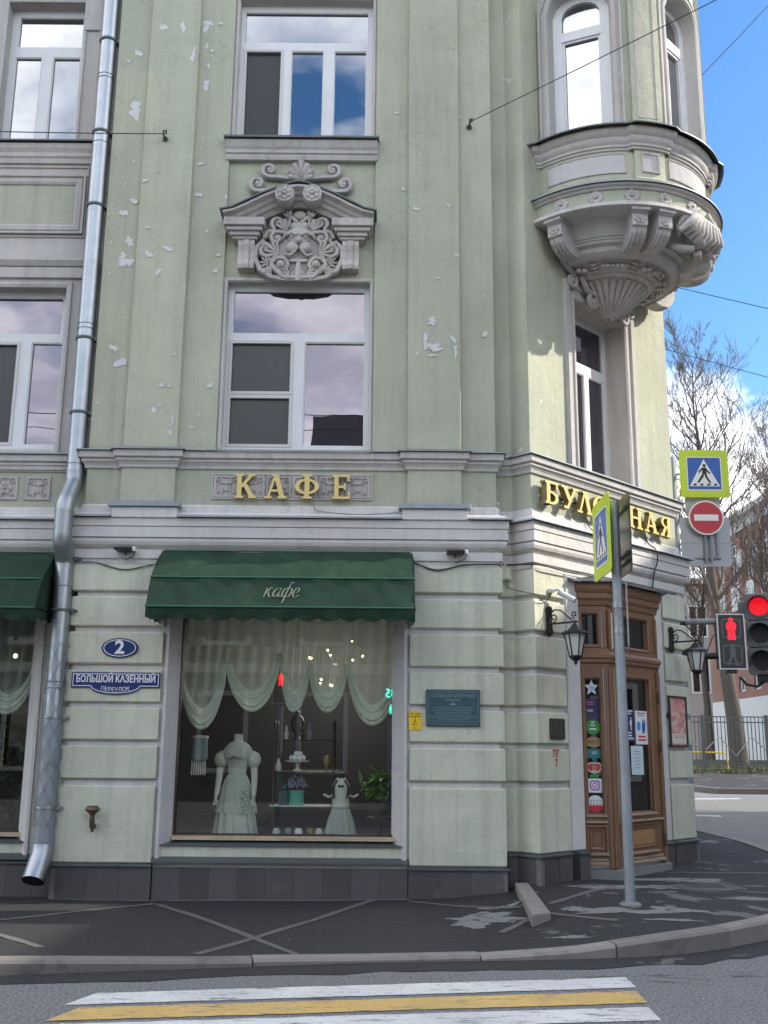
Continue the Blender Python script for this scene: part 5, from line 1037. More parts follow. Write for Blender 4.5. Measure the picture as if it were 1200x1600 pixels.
awning(FR, -2.48, .335, 'awning', 'wide green canvas awning lettered кафе over the shop window', 'кафе')
awning(LB, -6.5, -3.70, 'awning', 'green canvas awning cut off by the left edge, left of the downpipe')

# ---------------------------------------------------------------- downpipe
DP = thing('downpipe', (-3.56, .05, .2), label='galvanised rain downpipe running down beside the left bay', cat='downpipe')
def pipe(pts, r, mt='zinc_new', name='pipe_length'): return MB().tube(pts, r, 20).build(name, mt, DP, smooth=40)
px = -3.555
for a, b_ in ((15, 12.1), (12.1, 9.95), (9.95, 8.0), (8.0, 6.3), (6.3, 4.66)): pipe([(px, .03, a), (px, .03, b_ + .05), (px, .03, b_)], .098 if True else 0)
pipe([(px, .03, 4.70), (px, .03, 4.60), (px, .0, 4.53), (px, -.21, 4.30), (px, -.25, 4.24), (px, -.25, 4.16)], .104, 'zinc', 'elbow')
pipe([(px, -.25, 4.22), (px, -.25, 3.86)], .101, 'zinc')
pipe([(px, -.25, 3.90), (px, -.25, 3.85), (px, -.22, 3.80), (px, -.11, 3.68), (px, -.08, 3.62), (px, -.08, 3.58)], .104, 'zinc', 'elbow')
for a, b_ in ((3.64, 2.95), (2.95, 1.90)): pipe([(px, -.08, a), (px, -.08, b_)], .098)
pipe([(px, -.08, 1.93), (px, -.08, .60)], .108, 'pole_grey')
pipe([(px, -.08, .66), (px, -.08, .55)], .104, 'zinc', 'elbow')
mb = MB(); mb.tube([(px, -.08, .60), (px, -.10, .50), (px - .02, -.26, .26)], [.112, .115, .118], 20, cap=False); mb.build('spout', 'zinc_new', DP, smooth=40)
MB().tube([(px, -.08, .60), (px, -.10, .50), (px - .02, -.255, .265)], [.10, .10, .104], 16).build('spout_bore', 'black_print', DP)
for z, y in ((10.35, .03), (9.05, .03), (8.05, .03), (6.32, .03), (5.40, .03), (3.66, -.08), (3.08, -.08), (1.92, -.08), (.98, -.08)):
    mb = MB(); mb.lathe([(.098, -.014), (.114, -.014), (.116, 0), (.114, .014), (.098, .014)], (px, y, z), 24); mb.box(px + .09, px + .17, y - .01, y + .18, z - .01, z + .01); mb.box(px + .10, px + .15, y - .02, y + .02, z - .02, z + .02); mb.build('pipe_clamp', 'flash_dark' if z > 2 else 'zinc', DP, smooth=40)
for z, y in ((9.85, .03), (9.80, .03), (8.9, .03), (6.5, .03), (6.44, .03), (4.78, .03), (3.35, -.08), (2.3, -.08), (2.23, -.08), (1.2, -.08)): MB().lathe([(.096, -.006), (.106, 0), (.096, .006)], (px, y, z), 24).build('seam_bead', 'zinc', DP, smooth=60)
mb = MB(); n = 22                                                # wire netting wrapped round the lower length
for h in (1, -1):
    for k in range(6):
        pts = []
        for j in range(60):
            t_ = j / 59; z = lerp(2.72, .80, t_); a = 2 * math.pi * (k / 6) + h * t_ * 2 * math.pi * 1.35; pts.append((px + .122 * math.cos(a), -.08 + .122 * math.sin(a), z))
        mb.tube(pts, .003, 3, cap=False)
tag(mb.build('wire_netting', 'cable_grey', DP), kind='stuff'); settle(DP)

# ---------------------------------------------------------------- street plates and plaques
T = thing('house_number_plate', FR(-2.86, .05, 2.56), label='oval blue plate with a white figure 2', cat='plate')
MB(FR).prism(circ((-2.885, 2.675), .108, 40, 1.86), .05, .075).build('plate', 'blue_plate', T, bevel=.004); MB(FR).ring(circ((-2.885, 2.675), .094, 40, 1.90), [(0, .075), (0, .078), (-.008, .078), (-.008, .075)]).build('border', 'white_paint', T)
text('2', .20, FR, (-2.885, 2.675), .078, 'white_paint', 'numeral', T, width=.105, bold=.006); settle(T)
T = thing('street_name_plate', FR(-2.9, .05, 2.16), label='blue street name plate with curved lower edge reading БОЛЬШОЙ КАЗЕННЫЙ переулок', cat='plate')
def plate_outline(i):
    P = [(-3.39 + i, 2.245 + i), (-3.39 + i, 2.41 - i), (-2.425 - i, 2.41 - i), (-2.425 - i, 2.245 + i), (-2.64, 2.245 + i)]
    P += [(-2.907 + .265 * math.cos(R(a)), 2.245 + i + (.075) * -math.sin(R(a))) for a in range(15, 180, 15)] + [(-3.175, 2.245 + i)]; return P
MB(FR).prism(plate_outline(0), .05, .068).build('plate', 'blue_plate', T, bevel=.003); MB(FR).ring(plate_outline(.014), [(0, .068), (0, .071), (-.008, .071), (-.008, .068)]).build('border', 'white_paint', T)
text('БОЛЬШОЙ КАЗЕННЫЙ', .105, FR, (-2.907, 2.335), .071, 'white_paint', 'lettering', T, width=.86, bold=.0025)
text('ПЕРЕУЛОК', .062, FR, (-2.907, 2.222), .071, 'white_paint', 'lettering', T, width=.31, fn=lambda s, o, z: (s, o, z + .55 * (s + 2.907) ** 2)); settle(T)
T = thing('information_plaque', FR(.77, .05, 1.86), label='dark teal plaque with pale lettering on the stone blocks', cat='plaque')
MB(FR).box(.475, 1.06, .05, .085, 1.865, 2.255).build('plate', 'teal_plate', T, bevel=.005); MB(FR).ring(rect(.495, 1.04, 1.885, 2.235), [(0, .085), (0, .087), (-.004, .087), (-.004, .085)]).build('border', 'teal_letter', T)
text('БОЛЬШОЙ КАЗЕННЫЙ', .055, FR, (.768, 2.19), .0865, 'teal_letter', 'lettering', T, width=.47, ext=.001); text('переулок', .042, FR, (.768, 2.145), .0865, 'teal_letter', 'lettering', T, width=.16, ext=.001)
mb = MB(FR); mb.prism([(.72, 2.09), (.768, 2.115), (.816, 2.09)], .085, .087); [mb.prism(p, .085, .087) for p, _, _ in bars(.50, 1.03, 1.90, 2.07, 9, 0, 3, .2)]; mb.build('small_print', 'teal_letter', T)
for s in (.495, 1.04):
    for z in (1.885, 2.235): MB(FR).ball((s, .087, z), .009, 8, 5).build('screw', 'bronze', T)
settle(T)
T = thing('hydrant_sign', FR(.355, .05, 1.81), label='small yellow enamel sign with a black arrow and letters', cat='sign')
MB(FR).box(.29, .425, .05, .056, 1.825, 2.015).build('plate', 'yellow', T); mb = MB(FR)
for p in ([(.30, 1.962), (.30, 1.968), (.415, 1.968), (.415, 1.962)], [(.30, 1.965), (.312, 1.973), (.312, 1.957)], [(.415, 1.965), (.403, 1.973), (.403, 1.957)], [(.354, 1.915), (.354, 1.962), (.360, 1.962), (.360, 1.915)], [(.345, 1.92), (.357, 1.90), (.369, 1.92)]): mb.prism(p, .056, .0575)
mb.build('arrow', 'black_print', T); text('ПГ 4000', .032, FR, (.357, 1.99), .057, 'black_print', 'lettering', T, width=.11, ext=.0006); text('40.5', .04, FR, (.357, 1.88), .057, 'black_print', 'lettering', T, width=.055, ext=.0006); text('101', .025, FR, (.357, 1.84), .057, 'black_print', 'lettering', T, width=.04, ext=.0006); settle(T)
T = thing('bronze_plaque', CH(.29, .05, 1.74), label='small dark bronze plaque beside the corner door', cat='plaque')
MB(CH).box(.165, .43, .046, .075, 1.74, 1.965).build('plate', 'bronze', T, bevel=.006); MB(CH).ring(rect(.185, .41, 1.76, 1.945), [(0, .075), (0, .079), (-.01, .079), (-.01, .075)]).build('border', 'bronze', T); [text(a, .03, CH, (.2975, z), .0755, 'black_iron', 'lettering', T, width=w, ext=.001) for a, z, w in (('◆', 1.86, .05),)] if False else None
MB(CH).prism(circ((.2975, 1.855), .03, 12), .075, .078).build('emblem', 'bronze', T); settle(T)
T = thing('stencilled_mark', CH(.27, .05, 1.45), label='red painted letters ПГ 7 on the pale stone block', cat='wall marking')
text('ПГ', .11, CH, (.28, 1.58), .0495, 'red_paint', 'lettering', T, width=.12, bold=.003, ext=.0005); text('7', .12, CH, (.28, 1.48), .0495, 'red_paint', 'lettering', T, width=.05, bold=.003, ext=.0005); settle(T)
T = thing('poster_board', CH(2.95, .05, 1.68), label='framed pink poster on the wall right of the door', cat='poster')
MB(CH).box(2.72, 3.13, .046, .06, 1.69, 2.30).build('sheet', 'poster_print', T); MB(CH).ring(rect(2.72, 3.13, 1.69, 2.30), [(-.01, .06), (-.01, .075), (.015, .075), (.015, .04)]).build('frame', 'bronze', T)
mb = MB(CH); mb.prism(rect(2.74, 3.11, 1.72, 1.84), .06, .0612); mb.build('caption_strip', 'pink' if False else 'cream', T); text('12.10—31.10', .06, CH, (2.925, 1.80), .0615, 'red_paint', 'lettering', T, width=.25, ext=.0006); settle(T)

# ---------------------------------------------------------------- lanterns
def lantern(M, s, z, label):
    T = thing('wall_lantern', M(s, .05, z - .35), label=label, cat='lantern', group='black lanterns beside the door')
    MB(M).prism([(s - .045, z - .14), (s - .06, z - .11), (s - .045, z - .08), (s - .045, z + .10), (s - .06, z + .13), (s - .03, z + .17), (s + .03, z + .17), (s + .06, z + .13), (s + .045, z + .10), (s + .045, z - .08), (s + .06, z - .11), (s + .045, z - .14), (s, z - .17)], .048, .075).build('back_plate', 'black_iron', T, bevel=.004)
    mb = MB(M); mb.tube([(s, .07, z - .03), (s, .44, z - .03)], .011, 8); mb.tube([(s, .07, z + .08), (s, .14, z + .125), (s, .22, z + .11), (s, .32, z + .03), (s, .37, z - .01)], .009, 7)
    for c, zc, r, d in ((.12, z + .035, .05, 1), (.40, z + .05, .04, -1)):
        pts = []; rr = []
        for k in range(16): t_ = k / 15; a = R(270) + d * t_ * 2 * math.pi * 1.2; q = r * (1 - .8 * t_); pts.append((s, c + q * math.cos(a), zc + q * math.sin(a))); rr.append(.008)
        mb.tube(pts, rr, 6)
    mb.build('bracket', 'black_iron', T, smooth=50)
    c = (s, .40, z - .03)
    mb = MB(M); mb.lathe([(0, .02), (.012, .02), (.012, -.02), (.035, -.035), (.05, -.06), (.075, -.085), (.12, -.10), (.155, -.125), (.155, -.135), (0, -.135)], c, 6); mb.build('roof', 'black_iron', T, smooth=25)
    mb = MB(M); mb.lathe([(.112, -.137), (.062, -.37)], c, 6); mb.build('glass', 'frosted', T)
    for k in range(6):
        a = R(60 * k); mb = MB(M); mb.tube([(c[0] + .116 * math.cos(a), c[1] + .116 * math.sin(a), c[2] - .135), (c[0] + .066 * math.cos(a), c[1] + .066 * math.sin(a), c[2] - .375)], .008, 5); mb.build('glazing_bar', 'black_iron', T)
    mb = MB(M); mb.lathe([(0, -.37), (.075, -.37), (.075, -.385), (.05, -.41), (.03, -.425), (.018, -.43), (.022, -.445), (.012, -.46), (0, -.48)], c, 10); mb.build('finial', 'black_iron', T, smooth=40)
    settle(T)
lantern(CH, .20, 3.03, 'black wall lantern on scrolled bracket left of the corner door'); lantern(CH, 2.86, 3.03, 'black wall lantern on scrolled bracket right of the corner door')

# ---------------------------------------------------------------- small wall fixtures
T = thing('security_camera', CH(.28, .05, 3.32), label='white bullet security camera under the corner cornice', cat='camera')
MB(CH).lathe([(0, -.02), (.04, -.02), (.04, .02), (0, .02)], (.25, .06, 3.38), 14).build('base', 'cam_white', T, smooth=40); mb = MB(CH); mb.tube([(.25, .06, 3.38), (.27, .15, 3.39), (.30, .17, 3.36)], .016, 8); mb.build('arm', 'cam_white', T, smooth=50)
MB(CH).tube([(.285, .13, 3.37), (.40, .27, 3.27)], .033, 16).build('housing', 'cam_white', T, smooth=40); MB(CH).tube([(.275, .105, 3.405), (.46, .32, 3.25)], [.046, .046], 16).build('sun_shield', 'cam_white', T, smooth=40) if False else None
MB(CH).tube([(.40, .27, 3.27), (.406, .277, 3.265)], .028, 16).build('lens', 'tl_black', T); settle(T)
def flood(s, label):
    T = thing('floodlight', FR(s, .06, 3.70), label=label, cat='lamp', group='small floodlights under the cornice')
    MB(FR).box(s - .10, s + .10, .06, .24, 3.745, 3.775).build('housing', 'tl_black', T, bevel=.008); MB(FR).box(s + .10, s + .135, .10, .20, 3.735, 3.785).build('driver_box', 'cam_white', T, bevel=.005)
    mb = MB(FR); mb.tube([(s + .12, .15, 3.735), (s + .11, .14, 3.69), (s + .05, .10, 3.665), (s + .0, .06, 3.66)], .006, 6); mb.tube([(s, .05, 3.72), (s, .15, 3.75)], .010, 6); mb.build('flex', 'cable', T); settle(T)
flood(-2.89, 'small black floodlight under the cornice, left of the lettered awning'); flood(.80, 'small black floodlight under the cornice, right of the lettered awning')
T = thing('junction_box', FR(1.40, -.15, 3.5), label='grey plastic junction box under the cornice at the wall recess', cat='box')
MB(LB).box(1.315, 1.445, .04, .12, 3.49, 3.67).build('case', 'green_block', T, bevel=.006); MB(LB).box(1.325, 1.435, .12, .127, 3.50, 3.66).build('lid', 'green_block', T, bevel=.004); settle(T)
def cable(name, pts, r, label, mt='cable', cat='cable', group=None, seg_=6, dens=1):
    P = [Vector(p) for p in pts]; out = []
    for i in range(len(P) - 1):                                  # Catmull-Rom through the points
        p0, p1, p2, p3 = P[max(i - 1, 0)], P[i], P[i + 1], P[min(i + 2, len(P) - 1)]
        for k in range(6):
            t_ = k / 6; out.append(.5 * ((2 * p1) + (p2 - p0) * t_ + (2 * p0 - 5 * p1 + 4 * p2 - p3) * t_ ** 2 + (3 * p1 - p0 - 3 * p2 + p3) * t_ ** 3))
    out.append(P[-1]); return tag(MB().tube([tuple(p) for p in out], r, seg_).build(name, mt, smooth=60), label, cat, group)
cable('cable', [FR(-3.38, .06, 3.63), FR(-3.2, .07, 3.62), FR(-2.9, .07, 3.545), FR(-2.6, .07, 3.60), FR(-2.42, .05, 3.63)], .007, 'thin cable sagging left of the lettered awning')
cable('cable', [FR(.33, .06, 3.66), FR(.45, .07, 3.61), FR(.62, .07, 3.57), FR(.9, .07, 3.63), FR(1.2, .07, 3.64), FR(1.3, .05, 3.64), LB(1.32, .06, 3.6), LB(1.36, .13, 3.67)], .009, 'black cable running from the lettered awning to the junction box')
cable('cable', [LB(1.40, .13, 3.66), LB(1.46, .16, 3.66), CH(.02, .09, 3.65), CH(.5, .10, 3.63), CH(1.2, .12, 3.64), CH(2.0, .10, 3.625), CH(3.0, .09, 3.64)], .010, 'cable bundle along the foot of the corner cornice')
cable('cable', [LB(1.385, .13, 3.49), LB(1.42, .10, 3.40), CH(-.05, .08, 3.30), CH(.12, .06, 3.24), CH(.26, .06, 3.35)], .005, 'thin cable looping from the junction box to the camera')
cable('cable', [FR(-.88, .06, 4.40), FR(-.80, .04, 4.32), FR(-.74, .06, 4.24), FR(-.3, .07, 4.20), FR(.1, .07, 4.22), FR(.2, .05, 4.25)], .006, 'thin cable trailing from the letters along the cornice ledge', 'cable_grey')
cable('cable', [FR(1.30, .02, 4.36), LB(1.33, .05, 4.30), LB(1.40, .12, 4.22), LB(1.47, .14, 4.18), LB(1.42, .10, 4.24)], .008, 'loose pale cable end on the cornice at the wall recess', 'cam_white')
cable('cable', [CH(2.35, .04, 4.36), CH(2.42, .05, 4.25), CH(2.44, .15, 4.15), CH(2.44, .16, 4.0), CH(2.40, .13, 3.85), CH(2.42, .08, 3.66)], .009, 'black cable hanging down over the cornice at the corner')
cable('cable', [CH(1.0, .06, 4.38), CH(1.05, .05, 4.28), CH(1.12, .08, 4.20)], .006, 'short cable end under the corner lettering')
T = thing('vent_pipe', FR(-3.05, .05, .75), label='rusty capped vent pipe sticking out of the stone block by the downpipe', cat='vent')
mb = MB(FR); mb.tube([(-3.04, .06, .80), (-3.04, .13, .80), (-3.04, .15, .84), (-3.04, .15, .96)], .028, 12); mb.build('pipe', 'rust', T, smooth=50)
MB(FR).lathe([(.0, .08), (.045, .08), (.055, .076), (.078, .042), (.073, .03), (.035, .0), (.026, -.02)], (-3.04, .15, .93), 20).build('cap', 'rust', T, smooth=35); MB(FR).box(-3.052, -3.028, .10, .125, .74, .82).build('stem', 'bronze', T); settle(T)

# ---------------------------------------------------------------- overhead wires
def hook(p, label, nrm=(0, -1)):
    T = thing('wall_hook', p, label=label, cat='hook', group='wire hooks in the wall'); q = Vector(p)
    MB().lathe([(0, 0), (.035, 0), (.035, .015), (0, .015)], (0, 0, 0), 10).build('washer', 'bronze', T).rotation_euler = (R(90), 0, 0)
    mb = MB(); mb.tube([(0, 0, 0), (0, -.10, 0), (0, -.13, .03), (.03, -.11, .05), (.02, -.08, .02)], .012, 6); mb.build('ring', 'bronze', T, smooth=50)
hook((-2.735, 0 - .06, 8.92), 'iron hook in the left pilaster holding a wire'); hook((1.015, 0, 9.16), 'iron hook in the wall left of the round bay holding a wire')
def wire(p, q, sagv, r, label):
    pts = [tuple(Vector(p).lerp(Vector(q), k / 16) - Vector((0, 0, sagv * 4 * (k / 16) * (1 - k / 16)))) for k in range(17)]
    tag(MB().tube(pts, r, 5).build('overhead_wire', 'cable', smooth=60), label, 'wire', 'overhead wires')
wire((-2.735, -.18, 8.92), (-7.2, -1.1, 8.42), .03, .0065, 'dark span wire running left from the pilaster hook')
wire((1.015, -.12, 9.16), (6.2, -2.9, 10.44), .03, .006, 'dark span wire rising right from the wall hook across the bay')
wire((4.3, 3.0, 11.35), (9.0, 3.0, 16.8), .1, .007, 'wire crossing the sky at upper right, behind the bay')
wire((3.95, 2.42, 8.25), (9.2, 3.0, 7.35), .03, .006, 'wire leaving the house below the bay towards the right')
wire((3.9, 2.6, 7.34), (9.2, 3.0, 6.1), .03, .005, 'lowest wire leaving the house corner above the bare tree')
# ---------------------------------------------------------------- things in the shop window
def GF(s, o, z): return (s, .30 + o, z)                           # o = metres behind the pane
FZ = .60
# gauzy balloon curtain with a pleated valance
def curtain(M, s0, s1, ztop_, nodes, name, label, dep):
    T = thing(name, M((s0 + s1) / 2, dep, 2.0), label=label, cat='curtain')
    ne = len(nodes)
    for q in range(ne - 1):
        (a, za), (b_, zb) = nodes[q], nodes[q + 1]; mb = MB(M); nu, nv = 26, 40; ph = q * 1.7
        low = min(za, zb) - .48
        for j in range(nv + 1):
            v = j / nv
            for k in range(nu + 1):
                u = k / nu; bell = math.sin(math.pi * u) ** .55; zt = lerp(za, zb, u); zb_ = lerp(zt, low, bell)
                s = lerp(a, b_, u); z = lerp(ztop_, zb_, v)
                f = max(0, (v - .62) / .38)
                pl = .022 * math.sin(26 * u + ph + 3 * v) * (1 - f) + .040 * f * math.sin(f * 17 + 2.2 * bell + ph) * bell + .01 * f * math.sin(40 * u)
                mb.v.append(M(s, dep - .06 * f * bell + pl, z + .012 * f * math.sin(20 * u + ph)))
        mb.f = [(j * (nu + 1) + k, j * (nu + 1) + k + 1, (j + 1) * (nu + 1) + k + 1, (j + 1) * (nu + 1) + k) for j in range(nv) for k in range(nu)]; mb.mi = [0] * len(mb.f)
        mb.build('swag', 'sheer', T, smooth=80)
        q_ = random.Random(q); L_ = abs(b_ - a)
        for fo in range(5):                                      # gathered folds along the scalloped edge
            pts = []; rr_ = []; e = fo * .045; ia, ib = a + L_ * .02 * fo, b_ - L_ * .02 * fo
            for k in range(19):
                u = k / 18; bell = math.sin(math.pi * u) ** .62; zt = lerp(za, zb, u) + .05; z = lerp(zt, low + e + .02, bell)
                pts.append((lerp(ia, ib, u), dep - .05 - .02 * (fo % 2) + .01 * math.sin(7 * u + fo), z)); rr_.append(.010 + .020 * bell)
            mb2 = MB(M); mb2.tube(pts, rr_, 8); mb2.build('fold', 'gauze', T, smooth=80)
    mb = MB(M); nu = 220; vs_ = []
    for k in range(nu + 1):
        u = k / nu; s = lerp(s0, s1, u); pl = .02 * math.sin(95 * u) + .012 * math.sin(41 * u + 1)
        for z in (ztop_ + .05, ztop_ - .12, ztop_ - .27 - .015 * math.sin(38 * u)): vs_.append((s, dep - .09 + pl, z))
    mb.add(vs_, [(3 * k + j, 3 * k + 3 + j, 3 * k + 4 + j, 3 * k + 1 + j) for k in range(nu) for j in (0, 1)]); mb.build('valance', 'valance', T, smooth=80)
    settle(T)
curtain(GF, -2.24, .16, 3.02, [(-2.28, 2.30), (-1.77, 2.50), (-1.16, 2.62), (-.83, 2.50), (-.40, 2.50), (.18, 2.36)], 'curtain', 'gauzy white balloon curtain hanging in swags in the main shop window', .12)
curtain(lambda s, o, z: (s, .5 + o, z), -6.2, -3.93, 3.02, [(-6.2, 2.5), (-5.4, 2.5), (-4.6, 2.55), (-3.98, 2.45)], 'curtain', 'gauzy curtain in the shop window left of the downpipe', .12)
# the long ball dress on a headless dress form
T = thing('dress_form', (-1.66, .78, FZ), label='headless dress form in a long pale silk ball dress with puff sleeves', cat='mannequin')
def tor(M_, prof, c, seg_=48, fold=0, fa=0., mi=0, mb=None, sx=1., sy=1.):
    mb = mb or MB(); o = len(mb.v); m_ = len(prof)
    for i, (r, z) in enumerate(prof):
        k2 = fa * max(0, 1 - i / (m_ * .8))
        for k in range(seg_):
            a = 2 * math.pi * k / seg_; rr = r * (1 + k2 * math.sin(fold * a + .6 * i) + k2 * .6 * math.sin(fold * 1.7 * a + i)); mb.v.append((c[0] + rr * math.cos(a) * sx, c[1] + rr * math.sin(a) * sy, c[2] + z))
    for i in range(m_ - 1):
        for k in range(seg_): mb.f.append((o + i * seg_ + k, o + i * seg_ + (k + 1) % seg_, o + (i + 1) * seg_ + (k + 1) % seg_, o + (i + 1) * seg_ + k)); mb.mi.append(mi)
    return mb
c = (-1.66, .78, FZ)
tor(None, [(.25, 0), (.238, .08), (.222, .2), (.20, .35), (.178, .48), (.155, .58), (.13, .66), (.10, .71)], c, 96, 13, .085, sy=.8).build('skirt', 'silk', T, smooth=70)
tor(None, [(.217, .30), (.21, .38), (.185, .47), (.165, .56), (.135, .66), (.105, .715)], c, 96, 9, .08, sx=1.03, sy=.86).build('overskirt', 'lace', T, smooth=70)
tor(None, [(.102, .70), (.10, .74), (.115, .82), (.135, .90), (.142, .96), (.13, 1.02), (.085, 1.06)], c, 40, 9, .012, sy=.72).build('bodice', 'silk', T, smooth=70)
tor(None, [(.16, .90), (.17, .935), (.155, 1.0), (.11, 1.06), (.06, 1.09)], c, 40, 12, .03, sx=1.05, sy=.7).build('lace_collar', 'lace', T, smooth=70)
MB().lathe([(.07, 1.05), (.052, 1.10), (.05, 1.16), (.055, 1.17), (0, 1.175)], c, 20).build('neck', 'cream', T, smooth=50)
for sx in (-1, 1):
    mb = MB(); mb.ball((c[0] + sx * .185, c[1], FZ + .88), .088, 18, 12, sc=(.95, .85, 1.15))
    for i, v in enumerate(mb.v): a = math.atan2(v[2] - FZ - .88, v[0] - c[0] - sx * .185); k2 = 1 + .06 * math.sin(9 * a); mb.v[i] = (c[0] + sx * .185 + (v[0] - c[0] - sx * .185) * k2, v[1], FZ + .88 + (v[2] - FZ - .88) * k2)
    mb.build('puff_sleeve', 'silk', T, smooth=70)
    mb = MB(); mb.tube([(c[0] + sx * .195, c[1], FZ + .80), (c[0] + sx * .203, c[1] - .02, FZ + .66), (c[0] + sx * .208, c[1] - .07, FZ + .55), (c[0] + sx * .212, c[1] - .12, FZ + .47)], [.042, .036, .032, .024], 12); mb.build('arm', 'cream', T, smooth=60)
    mb = MB(); mb.ball((c[0] + sx * .214, c[1] - .13, FZ + .44), .03, 10, 8, sc=(.7, .9, 1.4))
    for k in range(4): mb.tube([(c[0] + sx * .214 + .012 * (k - 1.5), c[1] - .135, FZ + .425), (c[0] + sx * .214 + .014 * (k - 1.5), c[1] - .15, FZ + .385)], [.008, .005], 6)
    mb.tube([(c[0] + sx * .192, c[1] - .14, FZ + .44), (c[0] + sx * .185, c[1] - .16, FZ + .41)], [.008, .005], 6); mb.build('gloved_hand', 'cream', T, smooth=60)
mb = MB(); [mb.ball((c[0] - .02 + .03 * i, c[1] - .125, FZ + .93 - .004 * i * i), .02, 8, 6, sc=(1.2, .6, .8)) for i in (-2, -1, 0, 1, 2)]; mb.build('bow', 'silk', T, smooth=60)
mb = MB(); [mb.ball((c[0] + .12 + .02 * math.sin(i * 2.1), c[1] - .17, FZ + .55 - .035 * i), .022, 8, 6) for i in range(8)]; mb.build('flower_trim', 'lace', T, smooth=60); settle(T)
# small apron dress
T = thing('apron_form', (-.46, .70, FZ), label='small dress form in a white apron dress with lace hem', cat='mannequin')
c = (-.46, .70, FZ)
tor(None, [(.17, .06), (.155, .16), (.135, .25), (.105, .34), (.095, .37)], c, 72, 12, .09, sy=.8).build('skirt', 'lace', T, smooth=70)
tor(None, [(.096, .36), (.10, .42), (.085, .50), (.092, .57), (.095, .62), (.06, .68), (.045, .70)], c, 36, sy=.75).build('bib', 'cream', T, smooth=70)
MB().lathe([(.045, .69), (.03, .72), (.03, .745), (.034, .75), (0, .755)], c, 16).build('neck', 'black_print', T, smooth=40); tor(None, [(.10, .355), (.102, .375)], c, 36, sy=.8).build('waistband', 'grey_print', T)
MB().lathe([(.10, .0), (.10, .015), (.015, .03), (.015, .36)], c, 16).build('stand', 'dark_wood', T, smooth=40)
for sx in (-1, 1):
    MB().tube([(c[0] + sx * .045, c[1] - .07, FZ + .67), (c[0] + sx * .085, c[1] - .05, FZ + .60), (c[0] + sx * .08, c[1] - .06, FZ + .52), (c[0] + sx * .07, c[1] - .07, FZ + .47)], .010, 6).build('shoulder_frill', 'black_print', T, smooth=60)
    MB().tube([(c[0] + sx * .10, c[1], FZ + .50), (c[0] + sx * .14, c[1] + .02, FZ + .48), (c[0] + sx * .20, c[1] + .01, FZ + .51)], .015, 6).build('ribbon', 'cream', T, smooth=60)
    MB().ball((c[0] + sx * .018, c[1] - .075, FZ + .605), .016, 8, 6).build('button', 'black_print', T)
settle(T)
# whatnot shelves
T = thing('display_shelf', (-.90, .95, FZ), label='open wooden whatnot stand with glass shelves in the shop window', cat='shelf')
for x in (-1.24, -.56):
    for y in (.80, 1.10): MB().lathe([(.012, 0), (.018, .1), (.012, .2), (.02, .36), (.012, .4), (.018, .6), (.012, .76), (.018, .95), (.012, 1.15), (.018, 1.3), (0, 1.34)], (x, y, FZ), 8).build('post', 'dark_wood', T, smooth=50)
SH = [FZ + .38, FZ + .76, FZ + 1.12]
for z in SH: MB().box(-1.28, -.52, .77, 1.13, z - .012, z).build('shelf_board', 'frosted' if z < 1.1 else 'dark_wood', T, bevel=.003)
settle(T)
def pot(name, prof, c, mt, label, cat, group=None, seg_=20): return tag(MB().lathe(prof, c, seg_).build(name, mt, smooth=40), label, cat, group)
T = thing('hat_box', (-.98, .87, SH[0]), label='round mint box holding a bunch of lavender', cat='box'); c = (-.98, .87, SH[0])
MB().lathe([(0, 0), (.085, 0), (.085, .135), (.09, .137), (.09, .165), (.08, .168), (0, .168)], c, 28).build('box', 'mint', T, smooth=35)
mb = MB(); q = random.Random(2)
for k in range(150): a, r = q.uniform(0, 6.28), .13 * q.random() ** .5; mb.ball((c[0] + r * math.cos(a), c[1] + r * math.sin(a) * .8, c[2] + .20 + .15 * (1 - (r / .13) ** 2) * q.uniform(.4, 1)), q.uniform(.010, .017), 5, 4)
mb.build('lavender', 'lilac', T, smooth=60); settle(T)
T = thing('lidded_jar', (-1.12, .87, SH[0]), label='dark glass lidded jar left of the mint box', cat='jar'); MB().lathe([(0, 0), (.06, 0), (.065, .05), (.062, .14), (.04, .17), (.045, .18)], (-1.12, .87, SH[0]), 20).build('bowl', 'teal_plate', T, smooth=45); MB().lathe([(.05, .18), (.048, .20), (.02, .235), (.012, .25), (.018, .265), (0, .275)], (-1.12, .87, SH[0]), 16).build('lid', 'teal_plate', T, smooth=45); settle(T)
T = thing('cake_stand', (-.98, .88, SH[1]), label='white cake stand heaped with meringues', cat='cake stand'); c = (-.98, .88, SH[1])
MB().lathe([(0, 0), (.06, 0), (.05, .015), (.018, .03), (.018, .09), (.05, .10), (.135, .105), (.14, .12), (0, .12)], c, 26).build('stand', 'cream', T, smooth=40)
for k in range(9): a = 2 * math.pi * k / 6; r = .065 if k < 6 else .03; MB().ball((c[0] + r * math.cos(a), c[1] + r * math.sin(a), c[2] + (.15 if k < 6 else .195)), .032, 10, 7).build('meringue', 'white_paint', T, smooth=60)
settle(T)
for k, (x, h) in enumerate(((-1.12, .17), (-.93, .15), (-.85, .20))):
    pot('figurine', [(0, 0), (.03, 0), (.02, .02), (.03, h * .4), (.015, h * .6), (.022, h * .75), (.008, h * .9), (0, h)], (x, .9, SH[2]), ('cream', 'bronze', 'grey_print')[k], ('pale figurine at the left of the top glass shelf', 'bronze figurine in the middle of the top shelf', 'grey figurine at the right of the top shelf')[k], 'figurine')
pot('samovar', [(0, 0), (.06, 0), (.03, .03), (.03, .06), (.075, .12), (.08, .2), (.06, .26), (.03, .28), (.035, .31), (.0, .34)], (-1.0, 1.0, SH[2] + .001), 'bronze', 'dark metal urn on the topmost shelf behind the figurines', 'urn')
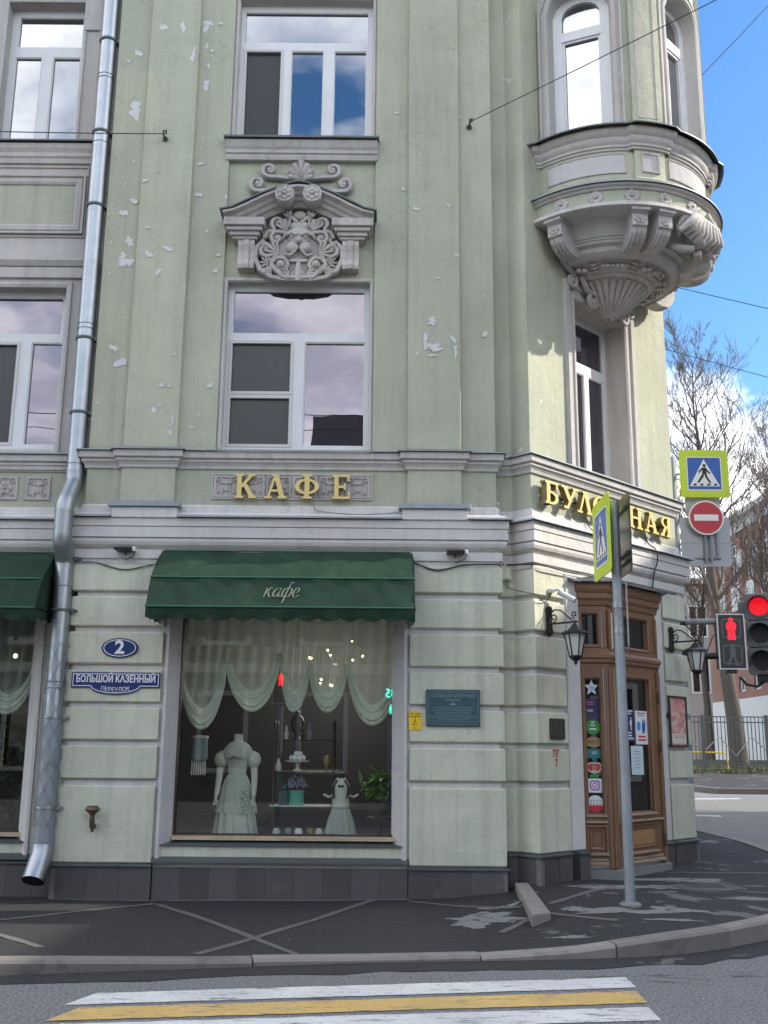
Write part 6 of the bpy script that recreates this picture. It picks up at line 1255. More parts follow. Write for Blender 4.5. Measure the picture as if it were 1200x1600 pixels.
pot('ornamental_egg', [(0, 0), (.03, 0), (.012, .02), (.012, .05), (.035, .08), (.042, .12), (.03, .17), (0, .19)], (-.64, .88, SH[1]), 'tan', 'tan ornamental egg on the middle shelf right end', 'ornament')
pot('small_vase', [(0, 0), (.03, 0), (.04, .04), (.025, .09), (.015, .12), (.02, .14)], (-1.20, .88, SH[1]), 'cream', 'small white vase on the middle shelf left end', 'vase')
q = random.Random(5)
LB6 = ['white porcelain cup on the window floor, leftmost', 'patterned tin on the window floor beside the cup', 'white porcelain box under the lower shelf', 'cream packet under the lower shelf', 'small white carton under the lower shelf, rightmost of the row', 'glass tumbler on the window floor by the apron form']
for k, x in enumerate((-1.18, -1.05, -.93, -.80, -.70, -.60)):
    pot('small_ware', [(0, 0), (.045, 0), (.05, .03), (.045, q.uniform(.06, .13)), (.03, .14), (0, .142)], (x, .68 + .05 * (k % 2), FZ), ('cream', 'grey_print', 'white_paint', 'tan', 'cream', 'frosted')[k], LB6[k], 'ware')
T = thing('wire_basket', (-2.02, .9, FZ), label='dark wire basket on a stand with a lantern of pale rods above it', cat='basket')
mb = MB(); cc = (-2.10, .75, FZ)
for k in range(14): a = 2 * math.pi * k / 14; mb.tube([(cc[0] + .10 * math.cos(a), cc[1] + .08 * math.sin(a), cc[2] + .55), (cc[0] + .16 * math.cos(a), cc[1] + .12 * math.sin(a), cc[2] + .70)], .005, 5)
for r, z in ((.10, .55), (.13, .63), (.16, .70)): mb.tube([(cc[0] + r * math.cos(R(20 * k)), cc[1] + r * .75 * math.sin(R(20 * k)), cc[2] + z) for k in range(19)], .006, 5)
mb.build('basket', 'black_iron', T)
for k in range(7): MB().tube([(cc[0] - .075 + .025 * k, cc[1] - .02, cc[2] + .71), (cc[0] - .075 + .025 * k, cc[1] - .02, cc[2] + .88)], .009, 6).build('rod', 'cream', T)
MB().lathe([(0, .88), (.09, .88), (.10, .90), (.09, 1.10), (.095, 1.12), (0, 1.12)], cc, 20).build('shade', 'mint' if False else 'teal_letter', T, smooth=40); MB().lathe([(.10, 1.12), (.10, 1.15), (0, 1.155)], cc, 20).build('rim', 'cream', T); MB().lathe([(.10, 0), (.10, .02), (.012, .03), (.012, .55)], cc, 12).build('stem', 'black_iron', T); settle(T)
# leafy plants
def leafmesh(mb, p, d, ln_, w, mi=0):
    d = d.normalized(); sd = d.cross(Vector((0, 0, 1))); sd = sd.normalized() if sd.length > 1e-3 else Vector((1, 0, 0)); up = sd.cross(d)
    P = [p, p + d * ln_ * .35 + sd * w / 2 + up * .01, p + d * ln_, p + d * ln_ * .35 - sd * w / 2 + up * .01, p + d * ln_ * .5 - up * w * .15]
    mb.add([tuple(v) for v in P], [(0, 1, 4), (1, 2, 4), (2, 3, 4), (3, 0, 4)], mi, raw=True)
def plant(name, c, h, spread, nst, mt, label, leaf_=(.07, .05), seed=1, drop=.0):
    q = random.Random(seed); T = thing(name, c, label=label, cat='plant'); mb = MB(); ml = MB()
    MB().lathe([(0, 0), (.08, 0), (.105, .16), (.11, .17), (.1, .17), (.09, .15), (0, .15)], c, 20).build('pot', 'dark_wood', T, smooth=40)
    for k in range(nst):
        a = q.uniform(0, 6.28); r = spread * q.random() ** .6; top = Vector((c[0] + r * math.cos(a), c[1] + r * math.sin(a) * .6, c[2] + .16 + h * q.uniform(.35, 1)))
        b0 = Vector((c[0], c[1], c[2] + .15)); mid = b0.lerp(top, .5) + Vector((0, 0, .06)); pts = [b0, mid, top]; mb.tube([tuple(p) for p in pts], [.006, .005, .003], 5)
        for j in range(9):
            t_ = q.uniform(.2, 1); p = b0.lerp(mid, t_ * 2) if t_ < .5 else mid.lerp(top, t_ * 2 - 1); leafmesh(ml, p, Vector((q.uniform(-1, 1), q.uniform(-1, .3), q.uniform(-.9, .5))), leaf_[0] * q.uniform(.7, 1.3), leaf_[1] * q.uniform(.7, 1.3))
    mb.build('stems', 'leaf_dark', T); tag(ml.build('foliage', mt, T), kind='stuff'); settle(T)
plant('potted_plant', (-.02, .62, FZ + .28), .36, .24, 30, 'leaf_green', 'bright green leafy plant at the right of the shop window', (.13, .095), 3)
MB().box(-.16, .16, .60, .9, FZ, FZ + .275).build('x', 'dark_wood') if False else None
tag(MB().lathe([(.13, 0), (.13, .02), (.03, .05), (.03, .24), (.14, .26), (.14, .279), (0, .279)], (-.02, .62, FZ), 20).build('plant_stand', 'dark_wood', smooth=40), 'dark wooden plant stand at the right of the shop window', 'stand')
plant('potted_vine', (-4.35, 1.0, FZ), 1.45, .55, 70, 'leaf_dark', 'dark leafy vine filling the shop window left of the downpipe', (.13, .10), 8)
# lamps glowing inside
T = thing('chandelier', (-.62, 2.1, 2.5), label='small chandelier glowing inside the shop behind the curtain', cat='chandelier')
mb = MB(); mb.tube([(-.62, 2.1, 3.5), (-.62, 2.1, 2.75)], .01, 6); q = random.Random(4); mb.ball((-.62, 2.1, 2.72), .05, 8, 6)
BP = []
for k in range(14):
    a = 2 * math.pi * k / 7; r = .36 if k < 7 else .2; z = 2.72 + (.12 if k < 7 else -.25) + q.uniform(-.12, .12); p = (-.62 + r * math.cos(a), 2.1 + r * math.sin(a), z); BP.append(p); mb.tube([(-.62, 2.1, 2.72), ((-.62 + p[0]) / 2, (2.1 + p[1]) / 2, z - .06), p], .003, 5)
mb.build('arms', 'black_iron', T)
for p in BP: MB().ball((p[0], p[1], p[2] + .02), .012, 8, 6).build('bulb', 'bulb', T)
settle(T)
pl = bpy.data.lights.new('chandelier_light', 'POINT'); pl.energy = 26; pl.color = (1.0, 0.92, 0.80); pl.shadow_soft_size = .35
po = bpy.data.objects.new('chandelier_light', pl); COL.objects.link(po); po.location = (0, 0, 0); po.parent = T
for k, (x, y, z) in enumerate(((-4.75, 2.0, 2.75), (-4.45, 2.0, 2.55))):
    T = thing('pendant_lamp', (x, y, z), label=('small glowing bulb behind the left curtain, upper', 'small glowing bulb behind the left curtain, lower')[k], cat='lamp'); MB().tube([(0, 0, .03), (0, 0, .9)], .005, 5).build('flex', 'cable', T); MB().ball((0, 0, 0), .025, 8, 6).build('bulb', 'bulb', T)
# ---------------------------------------------------------------- road signs and signals
def crossing_sign(M, s, z, w, o, T):
    h = w / 2; MB(M).prism(rrect(s - h, s + h, z - h, z + h, w * .06), o, o + .012).build('board', 'lime', T)
    b_ = w * .335; MB(M).prism(rrect(s - b_ - w * .02, s + b_ + w * .02, z - b_ - w * .02, z + b_ + w * .02, w * .03), o + .012, o + .0135).build('border', 'white_paint', T)
    MB(M).prism(rrect(s - b_, s + b_, z - b_, z + b_, w * .02), o + .0135, o + .015).build('field', 'sign_blue', T)
    MB(M).prism([(s - b_ * .92, z - b_ * .80), (s, z + b_ * .90), (s + b_ * .92, z - b_ * .80)], o + .015, o + .0165).build('triangle', 'white_paint', T)
    mb = MB(M); k = b_; P = lambda pts: mb.prism([(s + x * k, z + y * k) for x, y in pts], o + .0165, o + .018)
    mb.prism(circ((s + .02 * k, z + .50 * k), .10 * k, 14), o + .0165, o + .018)
    P([(-.13, -.05), (-.10, .38), (.12, .38), (.14, -.05)]); P([(-.12, .36), (-.36, .12), (-.34, -.02), (-.26, .08), (-.10, .24)]); P([(.12, .34), (.30, .10), (.40, .06), (.36, -.02), (.24, .02), (.08, .20)])
    P([(-.13, -.04), (-.06, -.04), (-.02, -.15), (-.34, -.60), (-.46, -.56)]); P([(.0, -.04), (.14, -.04), (.20, -.25), (.40, -.58), (.28, -.60), (.08, -.28)])
    for x in (-.74, -.32, .10, .52): P([(x, -.76), (x + .08, -.64), (x + .24, -.64), (x + .22, -.76)])
    mb.build('walking_figure', 'black_print', T)
# near pole with two boards
gp = gz(2.38, -1.05)
T = thing('signpost', (2.38, -1.05, gp), label='grey steel post with two back-to-back crossing signs before the door', cat='signpost')
MB().tube([(2.38, -1.05, gp - .1), (2.38, -1.05, 4.15)], .049, 18).build('post', 'pole_grey', T, smooth=40)
MB().lathe([(.11, -.02), (.105, .012), (.075, .03), (.05, .036)], (2.38, -1.05, gp), 18).build('mortar_collar', 'concrete', T, smooth=40)
SA = lambda u, o, z: (2.285 - o, -.87 - u, z)                     # board facing the left
crossing_sign(SA, -.0, 3.79, .82, .0, T)
SB = lambda u, o, z: (2.48 + o, -.87 - u, z)
MB(SB).prism(rrect(-.41, .41, 3.38, 4.20, .05), 0, .012).build('board', 'sign_dark', T)
for z in (3.5, 3.58, 4.05):
    MB(SB).box(-.38, .38, -.03, -.002, z - .012, z + .012).build('stiffener', 'sign_dark', T)
for z in (3.06, 2.80): MB().lathe([(.05, -.03), (.058, -.03), (.058, .03), (.05, .03)], (2.38, -1.05, z), 18).build('clamp', 'zinc', T, smooth=40)
ED = lambda u, o, z: (2.455 + .22 * u + .97 * o, -1.10 + .97 * u - .22 * o, z)
MB(ED).prism(rrect(-.0, .55, 2.62, 3.30, .05), 0, .012).build('side_board', 'sign_back', T); settle(T)
# far pole with signs, arms and signals
g2 = gz(4.36, 3.75)
T = thing('signal_pole', (4.36, 3.75, g2), label='tall grey pole at the right kerb carrying signs and signal arms', cat='pole')
MB().tube([(4.36, 3.75, g2 - .1), (4.36, 3.75, 5.95)], .085, 20).build('post', 'pole_grey', T, smooth=40)
for z in (3.48, 2.98): MB().tube([(4.36, 3.75, z), (5.02, 3.60, z)], .045 if z > 3 else .05, 12).build('arm', 'pole_grey' if z > 3 else 'black_iron', T, smooth=40); MB().lathe([(.086, -.06), (.10, -.06), (.10, .06), (.086, .06)], (4.36, 3.75, z), 16).build('clamp', 'black_iron', T)
for z in (5.72, 5.02, 4.42): MB().tube([(4.36, 3.72, z), (4.80, 3.62, z), (5.0, 3.62, z)], .018, 8).build('sign_arm', 'pole_grey', T, smooth=40)
for x in (4.78, 4.86, 4.96): MB().tube([(x, 3.60, 4.35 if x < 4.9 else 4.45), (x, 3.60, 5.1)], .018, 8).build('sign_rail', 'pole_grey', T, smooth=40)
settle(T)
SP = lambda s, o, z: (s, 3.56 - o, z)
T = thing('crossing_sign', (4.8, 3.56, 5.33), label='square lime-bordered pedestrian crossing sign on the tall pole', cat='road sign'); crossing_sign(SP, 4.805, 5.695, .735, 0, T); settle(T)
T = thing('no_entry_sign', (4.8, 3.56, 4.75), label='round red no-entry sign with a white bar below the crossing sign', cat='road sign')
MB(SP).prism(circ((4.795, 5.015), .262, 40), 0, .014).build('rim', 'white_paint', T); MB(SP).prism(circ((4.795, 5.015), .240, 40), .014, .017).build('disc', 'sign_red', T); MB(SP).box(4.615, 4.975, .017, .020, 4.968, 5.062).build('bar', 'white_paint', T); settle(T)
T = thing('direction_board', (4.8, 3.63, 4.3), label='plain grey back of a square road board behind the no-entry sign', cat='road sign')
MB(lambda s, o, z: (s, 3.66 - o, z)).prism(rrect(4.43, 5.17, 4.30, 5.04, .05), 0, .012).build('panel', 'sign_back', T); MB(lambda s, o, z: (s, 3.66 - o, z)).box(4.44, 5.16, .012, .016, 4.645, 4.65).build('seam', 'pole_grey', T)
MB(lambda s, o, z: (s, 3.66 - o, z)).prism(rrect(4.53, 5.05, 5.06, 5.40, .03), -.02, -.008).build('panel', 'sign_back', T); MB(lambda s, o, z: (s, 3.66 - o, z)).prism(rrect(4.55, 5.1, 5.6, 6.10, .05), -.02, -.008).build('panel', 'sign_back', T); settle(T)
def ped_signal(M, s, z, o, label, led='red_led'):
    T = thing('pedestrian_signal', M(s, o, z - .39), label=label, cat='traffic light')
    MB(M).box(s - .19, s + .19, o - .18, o, z - .39, z + .39).build('housing', 'tl_black', T, bevel=.015)
    MB(M).ring(rect(s - .185, s + .185, z - .385, z + .385), [(0, o - .02), (0, o + .012), (.016, o + .012), (.016, o - .02)]).build('border', 'white_paint', T)
    for dz, mt in ((.19, led), (-.19, 'tl_symbol')):
        cz = z + dz; MB(M).ring(rrect(s - .12, s + .12, cz - .12, cz + .12, .02), [(0, o + .001), (0, o + .006), (.02, o + .006), (.02, o + .001)]).build('lens_frame', 'tl_symbol', T)
        mb = MB(M); e = o + .006; P = lambda pts: mb.prism([(s + x, cz + y) for x, y in pts], e, e + .004)
        mb.prism(circ((s, cz + .125), .032, 14), e, e + .004)
        if dz > 0: P([(-.065, -.02), (-.072, .05), (-.05, .09), (.05, .09), (.072, .05), (.065, -.02), (.045, -.015)] [:6]); P([(-.055, -.165), (-.048, -.02), (-.006, -.02), (-.006, -.165)]); P([(.006, -.165), (.006, -.02), (.048, -.02), (.055, -.165)])
        else: P([(-.04, -.02), (-.045, .09), (.045, .09), (.04, -.02)]); P([(-.09, -.14), (-.035, -.02), (0, -.02), (-.05, -.15)]); P([(0, -.02), (.035, -.02), (.08, -.15), (.045, -.155)])
        mb.build('figure', mt, T)
    MB(M).box(s - .07, s + .07, o - .16, o - .04, z - .45, z - .388).build('cable_gland', 'tl_black', T, bevel=.01); settle(T)
SQ = lambda s, o, z: (s, 3.55 - o, z)
ped_signal(SQ, 5.055, 3.18, 0, 'pedestrian signal showing a red standing figure, on the tall pole', 'red_led_near')
T = thing('vehicle_signal', (5.52, 3.6, 2.7), label='grey vehicle traffic light with its red lamp lit at the right edge', cat='traffic light')
ca, sa = math.cos(R(24)), math.sin(R(24))
SV = lambda s, o, z: (5.50 + s * ca - o * sa * -1 * -1, 3.60 - s * sa * 1 - o * ca, z)
SV = lambda s, o, z: (5.50 + s * ca - o * sa, 3.60 - s * sa - o * ca, z)
for k in range(3):
    zc = 3.70 - .395 * k; MB(SV).prism(rrect(-.20, .20, zc - .193, zc + .193, .04), -.17, 0).build('section', 'tl_grey', T, bevel=.008)
    mt = 'red_led' if k == 0 else 'lens_dark'
    MB(SV).prism(circ((0, zc), .142, 32), 0, .004).build('lens', 'tl_black' if k == 0 else mt, T)
    mb = MB(SV); mb.ring(circ((0, zc), .15, 32), [(0, 0), (0, .02), (.014, .02), (.014, 0)]); mb.build('bezel', 'tl_grey', T, smooth=40)
    if k == 0:
        mb = MB(SV)
        for r_, n_ in ((.0, 1), (.025, 7), (.05, 13), (.075, 20), (.10, 26), (.125, 32)):
            for j in range(n_): a = 2 * math.pi * j / n_; mb.prism(circ((r_ * math.cos(a), zc + r_ * math.sin(a)), .0085, 6), .004, .008)
        mb.build('led_array', 'red_led_near', T)
    mb = MB(SV); n = 24; vs_ = []
    for j in range(n + 1):
        a = R(-20 + 220 * j / n); d = .24 * (.35 + .65 * max(0, math.sin(a)) ** .7)
        for o, r in ((.0, .158), (d, .162)): vs_.append((r * math.cos(a), o, zc + r * math.sin(a) - o * .12))
    mb.add(vs_, [(2 * j, 2 * j + 1, 2 * j + 3, 2 * j + 2) for j in range(n)]); mb.build('visor', 'tl_black' if k else 'tl_grey', T, smooth=60)
MB(SV).box(-.09, .09, -.13, -.03, 2.60, 2.72).build('cable_gland', 'tl_black', T, bevel=.01); mb = MB(SV); mb.tube([(.0, -.08, 2.62), (-.1, -.08, 2.55), (-.25, -.08, 2.58), (-.32, -.08, 2.68)], .02, 8); mb.build('cable', 'cable', T, smooth=60); MB(SV).box(-.30, -.12, -.20, -.06, 3.55, 3.80).build('bracket', 'tl_grey', T, bevel=.02); settle(T)

# signals on the near side of the crossing, behind the viewer (seen mirrored in the shop pane)
SR = lambda s, o, z: (-s, -14.0 + o, z)
ped_signal(SR, 2.5, 3.08, 0, 'pedestrian signal behind the viewer, seen only as a red reflection')
T = thing('countdown_signal', (.22, -14, 2.4), label='green countdown signal behind the viewer, seen only as a reflection', cat='traffic light')
SR2 = lambda s, o, z: (.20 - s, -14.0 + o, z)
MB(SR2).box(-.19, .19, -.18, 0, 2.36, 3.14).build('housing', 'tl_black', T, bevel=.015)
for z in (2.56, 2.94): MB(SR2).ring(rrect(-.15, .15, z - .15, z + .15, .03), [(0, .0), (0, .02), (.02, .02), (.02, 0)]).build('bezel', 'tl_grey', T)
text('35', .30, SR2, (0, 2.94), .004, 'green_led', 'digits', T, width=.24, bold=.006); mb = MB(SR2)
for q in man(0, 2.44, .24, 0): mb.prism(q[0], .002, .006)
mb.build('figure', 'green_led', T); settle(T)
for x, nm in ((-2.5, 'grey signal post behind the viewer, left one'), (.20, 'grey signal post behind the viewer, right one')):
    T = thing('signal_post', (x, -14.12, 0), label=nm, cat='pole'); MB().tube([(x, -14.25, 0), (x, -14.25, 3.6)], .06, 12).build('post', 'pole_grey', T, smooth=40); MB().tube([(x, -14.25, 2.7), (x, -14.15, 2.7)], .03, 8).build('clamp', 'pole_grey', T); settle(T)

# ---------------------------------------------------------------- across the side street
FPZ = 1.0
mb = MB(); P = [(9.2, 17.8), (60, 16.5), (60, 46), (7.2, 46), (7.2, 26), (8.2, 21)]
mb.add([(x, y, zr(min(y, 36)) + .14) for x, y in P] + [(x, y, zr(min(y, 36)) - .1) for x, y in P], [tuple(range(6))] + [(i, (i + 1) % 6, 6 + (i + 1) % 6, 6 + i) for i in range(6)])
tag(MB().add([(x, y, zr(y) + .12) for x, y in ((9.2, 17.8), (16, 17.6), (30, 17.2), (30, 26.6), (16, 26.6), (7.2, 26.6), (7.7, 22))], [tuple(range(7))]).build('far_pavement', 'pave'), kind='structure')
fk = tag(thing('far_kerb'), kind='structure'); KP = [(7.2, 26.6), (7.7, 22), (9.2, 17.8), (16, 17.6), (30, 17.2)]
for i in range(len(KP) - 1):
    p, q = Vector(KP[i]), Vector(KP[i + 1]); n = max(1, round((q - p).length / 2))
    for k in range(n):
        a, b_ = p.lerp(q, k / n), p.lerp(q, (k + 1) / n); d = (b_ - a).normalized() * .01; vs_ = []
        for pt in (a + d, b_ - d):
            for o, dz in ((0, -.05), (0, .15), (.16, .155), (.16, -.05)): nrm = Vector((-d.y, d.x)).normalized(); vs_.append((pt.x + nrm.x * o, pt.y + nrm.y * o, zr(pt.y) + dz))
        MB().add(vs_, [(0, 1, 2, 3), (4, 7, 6, 5), (0, 4, 5, 1), (1, 5, 6, 2), (2, 6, 7, 3)]).build('kerb_stone', 'stone_kerb', fk)
lw = tag(MB().add([(7.0, 26.6, zr(26.6) + .14), (40, 26.6, zr(26.6) + .14), (40, 40, 1.25), (7.0, 40, 1.25)], [(0, 1, 2, 3)]).build('lawn', 'grass'), kind='structure')
mb = MB(); q = random.Random(6)
for k in range(2600): x, y = q.uniform(8, 17), 26.6 + 5 * q.random() ** 1.6; h = q.uniform(.04, .14); a = q.uniform(0, 3.14); mb.add([(x - .02 * math.cos(a), y - .02 * math.sin(a), zr(y) + .13), (x + .02 * math.cos(a), y + .02 * math.sin(a), zr(y) + .13), (x + q.uniform(-.04, .04), y, zr(y) + .14 + h)], [(0, 1, 2)])
tag(mb.build('grass', 'grass'), 'scrubby autumn grass under the iron fence', 'grass', kind='stuff')
# road paint near the far kerb
for p in ([(6.4, 15.4), (9.2, 15.9), (9.2, 16.15), (6.4, 15.7)], [(6.6, 10.9), (7.1, 10.9), (7.1, 11.15), (6.6, 11.15)], [(5.8, 3.2), (8.5, 2.9), (8.5, 3.3), (5.8, 3.6)]):
    MB().add([(x, y, zr(y) + .006) for x, y in p], [(0, 1, 2, 3)]).build('lane_mark', 'stripe_white', cross)
F_ = thing('iron_fence', (12, 28, FPZ), label='tall grey iron fence of thin bars with zigzag braces', cat='fence'); fz = zr(28) + .14; FX = [7.2, 9.55, 11.95, 14.35, 16.75, 19.15]
for x in FX: MB().box(x - .06, x + .06, 27.94, 28.06, fz - .1, fz + 2.05).build('post', 'fence_grey', F_)
for a, b_ in zip(FX, FX[1:]):
    for z in (.28, 1.78, 1.98): MB().box(a + .06, b_ - .06, 27.985, 28.015, fz + z - .02, fz + z + .02).build('rail', 'fence_grey', F_)
    mb = MB(); n = 17
    for k in range(1, n): x = lerp(a, b_, k / n); mb.box(x - .014, x + .014, 27.986, 28.014, fz + .12, fz + 1.98)
    tag(mb.build('bars', 'fence_grey', F_), kind='stuff')
    m_ = (a + b_) / 2; mb = MB(); mb.tube([(a + .06, 27.97, fz + .75), (a + .6, 27.97, fz + 1.25), (m_, 27.97, fz + .55), (b_ - .6, 27.97, fz + 1.25), (b_ - .06, 27.97, fz + .75)], .022, 4); mb.build('brace', 'sign_back', F_)
settle(F_)
for k, (a, b_) in enumerate(((10.55, 11.2), (11.4, 13.2))):
    MB().tube([(a, 29.2, fz - .05), (a, 29.2, fz + .55), (a + .12, 29.2, fz + .67), (b_ - .12, 29.2, fz + .67), (b_, 29.2, fz + .55), (b_, 29.2, fz - .05)], .03, 8).build('bed_rail', 'yellow', None, smooth=50).update_tag()
    o = bpy.data.objects['bed_rail' if k == 0 else 'bed_rail.001']; tag(o, ('short yellow hooped rail behind the iron fence', 'long yellow hooped rail behind the iron fence')[k], 'rail', 'yellow rails behind the fence')
# red-brick block seen along its side
XB = 20.0
BK = lambda s, o, z: (XB - o, s, z)                               # s runs up the street, o towards the street
T = thing('brick_building', (XB, 45, 1), label='red brick block with white bands and tall narrow windows across the street', cat='building')
wins = []
for k, y in enumerate((37.2, 39.6, 42.0, 44.4, 46.8, 49.2)):
    for z0, z1 in ((10.9, 13.2), (6.2, 9.0)): wins.append((y - .55, y + .55, z0, z1))
    wins.append((y - .5, y + .5, 4.9 - .0, 5.75))
mb = MB(BK); wall_holes(mb, 34, 52, 4.5, 13.7, 0, wins, .25); mb.build('wall', 'far_brick', T)
MB(BK).box(33.9, 52, -.5, .08, .5, 4.5).build('plinth', 'far_white', T); MB(BK).box(33.8, 52.1, -.5, .12, 13.7, 14.3).build('frieze', 'far_white', T); MB(BK).box(33.6, 52.2, -.6, .5, 14.3, 14.6).build('cornice', 'far_white', T); MB().box(XB, XB + 14, 34, 52, 14.0, 14.55).build('roof', 'far_grey', T); MB().box(XB + .3, XB + 14, 51.9, 52.0, .5, 14.3).build('wall', 'far_brick', T); BE = lambda s, o, z: (XB + s, 34.0 - o, z)
ew = [(x - .55, x + .55, z0, z1) for x in (1.6, 4.0, 6.4, 8.8, 11.2) for z0, z1 in ((10.9, 13.2), (6.2, 9.0))]
mb = MB(BE); wall_holes(mb, 0, 14, 4.5, 13.7, 0, ew, .25); mb.build('wall', 'far_brick', T)
MB(BE).box(.02, 14, -.3, .08, .5, 4.5).build('plinth', 'far_white', T); MB(BE).box(.02, 14, -.3, .12, 13.7, 14.3).build('frieze', 'far_white', T)
for a, b_, z0, z1 in ew:
    w = MB(BE).ring(rect(a, b_, z0, z1), [(0, -.25), (0, -.12), (-.10, -.12), (-.10, -.25)]); w.box((a + b_) / 2 - .05, (a + b_) / 2 + .05, -.22, -.13, z0, z1); w = w.build('window', 'far_white', T); MB(BE).add([(a, -.2, z0), (b_, -.2, z0), (b_, -.2, z1), (a, -.2, z1)], [(0, 1, 2, 3)]).build('pane', 'pane_door', w)
for a, b_, z0, z1 in wins:
    w = MB(BK); w.ring(rect(a, b_, z0, z1), [(0, -.25), (0, -.12), (-.10, -.12), (-.10, -.25)]); w.box((a + b_) / 2 - .05, (a + b_) / 2 + .05, -.22, -.13, z0, z1); w.box(a, b_, -.22, -.132, z0 + (z1 - z0) * .7, z0 + (z1 - z0) * .7 + .09); w = w.build('window', 'far_white', T)
    MB(BK).add([(a, -.2, z0), (b_, -.2, z0), (b_, -.2, z1), (a, -.2, z1)], [(0, 1, 2, 3)]).build('pane', 'pane_door', w)
    if z1 > 10: MB(BK).box(a - .1, b_ + .1, 0, .06, z0 - 1.5, z0 - .15).build('white_panel', 'far_white', T)
for y in (38.4, 43.2, 45.6): MB(BK).prism(circ((y, 12.1), .62, 24, .75), 0, .06).build('oval_plaque', 'far_white', T)
settle(T)
# plain grey block at the end of the street
T = thing('grey_building', (20, 60, 1), label='plain grey rendered building at the far end behind the trees', cat='building')
G_ = lambda s, o, z: (s, 60 - o, z); wins = [(18.6, 19.6, 5.8, 7.6), (21.2, 22.3, 5.6, 7.8), (21.2, 22.3, 9.4, 11.4), (18.6, 19.6, 9.4, 11.4), (15.6, 16.6, 5.8, 7.6), (15.6, 16.6, 9.4, 11.4)]
mb = MB(G_); wall_holes(mb, 6, 27, .5, 13.0, 0, wins, .2); mb.build('wall', 'far_grey', T); MB(G_).box(5.8, 27.2, -8, .3, 13, 13.4).build('cornice', 'far_white', T)
for a, b_, z0, z1 in wins:
    w = MB(G_).ring(rect(a, b_, z0, z1), [(0, -.2), (0, .03), (.12, .03), (.12, -.05)]); w.box((a + b_) / 2 - .05, (a + b_) / 2 + .05, -.18, -.1, z0, z1); w = w.build('window', 'far_white', T); MB(G_).add([(a, -.17, z0), (b_, -.17, z0), (b_, -.17, z1), (a, -.17, z1)], [(0, 1, 2, 3)]).build('pane', 'pane_door', w)
settle(T)

# ---------------------------------------------------------------- trees
def tree(base, pts, seed, label, h_leaf=None, nleaf=0, twig_len=1.0, nb=18, kind='bare_tree', r0=.28, mt_leaf='leaf_brown', lev=3, start=.35):
    q = random.Random(seed); T = thing(kind, base, label=label, cat='tree', group='trees beyond the fence')
    P = [Vector(base)] + [Vector(p) for p in pts]; tr = MB(); n = len(P)
    tr.tube([tuple(p) for p in P], [r0 * (1 - i / (n - 1)) ** 1.35 + .014 for i in range(n)], 10); br = MB(); tips = []
    def path(t_):
        x = t_ * (n - 1); i = min(n - 2, int(x)); return P[i].lerp(P[i + 1], x - i), (P[i + 1] - P[i]).normalized()
    def grow(p, d, ln_, r, level):
        m_ = 5; pp = [p]; dd = d.normalized()
        for k in range(m_):
            dd = (dd + Vector((q.uniform(-.22, .22), q.uniform(-.22, .22), q.uniform(-.08, .24)))).normalized(); pp.append(pp[-1] + dd * ln_ / m_)
        br.tube([tuple(v) for v in pp], [max(.006, .8 * r * (1 - .8 * k / m_)) for k in range(m_ + 1)], 4 if level else 5, cap=False)
        if level >= lev: tips.extend(pp[2:]); return
        for k in range(5 if level == 0 else 4):
            i = q.randint(1, m_); sp = Vector((q.uniform(-1, 1), q.uniform(-1, 1), q.uniform(-.25, .75))); grow(pp[i], (dd + sp * .9), ln_ * q.uniform(.42, .68), r * .48, level + 1)
    for k in range(nb):
        t_ = lerp(start, 1, (k + q.random()) / nb); p, d = path(t_); a = q.uniform(0, 6.28); out = Vector((math.cos(a), math.sin(a), q.uniform(.35, 1.1)))
        grow(p, d * .5 + out, twig_len * lerp(4.2, 1.5, (t_ - start) / (1 - start)) * q.uniform(.75, 1.2), r0 * .34 * (1.15 - t_), 0)
    tr.build('trunk', 'bark', T, smooth=50); br.build('branches', 'twig', T)
    if nleaf:
        ml = MB()
        for k in range(nleaf):
            p = q.choice(tips)
            if h_leaf and not (h_leaf[0] < p.z < h_leaf[1]) and q.random() < .85: continue
            leafmesh(ml, p + Vector((q.uniform(-.12, .12), q.uniform(-.12, .12), q.uniform(-.1, .1))), Vector((q.uniform(-1, 1), q.uniform(-1, 1), q.uniform(-1, .4))), q.uniform(.08, .16), q.uniform(.06, .10))
        tag(ml.build('crown_leaves', mt_leaf, T), kind='stuff')
    settle(T)
tree((14.6, 32, 1.1), [(14.5, 32, 3), (14.25, 32, 5.5), (13.9, 32, 8.9), (13.95, 32, 11.5), (13.8, 32, 14), (13.6, 32, 16.3), (13.66, 32, 18.6)], 21, 'tall bare tree with a thick leaning trunk just behind the fence', (6, 10), 900, 1.0, 40, r0=.40)
tree((17.6, 36, 1.1), [(17.7, 36, 4), (17.9, 36, 8), (18.1, 35.8, 12), (18.3, 35.6, 15.5)], 5, 'bare spreading tree at the right edge before the brick block', None, 260, 1.15, 32, r0=.3)
tree((16.2, 41, 1.1), [(16.2, 41, 4), (16.0, 41, 7), (16.4, 41, 10), (16.6, 41, 12.5)], 9, 'smaller autumn tree with brown leaves beside the tall tree', (4, 11), 3800, .9, 20, kind='autumn_tree', r0=.24)

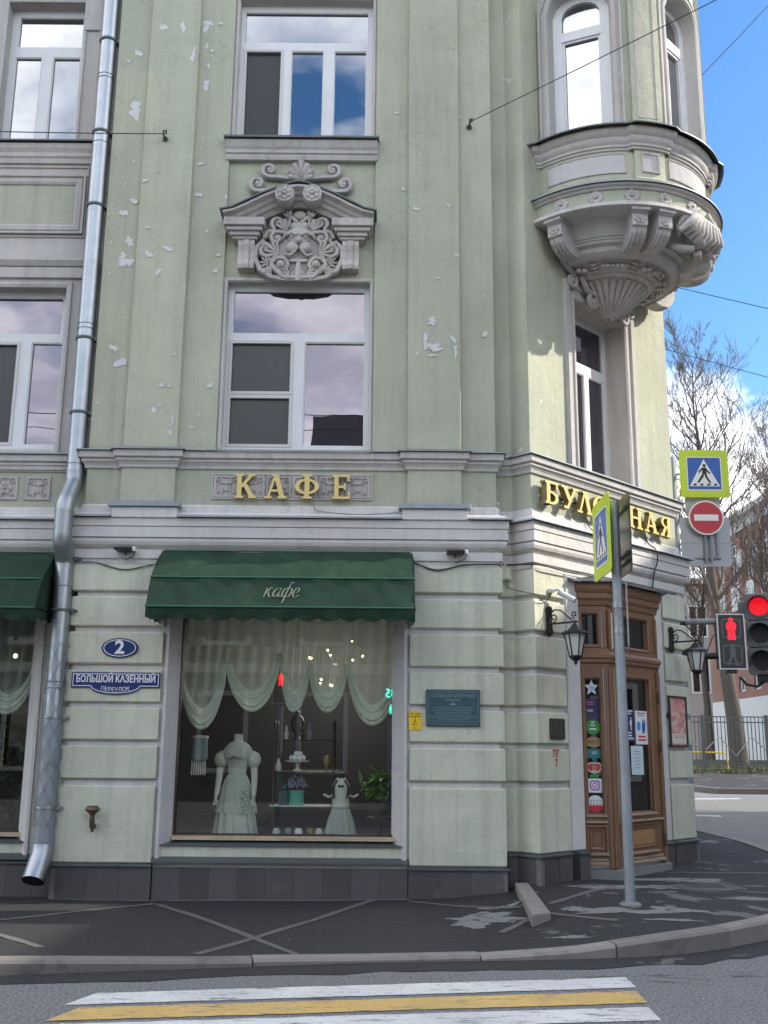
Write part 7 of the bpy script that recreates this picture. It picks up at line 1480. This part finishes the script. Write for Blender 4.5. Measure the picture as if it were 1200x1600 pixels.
# ---------------------------------------------------------------- the other side of the street, behind the viewer, and across the side street
def block(name, label, M, s0, s1, z1, cols, rows, depth_, wall_mt, trim_mt):
    T = thing(name, M((s0 + s1) / 2, 0, 0), label=label, cat='building'); wins = []
    for i in range(cols):
        cx_ = lerp(s0, s1, (i + .5) / cols)
        for z0, zt in rows: wins.append((cx_ - .65, cx_ + .65, z0, zt))
    mb = MB(M); wall_holes(mb, s0, s1, -.3, z1, 0, wins, .2); mb.build('wall', wall_mt, T)
    MB(M).box(s0 - .2, s1 + .2, -.2, .35, z1, z1 + .4).build('cornice', trim_mt, T); MB(M).box(s0, s1, .0, .12, 3.9, 4.2).build('band', trim_mt, T); MB(M).box(s0, s1, -depth_, -.2, -.3, z1 + .2).build('core', wall_mt, T)
    for a, b_, z0, zt in wins:
        w = MB(M).ring(rect(a, b_, z0, zt), [(0, -.19), (0, .05), (.14, .05), (.14, -.05)]).build('window', trim_mt, T); MB(M).add([(a, -.18, z0), (b_, -.18, z0), (b_, -.18, zt), (a, -.18, zt)], [(0, 1, 2, 3)]).build('pane', 'pane_door', w)
    settle(T); return T
hop = block('house_opposite', 'plain plastered house across the street behind the viewer', lambda s, o, z: (s, -21 + o, z), -22, 9, 8.4, 10, [(1.0, 3.2), (4.9, 7.0)], 9, 'opposite', 'opposite_trim')
for c in ((-22.2, 9.2),):
    mb = MB(); mb.add([(c[0], -20.7, 8.7), (c[1], -20.7, 8.7), (c[1], -25.2, 11.6), (c[0], -25.2, 11.6), (c[0], -30.2, 8.7), (c[1], -30.2, 8.7)], [(0, 1, 2, 3), (3, 2, 5, 4), (0, 3, 4), (1, 5, 2)]); r_ = mb.build('roof', 'flash_dark', hop)
    for x0, x1, z1 in ((-2.6, -.6, 13.6), (-9, -8.2, 12.8), (3.5, 4.3, 12.6)): MB().box(x0, x1, -25.6, -24.6, 9.5, z1).build('chimney', 'opposite', r_)
for o in hop.children: o.matrix_parent_inverse = Matrix.Translation(hop.location).inverted()
for k, (y, z, dz) in enumerate(((-9.2, 8.55, .5), (-9.0, 8.25, .3), (-8.6, 11.6, .8))): wire((-14, y, z + dz), (12, y + .6, z), .35, .010, ('upper of two wires strung over the street behind the viewer', 'lower of two wires strung over the street behind the viewer', 'highest wire strung over the street behind the viewer')[k])
block('house_opposite', 'plastered house across the side street, out of the picture', lambda s, o, z: (17.5 - o, s, z), -16, 13, 12.6, 9, [(1.0, 3.2), (5.2, 7.4)], 9, 'opposite', 'opposite_trim')
